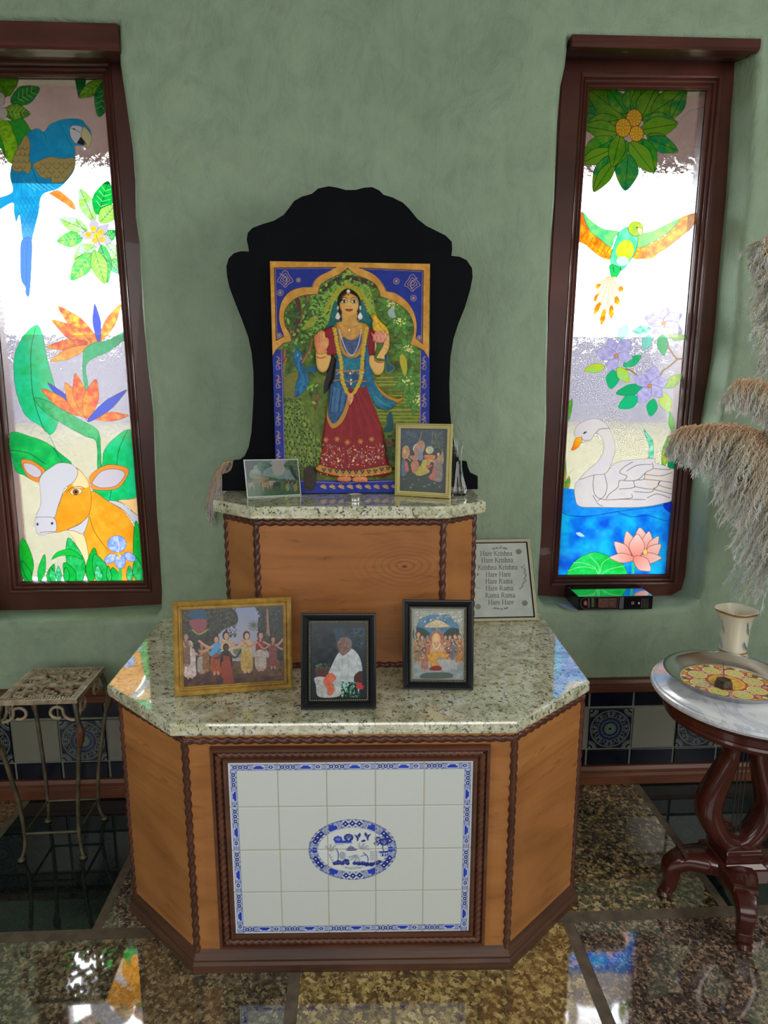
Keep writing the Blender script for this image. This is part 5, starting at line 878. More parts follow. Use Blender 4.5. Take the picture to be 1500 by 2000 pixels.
dp = sheet('painted_relief', qD, 440, 620, artD, mt_pic, deity, k=1.4, n=nD, hgt=relief, rim=.014)
g = G(); g.add([q-nD*s_ for s_ in (.0005, .014) for q in qD], [(0, 1, 2, 3), (7, 6, 5, 4), (0, 4, 5, 1), (1, 5, 6, 2), (2, 6, 7, 3), (3, 7, 4, 0)]); setw(g.build('backing_board', mt_blk), deity)
# ================================================================== FRAMES AND SMALL THINGS ON THE ALTAR
def panel_plane(BLp, BRp, z, tilt, th):
    t = math.radians(tilt); a = atz(*BLp, z+th*math.sin(t)); b = atz(*BRp, z+th*math.sin(t)); a[2] = b[2] = z+th*math.sin(t)+.0005
    ex = b-a; ex /= np.linalg.norm(ex); n0 = np.array([ex[1], -ex[0], 0]); ez = np.array([0, 0, math.cos(t)])-n0*math.sin(t); n = n0*math.cos(t)+np.array([0, 0, math.sin(t)])
    return a, ex, ez, n
def framed(name, lab, cat_, quad, z, tilt, prof, inn, th, mt, art, mta, k=None, extra=None, leg=True, glass=None, res=1.6, back=None, deep=.004, group=None):
    o, ex, ez, n = panel_plane(quad[3], quad[2], z, tilt, th)
    def L(p): w_ = atp(p[0], p[1], o, n)-o; return (float(w_@ex), float(w_@ez))
    q2 = [L(quad[3]), L(quad[2]), L(quad[1]), L(quad[0])]; q2[0] = (q2[0][0], 0.); q2[1] = (q2[1][0], 0.)
    r = tag(empty(name, tuple(o+ex*q2[1][0]*.5-np.array([0, 0, o[2]-z]))), lab, cat_, group)
    P3 = lambda p, h: Vector(o+ex*p[0]+ez*p[1]+n*h)
    g = G(); g.rings([[P3(p, h) for p in inset(q2, d)] for d, h in [(0, -th)]+prof+[(inn, -th*.8)]], True, False, False); setw(g.build('frame', mt, smooth=True, angle=25), r)
    g = G(); g.rings([[P3(p, h) for p in inset(q2, .001)] for h in (-th, -th+min(.002, th*.3))]); setw(g.build('back_panel', back or mt_blk), r)
    qi = inset(q2, inn-.001); W_, H_ = q2[1][0], q2[3][1]; nx = int(abs(quad[1][0]-quad[0][0])*res); ny = int(abs(quad[3][1]-quad[0][1])*res)
    quad3 = [np.array(P3(qi[i], -deep)) for i in (3, 2, 1, 0)]; setw(sheet('picture_print', quad3, nx, ny, art, mta, None, k=k, n=n, rim=.001), r)
    if extra: extra(r, P3, q2, n, ex, ez)
    if leg:
        a = P3((W_*.5, H_*.55), -th); nb = Vector((-n[0], -n[1], 0)).normalized(); dist = (a.z-z)*.28+.012; b_ = Vector((a.x+nb.x*dist, a.y+nb.y*dist, z+.001)); e = Vector(ex)*W_*.1
        g = G(); hh = Vector((0, 0, .003)); g.rings([[a-e*.6, a+e*.6, a+e*.6-hh-nb*.0, a-e*.6-hh], [b_-e, b_+e, b_+e+nb*.004, b_-e+nb*.004]]); setw(g.build('easel_leg', back or mt_blk), r)
    return r, P3, q2
mt_pr = m_vcol('glossy_photo_print', .2, .28)
mt_blf = plain('black_lacquer_frame', (13, 14, 18), .32, .1, 20, spec=.35)
mt_antq = m_wood('antique_gold_leaf', (80, 60, 22), (118, 90, 34), (146, 116, 52), (30, 30, 30), rough=.38); mt_beadg = plain('gilt_bead', (150, 140, 96), .35, .2, 60, k=1.8)
mt_gold2 = plain('pale_gold_metal', (150, 140, 84), .3, .06, 30, k=1.9); mt_acr = M('clear_acrylic', .03, .5); tr_ = mt_acr.n('ShaderNodeBsdfTransparent', Color=(.96, .98, .98, 1)); gl_ = mt_acr.n('ShaderNodeBsdfGlossy', Roughness=.06); fr_ = mt_acr.n('ShaderNodeFresnel', IOR=1.3); ms_ = mt_acr.n('ShaderNodeMixShader')
mt_acr.l(fr_.outputs[0], ms_.inputs[0]); mt_acr.l(tr_.outputs[0], ms_.inputs[1]); mt_acr.l(gl_.outputs[0], ms_.inputs[2]); mt_acr.l(ms_.outputs[0], mt_acr.t.nodes['Material Output'].inputs[0]); mt_acr = mt_acr.m
# --- gilt frame, dancing people in a landscape
A = Art(330, 1160, 580, 1370, 3, (40, 34, 36)); A.tr = (320, 1140, 5.357)
A.poly([(170, 220), (1270, 200), (1270, 800), (170, 800)], (100, 112, 140), sm=False, c2=(140, 132, 140), d=(0, 1)); A.poly([(170, 800), (600, 790), (800, 760), (1280, 780), (1280, 1060), (170, 1090)], (64, 46, 38), sm=False, c2=(92, 70, 54), cell=6); A.poly([(180, 900), (600, 930), (1280, 980), (1280, 1060), (170, 1100)], (52, 40, 42), c2=(80, 58, 50), cell=8)
A.poly([(170, 220), (520, 230), (700, 250), (770, 330), (760, 420), (640, 470), (560, 560), (600, 700), (560, 800), (170, 900)], (28, 30, 30), c2=(48, 52, 42), cell=4); A.poly([(980, 250), (1270, 200), (1270, 780), (1100, 720), (1000, 560), (980, 420), (1010, 320)], (26, 30, 32), c2=(46, 52, 46), cell=4)
A.dots(260, (200, 240, 760, 560), [(52, 60, 50), (24, 26, 26), (64, 66, 52)], 9); A.dots(160, (990, 240, 1260, 700), [(50, 58, 48), (24, 26, 26)], 9)
A.poly([(275, 265), (420, 260), (440, 370), (300, 385)], (24, 62, 88)); A.poly([(275, 385), (430, 375), (440, 470), (380, 520), (300, 470)], (112, 56, 68)); A.line([(300, 485), (370, 530), (460, 480)], 3, (110, 116, 50), sm=True)
A.poly([(1070, 240), (1095, 330), (1090, 520), (1070, 540), (1085, 340)], (116, 92, 80), sm=False); A.line([(1080, 240), (1088, 420), (1100, 540)], 4, (120, 92, 78), sm=True)
for k in range(12): t = k*.52; A.line([(1070, 240), (1070+110*math.cos(t), 250+60*abs(math.sin(t)))], 2.2, (46, 50, 44))
for k in range(12): t = k*.52; A.line([(940, 430), (940+60*math.cos(t), 440+55*math.sin(t))], 1.6, (66, 76, 66))
A.poly([(690, 800), (780, 770), (960, 760), (800, 810)], (120, 124, 128)); A.poly([(740, 640), (860, 640), (860, 740), (740, 740)], (70, 84, 74), c2=(90, 104, 84), cell=3)
def person(x, y, h, robe, skin=(150, 112, 92), hair=(30, 22, 20), la=-1, ra=1, low=None, w_=1.):
    s_ = h/400.
    A.poly([(x-38*s_*w_, y-300*s_), (x+38*s_*w_, y-300*s_), (x+50*s_*w_, y-120*s_), (x+46*s_*w_, y-20*s_), (x-40*s_*w_, y-20*s_), (x-46*s_*w_, y-140*s_)], robe, c2=tuple(int(c*.75) for c in robe), cell=3)
    if low: A.poly([(x-44*s_*w_, y-190*s_), (x+46*s_*w_, y-190*s_), (x+52*s_*w_, y-20*s_), (x-44*s_*w_, y-20*s_)], low, c2=tuple(int(c*.8) for c in low), cell=3)
    A.line([(x-34*s_, y-285*s_), (x-34*s_+la*60*s_, y-240*s_), (x-34*s_+la*110*s_, y-(300 if abs(la) > 1 else 230)*s_)], 22*s_/5.357, skin, sm=True); A.line([(x+34*s_, y-285*s_), (x+34*s_+ra*60*s_, y-240*s_), (x+34*s_+ra*110*s_, y-(320 if abs(ra) > 1 else 240)*s_)], 22*s_/5.357, skin, sm=True)
    A.line([(x-14*s_, y-24*s_), (x-16*s_, y)], 20*s_/5.357, skin); A.line([(x+20*s_, y-24*s_), (x+26*s_, y-4*s_)], 20*s_/5.357, skin)
    A.ell(x, y-352*s_, 34*s_, 44*s_, hair); A.ell(x+4*s_, y-346*s_, 23*s_, 31*s_, skin); A.line([(x, y-318*s_), (x, y-295*s_)], 18*s_/5.357, skin)
for a in ((270, 990, 400, (176, 160, 160), (150, 120, 110), (150, 140, 140), -.4, 1, None, 1.3), (395, 940, 340, (96, 70, 54), (120, 92, 74), (40, 30, 26), .6, .7, (140, 130, 124)), (440, 920, 300, (120, 86, 54), (130, 96, 74), (40, 30, 26), -.5, .6), (230, 870, 360, (110, 84, 70), (130, 106, 92), (70, 56, 50), .3, .4),
          (545, 950, 420, (60, 116, 160), (150, 112, 94), (40, 26, 24), -1, 1.3, (134, 68, 44)), (650, 930, 440, (168, 152, 120), (150, 116, 100), (30, 20, 20), -2, 1, (40, 32, 34)), (650, 1000, 380, (44, 34, 34), (60, 44, 40), (30, 22, 22), -.8, 1.2, (130, 58, 44)), (865, 930, 440, (170, 150, 106), (160, 126, 108), (40, 26, 22), -1, 1, (164, 136, 76)), (1010, 910, 420, (120, 36, 44), (146, 108, 92), (44, 28, 24), -1.3, 1.8, (160, 146, 140)), (1140, 890, 350, (116, 64, 60), (140, 102, 88), (44, 28, 24), -1.2, 1, None)): person(*a)
A.poly([(480, 720), (560, 620), (600, 640), (560, 700), (500, 760)], (60, 120, 160)); A.poly([(620, 750), (690, 760), (740, 1050), (625, 1050)], (118, 56, 44), sm=False, al=.8)
gfp = [(0, -.001), (.001, .001), (.005, .003), (.010, .001), (.0125, -.002), (.0145, .0005), (.017, .0005), (.018, -.003), (.020, -.003), (.0215, -.006)]
framed('picture_frame', 'wide antique gold frame with people dancing outdoors, left front of the lower worktop', 'picture frame', [(336, 1175.5), (568.5, 1165.5), (572, 1345), (341, 1361.5)], ZC, 13, gfp, .0205, .014, mt_antq, A, mt_pr, k=1.85, deep=.0065, back=plain('brown_board_back', (90, 66, 46), .8))
# --- black frame, elderly man in white shawl
def beads(inn, step=.0042, rad=.0019, hz=-.001):
    def f(r, P3, q2, n, ex, ez):
        q = inset(q2, inn); g = G()
        for i in range(4):
            a, b = P3(q[i], hz), P3(q[(i+1) % 4], hz); N = int((b-a).length/step)
            for k in range(N):
                c = a+(b-a)*(k+.5)/N; d = (b-a).normalized()*rad*.9; e = Vector(n).cross(d).normalized()*rad; u = Vector(n)*rad
                g.add([c-d, c+e, c+d, c-e, c+u, c-u], [(0, 1, 4), (1, 2, 4), (2, 3, 4), (3, 0, 4), (1, 0, 5), (2, 1, 5), (3, 2, 5), (0, 3, 5)])
        setw(g.build('bead_edge', mt_beadg, smooth=True, angle=180), r)
    return f
A = Art(584, 1190, 740, 1392, 3.5, (26, 36, 42)); A.tr = (570, 1150, 4.054)
A.poly([(180, 310), (580, 310), (580, 480), (180, 480)], (34, 56, 70), sm=False, c2=(28, 40, 50), cell=14); A.poly([(180, 330), (330, 330), (340, 640), (180, 660)], (18, 22, 28), c2=(30, 40, 46), cell=10); A.dots(26, (450, 330, 560, 470), [(20, 34, 40), (44, 66, 76)], 9)
A.poly([(180, 630), (300, 620), (290, 700), (190, 700)], (66, 44, 40), sm=False); A.dots(30, (190, 595, 300, 632), [(60, 84, 60), (36, 56, 44)], 6)
WS = (158, 164, 166)
A.poly([(180, 705), (260, 700), (300, 760), (380, 780), (375, 850), (215, 855), (190, 760)], (150, 150, 148), c2=(120, 120, 122), cell=5)
A.poly([(360, 520), (390, 500), (460, 475), (500, 490), (540, 550), (558, 640), (540, 660), (500, 700), (490, 740), (420, 780), (360, 840), (340, 780), (290, 690), (310, 620)], WS, c2=(128, 136, 140), cell=7, ol=(90, 98, 104), ow=.4)
for c in ([(395, 540), (400, 640), (360, 830)], [(440, 520), (450, 640), (430, 760)], [(340, 600), (380, 640)], [(520, 560), (500, 690)]): A.line(c, .7, (112, 120, 126), sm=True)
A.poly([(495, 690), (545, 650), (560, 700), (555, 770), (500, 760)], (60, 36, 34))
A.poly([(368, 470), (360, 440), (372, 405), (395, 386), (430, 382), (462, 398), (476, 430), (470, 470), (450, 500), (405, 530), (385, 515), (372, 500)], (112, 88, 80), c2=(84, 66, 62), cell=5); A.poly([(420, 385), (462, 398), (476, 430), (468, 470), (450, 470), (440, 430)], (92, 84, 84)); A.ell(448, 455, 9, 16, (120, 92, 82), ol=(60, 46, 44), ow=.4)
A.line([(372, 440), (392, 438)], .8, (40, 30, 28)); A.line([(372, 488), (388, 490)], .8, (60, 36, 34)); A.line([(362, 448), (360, 466), (370, 468)], .8, (70, 52, 48))
A.poly([(250, 740), (265, 700), (290, 672), (325, 672), (350, 710), (320, 740), (335, 800), (320, 835), (290, 840), (280, 790)], (176, 92, 70), c2=(150, 74, 56), cell=3, ol=(110, 50, 40), ow=.4)
A.dots(130, (390, 740, 530, 855), [(52, 108, 82), (30, 62, 50), (120, 150, 140), (24, 40, 34)], 7); A.dots(20, (510, 745, 570, 790), [(150, 50, 50)], 8)
bfp = [(0, -.002), (.0008, -.0005), (.004, .0), (.012, -.0035), (.0155, -.007), (.0165, -.0045), (.018, -.0045), (.0185, -.006), (.0215, -.006), (.022, -.008)]
framed('picture_frame', 'black frame with elderly person seated in white shawl, foremost of the three front frames', 'picture frame', [(587.5, 1198), (734, 1198), (735, 1385.5), (587.5, 1387)], ZC, 12, bfp, .0225, .013, mt_blf, A, mt_pr, k=1.9, deep=.0088, extra=beads(.0202, hz=-.005))
# --- black frame, enthroned figure under parasol
A = Art(782, 1165, 930, 1355, 3.5, (112, 116, 110)); A.tr = (570, 1150, 4.054)
A.poly([(970, 180), (1350, 180), (1350, 400), (970, 400)], (70, 110, 136), sm=False, c2=(50, 86, 112), cell=8); A.poly([(970, 310), (1050, 320), (1090, 370), (970, 400)], (30, 52, 50)); A.poly([(1200, 360), (1260, 310), (1340, 330), (1350, 400), (1200, 400)], (28, 48, 48))
A.poly([(968, 176), (1355, 176), (1355, 700), (1325, 700), (1325, 300), (1290, 240), (1240, 205), (1080, 205), (1010, 240), (985, 300), (985, 700), (968, 700)], (140, 142, 130), sm=False, c2=(112, 116, 108), cell=3); A.dots(60, (972, 180, 1350, 260), [(160, 160, 150), (120, 122, 116)], 6)
A.poly([(1050, 300), (1070, 280), (1110, 258), (1148, 246), (1190, 258), (1230, 282), (1248, 298), (1200, 306), (1100, 308)], (178, 164, 134), c2=(150, 132, 104), cell=3, ol=(100, 86, 66), ow=.4); A.line([(1148, 225), (1148, 250)], 1.2, (160, 130, 90)); A.line([(1148, 305), (1150, 345)], 1.6, (150, 120, 80))
A.poly([(970, 560), (1350, 560), (1350, 712), (970, 712)], (124, 132, 136), sm=False, c2=(100, 108, 114), cell=8); A.poly([(1060, 560), (1300, 560), (1310, 640), (1060, 650)], (146, 146, 142), sm=False, c2=(120, 122, 126), cell=3); A.poly([(1050, 668), (1240, 664), (1260, 705), (1030, 710)], (66, 78, 72))
for x, y, h, c in ((1000, 590, 260, (150, 118, 84)), (1030, 580, 220, (130, 110, 90)), (1075, 560, 200, (150, 96, 76)), (1215, 560, 200, (160, 120, 96)), (1250, 560, 200, (134, 88, 70)), (1290, 570, 220, (84, 96, 120)), (1325, 590, 240, (150, 110, 70)), (1050, 650, 190, (150, 104, 94))): person(x, y, h, c, (156, 124, 98), (70, 50, 40), .3, .3, None, 1.2)
A.dots(120, (975, 380, 1345, 560), [(160, 124, 90), (110, 70, 56), (70, 84, 104), (170, 150, 120), (60, 50, 44)], 6)
A.ell(1150, 400, 58, 68, (120, 60, 56), c2=(150, 100, 86), cell=3); A.ell(1143, 400, 36, 52, (172, 140, 100), ol=(110, 76, 50), ow=.5); A.ell(1143, 395, 20, 24, (186, 150, 110)); A.ell(1143, 372, 16, 14, (186, 156, 90))
A.poly([(1110, 430), (1180, 430), (1200, 500), (1100, 510)], (176, 140, 104), c2=(150, 110, 80), cell=3); A.line([(1115, 430), (1143, 480), (1175, 430)], 1.4, (180, 180, 170), sm=True); A.poly([(1075, 520), (1150, 500), (1230, 520), (1235, 545), (1150, 550), (1160, 600), (1170, 630), (1110, 620), (1080, 560)], (176, 132, 64), c2=(150, 104, 44), cell=3, ol=(110, 72, 30), ow=.4); A.poly([(1095, 625), (1130, 610), (1178, 615), (1180, 645), (1095, 645)], (110, 40, 40))
framed('picture_frame', 'black frame with a seated figure under a white parasol, right front of the lower worktop', 'picture frame', [(786.5, 1171.5), (925.5, 1172.5), (925, 1348.5), (786.5, 1346.8)], ZC, 12, bfp, .0225, .013, mt_blf, A, mt_pr, k=1.85, deep=.0088, extra=beads(.0202, hz=-.005))
# --- pale gold frame on the upper slab, swing scene by night
A = Art(768, 822, 888, 980, 4, (22, 34, 38)); A.tr = (770, 820, 10)
A.poly([(130, 200), (970, 200), (970, 520), (130, 560)], (22, 38, 52), sm=False, c2=(34, 58, 76), cell=5); A.dots(90, (740, 240, 960, 620), [(40, 62, 48), (24, 36, 32), (54, 76, 60)], 20); A.poly([(130, 1040), (960, 1040), (960, 1400), (130, 1400)], (26, 40, 34), sm=False, c2=(32, 48, 44), cell=6)
for c in ([(250, 240), (360, 270), (430, 330)], [(240, 260), (330, 310), (420, 350)]): A.line(c, 1.2, (64, 86, 100), sm=True)
A.line([(540, 225), (520, 320), (480, 430), (440, 620)], 1.5, (120, 92, 88), sm=True); A.line([(755, 225), (740, 400), (735, 520)], 1.3, (104, 92, 84))
def blob(pts, c, **k): A.poly(pts, c, c2=tuple(int(q*.8) for q in c), cell=3, **k)
blob([(165, 560), (210, 510), (260, 510), (300, 580), (300, 680), (240, 760), (160, 740)], (166, 124, 84)); A.ell(210, 620, 28, 36, (180, 130, 96)); blob([(155, 790), (230, 820), (240, 1050), (145, 1080)], (76, 92, 122)); blob([(210, 830), (250, 820), (285, 990), (230, 1010)], (178, 84, 66)); A.line([(240, 730), (320, 800)], 1.6, (180, 140, 110))
blob([(380, 520), (430, 470), (520, 400), (580, 430), (600, 520), (560, 640), (480, 760), (400, 800), (300, 740), (310, 700), (400, 690), (380, 600)], (160, 116, 84)); A.ell(510, 580, 40, 44, (100, 116, 150)); blob([(470, 640), (550, 640), (560, 760), (500, 800), (460, 720)], (110, 110, 140)); A.line([(385, 600), (370, 560), (410, 490), (450, 480)], 1.8, (160, 170, 176), sm=True)
A.ell(690, 590, 80, 76, (156, 160, 130), c2=(120, 140, 120), cell=3); A.ell(650, 600, 34, 42, (190, 150, 100)); blob([(590, 690), (700, 680), (800, 700), (780, 780), (700, 830), (600, 760)], (184, 106, 60)); blob([(570, 780), (700, 800), (690, 880), (620, 900), (690, 1000), (640, 1050), (480, 1095), (400, 1040), (440, 960), (520, 880)], (164, 148, 60)); blob([(330, 840), (420, 780), (480, 850), (470, 940), (430, 1020), (370, 1040), (330, 940)], (170, 110, 76)); blob([(620, 900), (750, 880), (680, 945)], (170, 60, 56))
blob([(840, 660), (880, 640), (900, 700), (950, 600), (955, 850), (790, 860), (770, 800), (840, 740)], (150, 124, 96)); A.ell(862, 672, 28, 32, (176, 130, 100)); blob([(790, 830), (930, 850), (925, 1190), (760, 1180), (670, 1120), (740, 1020)], (124, 106, 104)); blob([(790, 850), (800, 1000), (770, 1180), (670, 1120), (740, 1020)], (170, 88, 70)); A.line([(705, 790), (770, 820)], 2, (190, 150, 110))
for x, y, c in ((320, 1320, (140, 96, 96)), (590, 1300, (150, 104, 104)), (885, 1305, (140, 92, 100)), (680, 1270, (100, 110, 100)), (790, 1235, (96, 120, 120)), (360, 1260, (80, 104, 90)), (190, 1160, (60, 70, 66)), (480, 1165, (60, 76, 66))): A.ell(x, y, 26, 20, c, c2=(50, 60, 56), cell=2)
g2 = [(0, -.001), (.001, .001), (.003, .0015), (.0045, -.001), (.006, .001), (.0085, .001), (.0095, -.002), (.0125, -.002), (.0135, -.004)]
framed('picture_frame', 'pale gold frame with a night swing scene, on the upper slab before the glass vase', 'picture frame', [(773, 826.5), (883, 828), (878, 974), (770.5, 967.5)], ZS, 5.5, g2, .0132, .012, mt_gold2, A, mt_pr, k=1.9, deep=.0045, res=2.2, leg=False)
# --- acrylic stand with pasture picture
A = Art(472, 892, 594, 980, 4, (96, 112, 96)); A.tr = (470, 880, 11.54)
A.poly([(60, 200), (1400, 200), (1400, 700), (60, 700)], (112, 124, 122), sm=False, c2=(88, 108, 108), cell=9); A.poly([(700, 230), (1000, 230), (960, 520), (760, 540)], (136, 130, 126)); A.poly([(100, 640), (500, 560), (900, 640), (1400, 680), (1400, 1060), (120, 1060)], (76, 94, 58), sm=False, c2=(48, 68, 50), cell=4); A.poly([(120, 880), (1400, 860), (1400, 1060), (120, 1060)], (44, 70, 52), sm=False, c2=(64, 88, 56), cell=3)
A.poly([(80, 230), (470, 220), (400, 300), (300, 350), (290, 420), (220, 450), (200, 560), (220, 640), (150, 660), (130, 500), (80, 400)], (34, 46, 44), c2=(48, 62, 56), cell=3); A.poly([(370, 360), (420, 260), (560, 240), (700, 320), (700, 360), (560, 420), (500, 500), (490, 560), (470, 560), (460, 480), (390, 420)], (52, 76, 66), c2=(72, 98, 84), cell=3)
A.poly([(970, 330), (1080, 230), (1290, 210), (1330, 640), (1240, 660), (1200, 520), (1130, 420), (1060, 440)], (58, 74, 58), c2=(90, 104, 72), cell=3); A.line([(1130, 380), (1190, 520), (1280, 660)], 6, (42, 50, 44), sm=True)
A.poly([(200, 520), (420, 540), (640, 620), (560, 660), (250, 620)], (112, 112, 76), c2=(90, 96, 64), cell=3)
for x, y, c in ((250, 780, (120, 124, 100)), (470, 690, (140, 104, 70)), (360, 700, (110, 100, 76)), (560, 780, (150, 124, 96)), (650, 740, (150, 108, 76)), (720, 740, (150, 140, 124)), (820, 770, (50, 54, 50))):
    A.poly([(x-70, y-50), (x+50, y-60), (x+80, y-20), (x+70, y+40), (x+50, y+130), (x+36, y+50), (x-30, y+40), (x-44, y+140), (x-62, y+60), (x-80, y+10)], c, c2=tuple(int(q*.75) for q in c), cell=2)
for x, y, c in ((1050, 900, (140, 132, 70)), (1140, 900, (70, 96, 110)), (1230, 910, (150, 124, 60))): A.poly([(x-40, y-140), (x+20, y-160), (x+50, y-100), (x+40, y), (x-10, y+10), (x-30, y-40)], c, c2=tuple(int(q*.75) for q in c), cell=2); A.line([(x-30, y-140), (x-60, y-260)], 1.6, (60, 60, 56)); A.line([(x+20, y-150), (x+50, y-250)], 1.4, (130, 110, 90)); A.ell(x-6, y-185, 22, 26, (60, 50, 46))
def acr(r, P3, q2, n, ex, ez):
    g = G(); g.rings([[P3(p, h) for p in inset(q2, .0005)] for h in (-.0005, .0012)]); setw(g.build('clear_cover', mt_acr, bevel=.0003), r)
    nb = Vector((-n[0], -n[1], 0)).normalized(); a = P3(q2[0], -.003); b = P3(q2[1], -.003); a.z = b.z = ZS+.0006; g = G(); u = Vector((0, 0, .002)); g.rings([[a, b, b+u, a+u], [a+nb*.014, b+nb*.014, b+nb*.014+u, a+nb*.014+u]]); setw(g.build('clear_foot', mt_acr), r)
framed('photo_stand', 'small clear acrylic stand holding a green pasture picture with cattle, left on the upper slab', 'photo stand', [(475.6, 897.8), (582.4, 896.5), (588.7, 967), (483, 972.7)], ZS, 6, [(0, -.001), (.0006, -.0004), (.002, -.0004), (.0022, -.001)], .0022, .003, plain('white_acrylic_edge', (176, 180, 182), .2, .02), A, mt_pr, k=1.75, deep=.001, extra=acr, leg=False, res=2.2, back=plain('white_card', (150, 150, 146), .6, .02))
# --- mantra frame leaning on the wall behind
A = Art(895, 1040, 1060, 1222, 5, (132, 138, 132)); A._put((slice(0, A.H), slice(0, A.W)), np.ones((A.H, A.W), bool), (128, 135, 130), 1, (140, 146, 138), 20)
TX = (40, 44, 40)
for i, (s_, a, b) in enumerate((('Hare Krishna', 938, 1001), ('Hare Krishna', 940, 1002.5), ('Krishna Krishna', 933.5, 1011), ('Hare Hare', 948.5, 997.5), ('Hare Rama', 948, 1001.5), ('Hare Rama', 948.5, 1003), ('Rama Rama', 947.5, 1006.5), ('Hare Hare', 953.5, 1003.5))):
    text(A, s_, (a+b)/2, (1085.3, 1098.3, 1112.3, 1126, 1139.5, 1153, 1167, 1180.5)[i], 6.2, TX, b-a, skew=-.012, wt=.105)
LG = (74, 84, 70)
for x0, y0, sg in ((973, 1071, 1), (975, 1188, -1)):
    for dx, a in ((-11, .1), (-5, -.3), (3, -.9), (9, -.2), (13, .2)): A.leaf((x0+dx+5*math.cos(a), y0+5*math.sin(a)*sg), (x0+dx, y0), 3.2, LG, ol=(50, 58, 48), ow=.3)
    A.line([(x0-14, y0+1), (x0+14, y0)], .6, LG)
for k in range(9): y = 1106+k*5.3; x = 1022+4*math.sin(k*.45)-(k > 6)*3; A.leaf((x-3.4+(k % 2)*6, y+3), (x, y), 2.4, LG, ol=None); A.leaf((x+3, y-3), (x, y), 2., LG, ol=None)
A.line([(1016, 1106), (1023, 1112), (1025, 1125), (1021, 1140), (1018, 1150)], .7, LG, sm=True); A.line([(930, 1146), (936, 1149), (941, 1149)], 1, LG, sm=True); A.ell(933, 1122, 2, 3, LG)
for x, y in ((1013, 1077.5), (1025, 1178), (933.5, 1185)): A.ell(x, y, 5.5, 5, (88, 92, 72), ol=(60, 60, 50), ow=.5); A.line([(x-3, y-2), (x, y+3), (x+3, y-3)], .7, (50, 52, 44))
mp = [(0, -.001), (.0008, .0008), (.003, .001), (.0045, -.001), (.006, .0006), (.0082, 0), (.0084, -.002)]
def inner_line(r, P3, q2, n, ex, ez):
    g = G(); g.rings([[P3(p, h) for p in inset(q2, d)] for d, h in ((.0084, -.006), (.0084, -.0018), (.0098, -.0018), (.0122, -.0042), (.0122, -.006))], True, False, False); setw(g.build('black_inner_edge', mt_blf, smooth=True, angle=30), r)
framed('picture_frame', 'slim silver-gold frame with printed mantra lines, leaning on the wall right of the upper cabinet', 'picture frame', [(899, 1054.5), (1034.8, 1052.5), (1051.3, 1211.5), (906, 1214.5)], ZC, 14, mp, .0122, .010, plain('champagne_metal', (150, 146, 120), .3, .05, k=1.8), A, m_vcol('printed_paper_behind_glass', .2, .3), k=1.75, deep=.0048, extra=inner_line, leg=False, res=3.4)
# --- tealight, pebbles, bud vase
mt_alu = plain('brushed_aluminium', (170, 172, 172), .28, .05, 60, metal=1, k=1.6); mt_wax = plain('white_wax', (170, 166, 156), .4, .03)
c = atz(693.5, 978, ZS); c[2] = ZS; t_ = tag(empty('tealight_candle', tuple(c)), 'small tealight candle in a silver metal cup, centre of the upper slab', 'candle')
g = G(); g.lathe([(0, .0005), (.0175, .0005), (.0188, .002), (.0188, .0165), (.0196, .0175), (.0188, .018), (.0178, .017), (.0176, .012), (0, .012)], c, 40); setw(g.build('metal_cup', mt_alu, smooth=True), t_)
g = G(); g.lathe([(.0174, .012), (.0172, .0138), (.004, .0132), (0, .013)], c, 32); setw(g.build('wax', mt_wax, smooth=True), t_); g = G(); g.tube([c+np.array([0, 0, .012]), c+np.array([.001, 0, .018]), c+np.array([.002, 0, .021])], .0006, 6); setw(g.build('wick', mt_blk), t_)
def pebble(u, v, r, mt, lab):
    c = atz(u, v, ZS); g = G(); g.lathe([(0, 0.0003), (r*.8, r*.15), (r, r*.6), (r*.8, r*1.15), (r*.4, r*1.4), (0, r*1.45)], c, 12, 1.2, .9); return tag(g.build('pebble', mt, smooth=True, angle=180), lab, 'pebble')
pebble(558.5, 972, .0042, plain('pale_green_stone', (150, 146, 100), .4), 'tiny pale yellowish pebble before the clear photo stand'); pebble(896.5, 973, .0016, mt_blk, 'tiny black bead below the glass bud vase')
gl = M('clear_glass', .02, .5, ior=1.45); gl.p.inputs['Transmission Weight'].default_value = 1; gl.p.inputs['Base Color'].default_value = (.97, .985, .98, 1)
gn = gl.n('ShaderNodeTexWave', Scale=60., Distortion=3.); gl.l(gl.co((1, 1, .1)), gn.inputs['Vector']); gl.bump(gn.outputs[1], .015, .0005); mt_glass = gl.m
c = atz(893, 968, ZS); c[1] += .012
g = G(); pr_ = [(.024, .0005), (.027, .004), (.0275, .012), (.024, .028), (.018, .05), (.0135, .075), (.012, .10), (.0135, .125), (.0175, .148), (.0185, .151), (.017, .151), (.0115, .124), (.0102, .10), (.0115, .075), (.016, .05), (.0215, .028), (.0245, .013), (.0225, .007), (0, .006)]
nn_ = 48; rs = []
for r_, z_ in [(0, .0005)]+pr_:
    am = .10*max(0, 1-z_/.09); rs.append([(c[0]+r_*(1+am*math.cos(9*(2*math.pi*k/nn_)))*math.cos(2*math.pi*k/nn_), c[1]+r_*(1+am*math.cos(9*(2*math.pi*k/nn_)))*math.sin(2*math.pi*k/nn_), c[2]+z_) for k in range(nn_)])
g.rings(rs, True, False, False); tag(g.build('bud_vase', mt_glass, smooth=True, angle=60), 'small clear fluted glass bud vase behind the pale gold frame', 'vase')
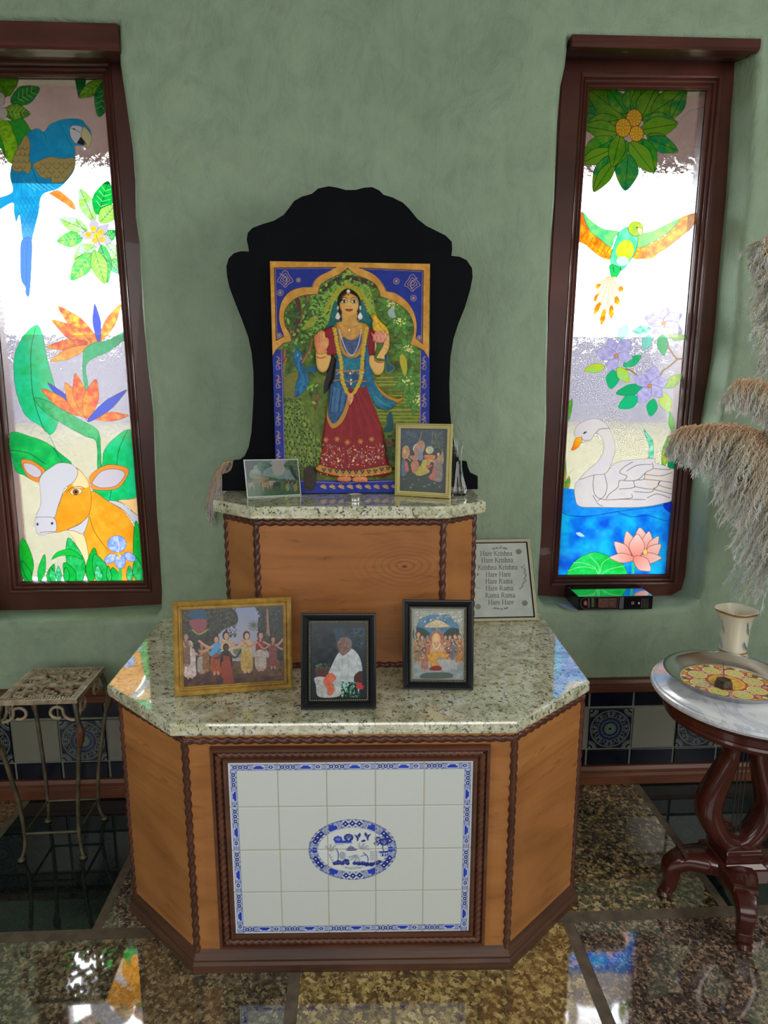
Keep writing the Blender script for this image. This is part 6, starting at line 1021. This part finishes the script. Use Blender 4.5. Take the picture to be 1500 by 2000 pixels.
# --- incense carton on the right window sill
zs = .6335; a = aty(1129, 1193, -.02); b = aty(1274, 1191, -.02)
A = Art(1120, 1158, 1280, 1198, 6, (14, 13, 15)); A.tr = (1070, 1120, 6.52)
A.poly([(415, 385), (425, 330), (470, 305), (900, 293), (885, 455), (465, 455), (430, 430)], (22, 20, 22), sm=False, ol=(104, 92, 92), ow=.6); A.ell(480, 378, 21, 30, (128, 60, 64), c2=(150, 90, 90), cell=2)
for k in range(8): A.line([(512, 322+k*15), (532, 326+k*15)], .9, (104, 100, 100))
for k in range(9): A.line([(560, 318+k*13), (585, 320+k*13)], 1.1, (100, 104, 60))
A.poly([(645, 318), (878, 314), (870, 436), (642, 436)], (96, 66, 58), sm=False, c2=(74, 50, 46), cell=3); A.poly([(765, 345), (860, 343), (855, 420), (770, 418)], None, sm=False, ol=(40, 26, 26), ow=.6); A.line([(600, 330), (602, 430)], .8, (70, 64, 60)); A.poly([(920, 300), (972, 298), (962, 450), (905, 450)], (74, 74, 76), sm=False)
A.poly([(1062, 360), (1100, 358), (1100, 396), (1062, 396)], (96, 92, 94), sm=False); A.ell(1160, 378, 13, 15, (150, 146, 146))
for k in range(5): A.line([(1195+k*20, 320), (1192+k*20, 440)], .8, (92, 90, 92))
mt_bx = m_vcol('glossy_black_carton', .12, .5); mt_bx2 = plain('glossy_black_card', (10, 10, 12), .06, .1, ior=2.0); mt_in = plain('grey_card_inside', (110, 120, 130), .6, .02)
zt_ = .6805; bx = tag(empty('incense_box', (float(a[0]+b[0])/2, 0, zs)), 'black incense carton with open end flap and glossy top, on the right window sill', 'box')
g = G(); g.box((a[0], -.0185, zs+.0005), (b[0], .112, zt_)); setw(g.build('carton', mt_bx2, bevel=.0006), bx)
setw(sheet('printed_front', [(a[0]+.0005, -.0192, zt_-.0008), (b[0]-.0005, -.0192, zt_-.0008), (b[0]-.0005, -.0192, zs+.001), (a[0]+.0005, -.0192, zs+.001)], 420, 110, A, mt_bx, None, k=1.8, n=(0, -1, 0), rim=.0006), bx)
fx = a[0]; g = G(); g.rings([[(x, y, zs+.0006+h+(fx-x)*.12) for x, y in ((fx-.001, -.019), (fx-.03, -.016), (fx-.042, -.006), (fx-.052, .012), (fx-.058, .03), (fx-.001, .04))][::-1] for h in (0, .0009)]); setw(g.build('end_flap', mt_in), bx)
# ================================================================== IRON STAND (left)
mt_iron = plain('cream_rubbed_brown_iron', (134, 120, 98), .5, .25, 40, k=1.9); mt_irl = plain('worn_bronze_iron', (74, 68, 50), .5, .3, 30, k=1.9)
ZP = .5; pc = [atz(u, v, ZP) for u, v in ((0, 1369), (158, 1364), (199, 1302), (52, 1308))]; cen = sum(pc)/4; exs = pc[1]-pc[0]; exs /= np.linalg.norm(exs); eys = np.array([-exs[1], exs[0], 0]); hs = .109
st = tag(empty('plant_stand', (float(cen[0]), float(cen[1]), 0)), 'slender iron plant stand with openwork square top, left of the altar', 'plant stand')
def SP(x, y, z): p = cen+exs*x+eys*y; return (p[0], p[1], z)
def ring_sq(g, h0, h1, z0, z1):
    R = lambda h, z: [SP(x, y, z) for x, y in ((-h, -h), (h, -h), (h, h), (-h, h))]; g.rings([R(h1, z0), R(h1, z1), R(h0, z1), R(h0, z0), R(h1, z0)], True, False, False)
g = G(); ring_sq(g, hs-.006, hs, ZP-.013, ZP); ring_sq(g, hs-.024, hs-.004, ZP-.008, ZP-.003)
for i in range(26):
    t = -hs+.012+i*(2*hs-.024)/25
    for a in ((t, -hs+.013), (t, hs-.013), (-hs+.013, t), (hs-.013, t)):
        e = (.0022, .007) if abs(a[1]) > abs(a[0])*.999 and abs(a[1]) == hs-.013 else (.007, .0022)
        if a[1] in (-hs+.013, hs-.013): e = (.0022, .007)
        g.rings([[SP(a[0]+sx*e[0], a[1]+sy*e[1], ZP-.003+h) for sx, sy in ((-1, -1), (1, -1), (1, 1), (-1, 1))] for h in (0, .003)])
def spiral(cx, cy, r, a0, turns, sg, shr=.75, n=26): return [(cx+r*(1-shr*i/n)*math.cos(a0+sg*turns*6.283*i/n), cy+r*(1-shr*i/n)*math.sin(a0+sg*turns*6.283*i/n)) for i in range(n+1)]
def flat(path, r): g.tube([SP(x, y, ZP-.005) for x, y in path], [r*1.25*(1-.3*i/len(path)) for i in range(len(path))], 8, flat=1)
for sx in (-1, 1):
    for sy in (-1, 1):
        f = lambda P: [(sx*x, sy*y) for x, y in P]
        flat(f(spiral(.046, .030, .026, 3.3, 1.25, 1)), .0055); flat(f(spiral(.026, .066, .018, 4.5, 1.1, -1)), .0045); flat(f(spiral(.068, .066, .017, 2.6, 1.1, 1)), .0045); flat(f([(.004, .006), (.018, .014), (.022, .03)]), .006)
        flat(f([(.046, .058), (.06, .048), (.078, .05), (.088, .04)]), .0045); flat(f([(.04, .004), (.06, -.0), (.09, .004)]), .005); flat(f([(.004, .04), (.0, .06), (.006, .09)]), .005); flat(f([(.05, .082), (.055, .09)]), .006)
g.lathe([(0, 0), (.014, .001), (.013, .005), (.006, .008), (0, .008)], np.array(SP(0, 0, ZP-.008)), 12)
setw(g.build('openwork_top', mt_iron, smooth=True, angle=45), st)
fz = [(.487, .97), (.46, 1.03), (.42, 1.09), (.38, 1.08), (.33, 1.0), (.26, .91), (.17, .80), (.08, .755), (.05, .765), (.025, .80), (.008, .86)]
ctr2 = np.array([-.905+.0, -.222])
def legp(sx, sy, z, f):
    t = max(0, min(1, (ZP-z)/.42)); bx, by = SP(sx*hs*.93*f/1., sy*hs*.93*f, 0)[:2]; dx = (ctr2[0]-cen[0])*t; dy = (ctr2[1]-cen[1])*t; return (bx+dx, by+dy+ (1-t)*0, z)
for sx, sy in ((-1, -1), (1, -1), (1, 1), (-1, 1)):
    P = [legp(sx, sy, z, f) for z, f in fz]; P = cat(P, 5, False); n = len(P); g = G(); g.tube(P, [.0075-.0025*i/n for i in range(n)], 8)
    fp = P[-1]; g.lathe([(0, .0), (.010, .001), (.011, .005), (.006, .011), (0, .012)], np.array([fp[0], fp[1], .0005]), 14)
    leg = setw(g.build('leg', mt_irl, smooth=True, angle=60), st)
    g = G(); b = np.array(legp(sx, sy, .43, 1.09)); b2 = np.array(legp(sx, sy, .35, 1.03)); o_ = np.array([exs*sx+eys*sy]).ravel()[:3]*.007; m_ = (b+b2)/2+o_
    g.tube([b+o_*.3, b*.75+b2*.25+o_*1.1, m_, b*.2+b2*.8+o_*.5, b2], [.005, .013, .012, .008, .003], 8); setw(g.build('leaf_ornament', plain('copper_tinted_iron', (84, 56, 38), .5, .2, 30, k=1.5) if 'cti' not in globals() else globals()['cti'], leg, smooth=True), leg)
    for dx, dy in ((-sx, 0), (0, -sy)):
        base = np.array(legp(sx, sy, .455, 1.0)); d3 = exs*dx+eys*dy; g = G()
        pts = [base+d3*(.004+.03*math.sin(t)*1.0+.0)+np.array([0, 0, .024*(1-math.cos(t))-.02]) for t in np.linspace(0, 1.4, 8)]+[base+d3*(.050+.019*math.sin(t))+np.array([0, 0, .004+.017*math.cos(t)-.0]) for t in np.linspace(-.9, 3.6, 16)]
        g.tube(pts, [.0045]*len(pts), 8); setw(g.build('scroll', mt_iron, leg, smooth=True, angle=80), leg)
    sx2, sy2 = {(-1, -1): (1, -1), (1, -1): (1, 1), (1, 1): (-1, 1), (-1, 1): (-1, -1)}[(sx, sy)]
    g = G(); g.tube([legp(sx, sy, .08, .755), legp(sx2, sy2, .08, .755)], .0035, 8); setw(g.build('stretcher', mt_irl, st, smooth=True), st)
# ================================================================== MARBLE-TOPPED TABLE (right)
TCX, TCY, TZ = .985, -.53, .602
mm = M('white_veined_marble', .12, .5, ior=1.6); f = mm.noise(mm.co((1, 1, 1), (.2, .3, .6)), 5, 7, .65, 2.2); mm.col(mm.ramp(f, [(.40, alb((174, 176, 182))), (.485, alb((150, 154, 162))), (.51, alb((174, 176, 182))), (.7, alb((180, 182, 188)))])); mt_mar = mm.m
mt_mah = m_wood('polished_red_mahogany', (42, 15, 12), (58, 23, 18), (74, 32, 26), (3, 3, 14), rough=.25, coat=.4, k=1.25)
tb_ = tag(empty('marble_table', (TCX, TCY, 0)), 'round white marble-topped mahogany table with lyre pedestal, right of the altar', 'table')
g = G(); g.lathe([(0, -.026), (.216, -.026), (.222, -.025), (.233, -.020), (.2365, -.013), (.2345, -.006), (.228, -.0045), (.2275, -.002), (.224, 0), (0, 0)], (TCX, TCY, TZ), 96); setw(g.build('marble_top', mt_mar, smooth=True, angle=35), tb_)
g = G(); g.lathe([(0, -.08), (.196, -.08), (.2, -.077), (.203, -.068), (.201, -.062), (.206, -.056), (.207, -.04), (.212, -.034), (.216, -.0265), (0, -.0265)], (TCX, TCY, TZ), 96); setw(g.build('apron', mt_mah, smooth=True, angle=35), tb_)
def bar(g, pts, w_, d_, ax=(0, 1, 0), n=10):     # rounded rectangular section bar following pts in the xz plane, depth along ax
    P = cat(pts, 6, False); rs = []; ax = Vector(ax)
    for i in range(len(P)):
        t = Vector(P[min(i+1, len(P)-1)]-P[max(i-1, 0)]).normalized(); nn = t.cross(ax).normalized(); k = i/(len(P)-1); ww = np.interp(k, np.linspace(0, 1, len(w_)), w_); dd = np.interp(k, np.linspace(0, 1, len(d_)), d_)
        rs.append([Vector(P[i])+nn*(ww*(abs(math.cos(a))**.6)*np.sign(math.cos(a)))+ax*(dd*(abs(math.sin(a))**.6)*np.sign(math.sin(a))) for a in [2*math.pi*j/n+.01 for j in range(n)]])
    g.rings(rs)
X = lambda x, z, y=0: (TCX+x, TCY+y, z)
for s_ in (-1, 1):
    g = G(); bar(g, [X(s_*.085, .515), X(s_*.066, .485), X(s_*.04, .455), X(s_*.036, .42), X(s_*.052, .37), X(s_*.074, .31), X(s_*.08, .26), X(s_*.06, .21), X(s_*.03, .175), X(0, .165)], [.026, .024, .018, .016, .023, .029, .030, .027, .024, .02], [.03, .03, .028, .026, .028, .030, .032, .032, .032, .032]); setw(g.build('lyre_arm', mt_mah, smooth=True, angle=60), tb_)
g = G(); g.box((TCX-.1, TCY-.035, .49), (TCX+.1, TCY+.035, .524)); setw(g.build('crossbar', mt_mah, bevel=.004), tb_)
for k in (-1, 0, 1): g = G(); g.tube([X(k*.011, .19), X(k*.011, .492)], .0016, 6); setw(g.build('lyre_string', plain('brass_rod', (30, 26, 22), .4) if k == -1 else bpy.data.materials['brass_rod'], smooth=True), tb_)
g = G()
for h0, h1, r0, r1 in ((.085, .125, .062, .062), (.125, .135, .062, .05), (.135, .160, .046, .042), (.160, .172, .05, .046)): g.prism([(TCX-r0, TCY-r0), (TCX+r0, TCY-r0), (TCX+r0, TCY+r0), (TCX-r0, TCY+r0)], [(0, h0), (r0-r1, h1)])
setw(g.build('pedestal_block', mt_mah, bevel=.003), tb_)
for a in (176, 251, 356, 71):
    d = np.array([math.cos(math.radians(a)), math.sin(math.radians(a)), 0]); C0 = np.array([TCX, TCY, 0]); ax = (-d[1], d[0], 0); Q = lambda r, z: C0+d*r+np.array([0, 0, z])
    g = G(); bar(g, [Q(.04, .105), Q(.085, .112), Q(.13, .11), Q(.158, .09), Q(.160, .062), Q(.160, .035), Q(.170, .014)], [.026, .026, .024, .024, .021, .016, .013], [.05, .042, .030, .024, .020, .018, .019], ax); g.lathe([(0, 0), (.016, .0), (.019, .006), (.014, .016), (0, .02)], Q(.172, .0005), 16)
    g.prism([tuple((Q(.128, 0)+np.array(ax)*y_+d*x_)[:2]) for x_, y_ in ((0, -.027), (.012, -.027), (.012, .027), (0, .027))] if True else [], [(0, .098), (0, .136)]); setw(g.build('leg', mt_mah, smooth=True, angle=45), tb_)
# tray with mandala and incense
TRX, TRY = .935, -.505; mst = M('polished_steel', .14, .5, metal=1); mst.col(alb((190, 190, 192), 1.3)); mt_st = mst.m
ty = tag(empty('round_tray', (TRX, TRY, TZ)), 'round stainless steel tray with orange mandala print, on the marble table', 'tray')
g = G(); g.lathe([(0, .0005), (.112, .0005), (.118, .003), (.142, .024), (.150, .0265), (.1515, .0285), (.1495, .0285), (.1405, .026), (.1165, .0055), (.111, .003), (0, .003)], (TRX, TRY, TZ), 96); setw(g.build('steel_dish', mt_st, smooth=True, angle=60), ty)
A = Art(0, 0, 200, 200, 3.2, (190, 160, 100)); OGc, YLc, RDc, GRc, CRc = (196, 130, 30), (196, 170, 70), (150, 50, 54), (60, 90, 40), (200, 190, 150)
A.ell(100, 100, 100, 100, (176, 160, 120)); A.ell(100, 100, 96, 96, RDc, c2=(170, 90, 60), cell=3)
for k in range(40): t = k*math.pi/20; A.leaf((100+98*math.cos(t), 100+98*math.sin(t)), (100+84*math.cos(t), 100+84*math.sin(t)), 12, (OGc, YLc, GRc, CRc)[k % 4], ol=(140, 80, 40), ow=.5)
for k in range(8):
    t = k*math.pi/4; x, y = 100+64*math.cos(t), 100+64*math.sin(t); A.ell(x, y, 22, 22, CRc, ol=RDc, ow=1.6); A.ell(x, y, 18, 18, YLc, ol=(160, 120, 60), ow=.6)
    for q in range(10): u = q*.628; A.leaf((x+16*math.cos(u), y+16*math.sin(u)), (x, y), 5, (190, 180, 120), ol=(90, 100, 60), ow=.5)
    t += math.pi/8
    for r in (50, 66, 80): A.petals((100+r*math.cos(t), 100+r*math.sin(t)), [(100+r*math.cos(t)+7*math.cos(u), 100+r*math.sin(t)+7*math.sin(u)) for u in np.arange(0, 6.2, 1.05)], .6, CRc, RDc)
A.ell(100, 100, 40, 40, OGc, ol=RDc, ow=1.6, c2=YLc, cell=4); A.ell(100, 100, 33, 33, (206, 150, 30), c2=(190, 110, 20), cell=3)
for k in range(20): t = k*math.pi/10; A.leaf((100+31*math.cos(t), 100+31*math.sin(t)), (100+12*math.cos(t), 100+12*math.sin(t)), 8, YLc if k % 2 else OGc, ol=(150, 80, 40), ow=.5)
A.ell(100, 100, 12, 12, RDc); A.ell(100, 100, 8, 8, YLc)
A.dots(500, (20, 90, 110, 130), [(120, 116, 116), (140, 134, 130), (150, 140, 120)], 1.0, inside=lambda x, y: abs(y-112+(x-20)*.1) < 10)
R_ = .1095; zq = TZ+.0034; setw(sheet('mandala_print', [(TRX-R_, TRY+R_, zq), (TRX+R_, TRY+R_, zq), (TRX+R_, TRY-R_, zq), (TRX-R_, TRY-R_, zq)], 260, 260, A, m_vcol('printed_enamel', .35, .4), None, k=1.9, local=(200, 200), n=(0, 0, 1), mask=lambda U, V: (U-100)**2+(V-100)**2 < 99.5**2), ty)
mt_hb = plain('carved_dark_wood', (70, 54, 40), .6, .35, 90, k=1.6); hp = atz(1413, 1340, TZ+.004); ih = tag(empty('incense_holder', tuple(hp)), 'small carved dark incense holder on the mandala tray', 'incense holder')
g = G(); g.lathe([(0, .0), (.0235, .0), (.0235, .004), (.0175, .018), (.0140, .018), (.0135, .0165), (0, .0165)], (hp[0], hp[1], TZ+.0042), 6); setw(g.build('carved_base', mt_hb), ih)
tag(G().tube([(hp[0], hp[1], TZ+.0215), (hp[0]-.006, hp[1]+.002, TZ+.068)], .0009, 6).build('incense_stick', plain('red_brown_stick', (104, 50, 50), .6, k=1.6), smooth=True), 'thin partly burnt incense stick standing in the small holder', 'incense stick')
# cream porcelain vase
mt_por = plain('cream_porcelain', (170, 166, 148), .15, .02, 10, k=1.85); mt_gilt = plain('worn_gilt_band', (150, 104, 62), .35, .2, 60, k=1.5); mt_bl = plain('blue_grey_painted_leaf', (90, 112, 120), .3, .2, 50)
cv = np.array([1.044, -.345, TZ+.0008]); vs_ = tag(empty('porcelain_vase', tuple(cv)), 'cream porcelain vase with flared square rim and gilt bands, behind the steel tray', 'vase')
def sqr(r, z, n=40, p=.55, rot=.35): return [(cv[0]+r*math.cos(rot+t)*(1/(abs(math.cos(t))**3+abs(math.sin(t))**3)**(1/3)), cv[1]+r*math.sin(rot+t)*(1/(abs(math.cos(t))**3+abs(math.sin(t))**3)**(1/3)), cv[2]+z) for t in [2*math.pi*k/n for k in range(n)]]
prv = [(.001, 0), (.039, 0), (.041, .003), (.038, .009), (.033, .016), (.0315, .022), (.0318, .035), (.0325, .06), (.034, .09), (.0385, .118), (.0455, .132), (.051, .142), (.0500, .143), (.0445, .133), (.037, .118), (.032, .09), (.030, .06), (.029, .03), (.001, .028)]
g = G(); g.rings([sqr(r, z) for r, z in prv], True, True, True); setw(g.build('body', mt_por, smooth=True, angle=60), vs_)
for za, zb_, nm in ((.0195, .0245, 'gilt_band'), (.134, .142, 'gilt_band')):
    ra, rb = np.interp([za, zb_], [.016, .022, .035, .118, .132, .142], [.033, .0315, .0318, .0385, .0455, .051]); g = G(); g.rings([sqr(ra+.0004, za), sqr(ra+.001, za+.001), sqr(rb+.001, zb_-.001), sqr(rb+.0004, zb_)], True, False, False); setw(g.build(nm, mt_gilt, smooth=True), vs_)
for k in range(2):
    a0 = math.pi*.97+k*1.9; g = G()
    for (da, z0, z1) in ((0, .12, .09), (.12, .105, .075), (-.05, .06, .035), (.08, .05, .03)):
        g.tube([np.array([cv[0]+.0375*math.cos(a0+da+t*.25), cv[1]+.0375*math.sin(a0+da+t*.25), cv[2]+z0+(z1-z0)*t])*np.array([1, 1, 1]) for t in np.linspace(0, 1, 6)], [.0005, .0022, .0028, .0022, .0012, .0004], 6)
    setw(g.build('painted_leaf_sprig', mt_bl, smooth=True), vs_)
# dark vase holding the pampas plumes
vd = np.array([1.172, -.428, TZ+.0008]); dv = tag(G().lathe([(0, 0), (.03, 0), (.045, .008), (.056, .03), (.05, .055), (.032, .085), (.022, .12), (.022, .17), (.028, .185), (.025, .185), (.019, .17), (.019, .12), (.028, .085), (.045, .05), (.04, .02), (0, .012)], vd, 40).build('dark_vase', plain('dark_brown_glaze', (18, 16, 16), .3, .1), smooth=True, angle=60), 'small dark round vase holding tall pampas plumes, right end of the marble table', 'vase')
# ================================================================== PAMPAS PLUMES
def m_pampas():
    m = M('dry_pampas_fluff', .8, .15); a = m.n('ShaderNodeVertexColor', layer_name='Col'); m.col(a.outputs[0]); tl_ = m.n('ShaderNodeBsdfTranslucent'); m.l(a.outputs[0], tl_.inputs[0]); mx_ = m.n('ShaderNodeMixShader', Fac=.45)
    o_ = m.t.nodes['Material Output']; m.l(m.p.outputs[0], mx_.inputs[1]); m.l(tl_.outputs[0], mx_.inputs[2]); m.l(mx_.outputs[0], o_.inputs[0]); return m.m
mt_pam = m_pampas()
def plume(name, axis, nb, L0, L1, dirs, spread, stem, lab, grp, hair=18, hl=.02, tint=((218, 184, 152), (240, 224, 214)), ymin=-9, grav=1.0, rr=.0017):
    """axis: world points base to tip; branches of length L0 (base) to L1 (tip) leave along dirs and droop"""
    AX = cat(axis, 12, False); N = len(AX); V = []; F = []; Cc = []
    c0, c1 = lin(tint[0])*1.32, lin(tint[1])*1.25
    def cone(P, r0, r1, ca, cb):
        P = np.asarray(P); n = len(P); b = len(V)
        for i, p in enumerate(P):
            t = P[min(i+1, n-1)]-P[max(i-1, 0)]; t = t/(np.linalg.norm(t)+1e-9); e = np.cross(t, (0.3, .9, .2)); e /= np.linalg.norm(e)+1e-9; f = np.cross(t, e); r = r0+(r1-r0)*i/(n-1); c = ca+(cb-ca)*i/(n-1)
            for k in range(3): a = 2.094*k; V.append(p+(e*math.cos(a)+f*math.sin(a))*r); Cc.append(c)
        for i in range(n-1):
            for k in range(3): q = b+i*3; k2 = (k+1) % 3; F.append((q+k, q+k2, q+3+k2, q+3+k))
    for j in range(nb):
        u = (j+rng.random())/nb; u = min(u, .999); s = AX[int(u*(N-1))]; L = (L0+(L1-L0)*u)*rng.uniform(.55, 1.05)
        tan = AX[min(int(u*(N-1))+1, N-1)]-AX[max(int(u*(N-1))-1, 0)]; tan = tan/(np.linalg.norm(tan)+1e-9)
        d = np.array(dirs[0])*(1-u)+np.array(dirs[1])*u+rng.normal(0, spread, 3)*np.array([1, 1.3, .8])+tan*.35; d /= np.linalg.norm(d); P = [s+rng.normal(0, .004, 3)]; K_ = 7; dd = d.copy()
        for k in range(K_): dd = dd+np.array([0, 0, -.26*grav])+rng.normal(0, .05, 3); dd /= np.linalg.norm(dd); P.append(P[-1]+dd*L/K_)
        P = np.array(P); P[:, 1] = np.clip(P[:, 1], ymin, -.006); jc = rng.uniform(.85, 1.08); cone(P, rr, rr*.25, c0*jc, c1*jc)
        nh = int(hair*L/.1)+4
        for h in range(nh):
            q = rng.random()**.8*K_*.999; i = int(q); p = P[i]+(P[i+1]-P[i])*(q-i); t = (P[i+1]-P[i]); t /= np.linalg.norm(t)+1e-9; d2 = t*.8+rng.normal(0, .36, 3)+np.array([0, 0, -.22]); d2 /= np.linalg.norm(d2); l = hl*rng.uniform(.5, 1.2)*(1-.35*q/K_)
            p2 = p+d2*l*.55; p3 = p2+(d2+np.array([0, 0, -.35]))*l*.5
            if p3[1] > -.004 or min(p2[1], p3[1]) < ymin: continue
            w_ = c0+(c1-c0)*min(1, q/K_+.25*rng.random()); cone([p, p2, p3], rr*.75, rr*.3, w_*jc, np.minimum(w_*jc*1.12, .92))
    V = np.array(V); F = np.array(F, np.int32); me = bpy.data.meshes.new(name); me.vertices.add(len(V)); me.vertices.foreach_set('co', V.astype(np.float32).ravel()); me.loops.add(len(F)*4); me.loops.foreach_set('vertex_index', F.ravel()); me.polygons.add(len(F)); me.polygons.foreach_set('loop_start', np.arange(0, len(F)*4, 4, dtype=np.int32)); me.polygons.foreach_set('loop_total', np.full(len(F), 4, np.int32)); me.update(calc_edges=True)
    ca = me.color_attributes.new('Col', 'FLOAT_COLOR', 'POINT'); ca.data.foreach_set('color', np.c_[np.clip(np.array(Cc), 0, .9), np.ones(len(V))].astype(np.float32).ravel())
    r = tag(empty(name, tuple(stem[0])), lab, 'dried grass', grp); setw(link('fluff', me, None, (mt_pam,)), r)
    g = G(); g.tube(cat(list(stem)+[axis[0]], 8, False), .0022, 6); g.tube(AX, .0016, 6); setw(g.build('stem', plain('dry_stalk', (176, 150, 104), .6) if 'dry_stalk' not in bpy.data.materials else bpy.data.materials['dry_stalk'], smooth=True), r); return r
neck = vd+np.array([0, 0, .175]); foot_ = vd+np.array([0, 0, .03]); GP = 'pampas plumes in the dark vase'
def ax(pts): return [aty(u, v, y) for u, v, y in pts]
plume('pampas_plume', ax([(1620, 1040, -.36), (1580, 940, -.34), (1530, 868, -.32), (1470, 838, -.30), (1400, 830, -.28), (1330, 836, -.27)]), 400, .335, .085, [(-.75, -.15, -.25), (-.75, -.1, -.5)], .22, [foot_, neck, neck+np.array([.09, .02, .12])], 'lowest and largest pampas plume, arching left across the right window frame', GP, 34, .024)
plume('pampas_plume', ax([(1600, 900, -.34), (1570, 820, -.33), (1530, 768, -.32), (1485, 745, -.31), (1438, 742, -.30)]), 190, .13, .075, [(-.8, -.1, -.2), (-.6, -.1, -.7)], .2, [foot_, neck+np.array([.003, 0, 0]), neck+np.array([.1, .03, .2])], 'middle pampas plume with a drooping tuft beside the right window edge', GP, 34, .022)
plume('pampas_plume', ax([(1620, 880, -.3), (1590, 760, -.3), (1560, 640, -.29), (1530, 540, -.28), (1500, 468, -.27)]), 380, .2, .06, [(-.75, -.1, .15), (-.7, -.1, .15)], .22, [foot_, neck+np.array([-.003, .003, 0]), neck+np.array([.11, .04, .22])], 'tallest pampas plume, upright along the right edge of the picture', GP, 34, .022)
plume('pampas_plume', ax([(1640, 960, -.26), (1600, 900, -.26), (1550, 850, -.25), (1500, 840, -.24), (1462, 862, -.24)]), 110, .16, .07, [(-.7, 0, -.2), (-.5, 0, -.8)], .2, [foot_, neck+np.array([0, -.003, 0]), neck+np.array([.1, .05, .15])], 'short pampas plume tucked behind the largest one', GP, 30, .022)
plume('pampas_plume', ax([(500, 925, -.028), (465, 905, -.028), (438, 905, -.028), (420, 935, -.026), (412, 965, -.024)]), 90, .17, .10, [(-.35, 0, -.5), (-.25, 0, -.9)], .1, [(-.30, -.017, ZC+.002), (-.305, -.017, .85), (-.31, -.02, 1.12)], 'white pampas plume hanging behind the left side of the upper cabinet', None, 30, .02, ((206, 180, 160), (226, 218, 218)), ymin=-.027)
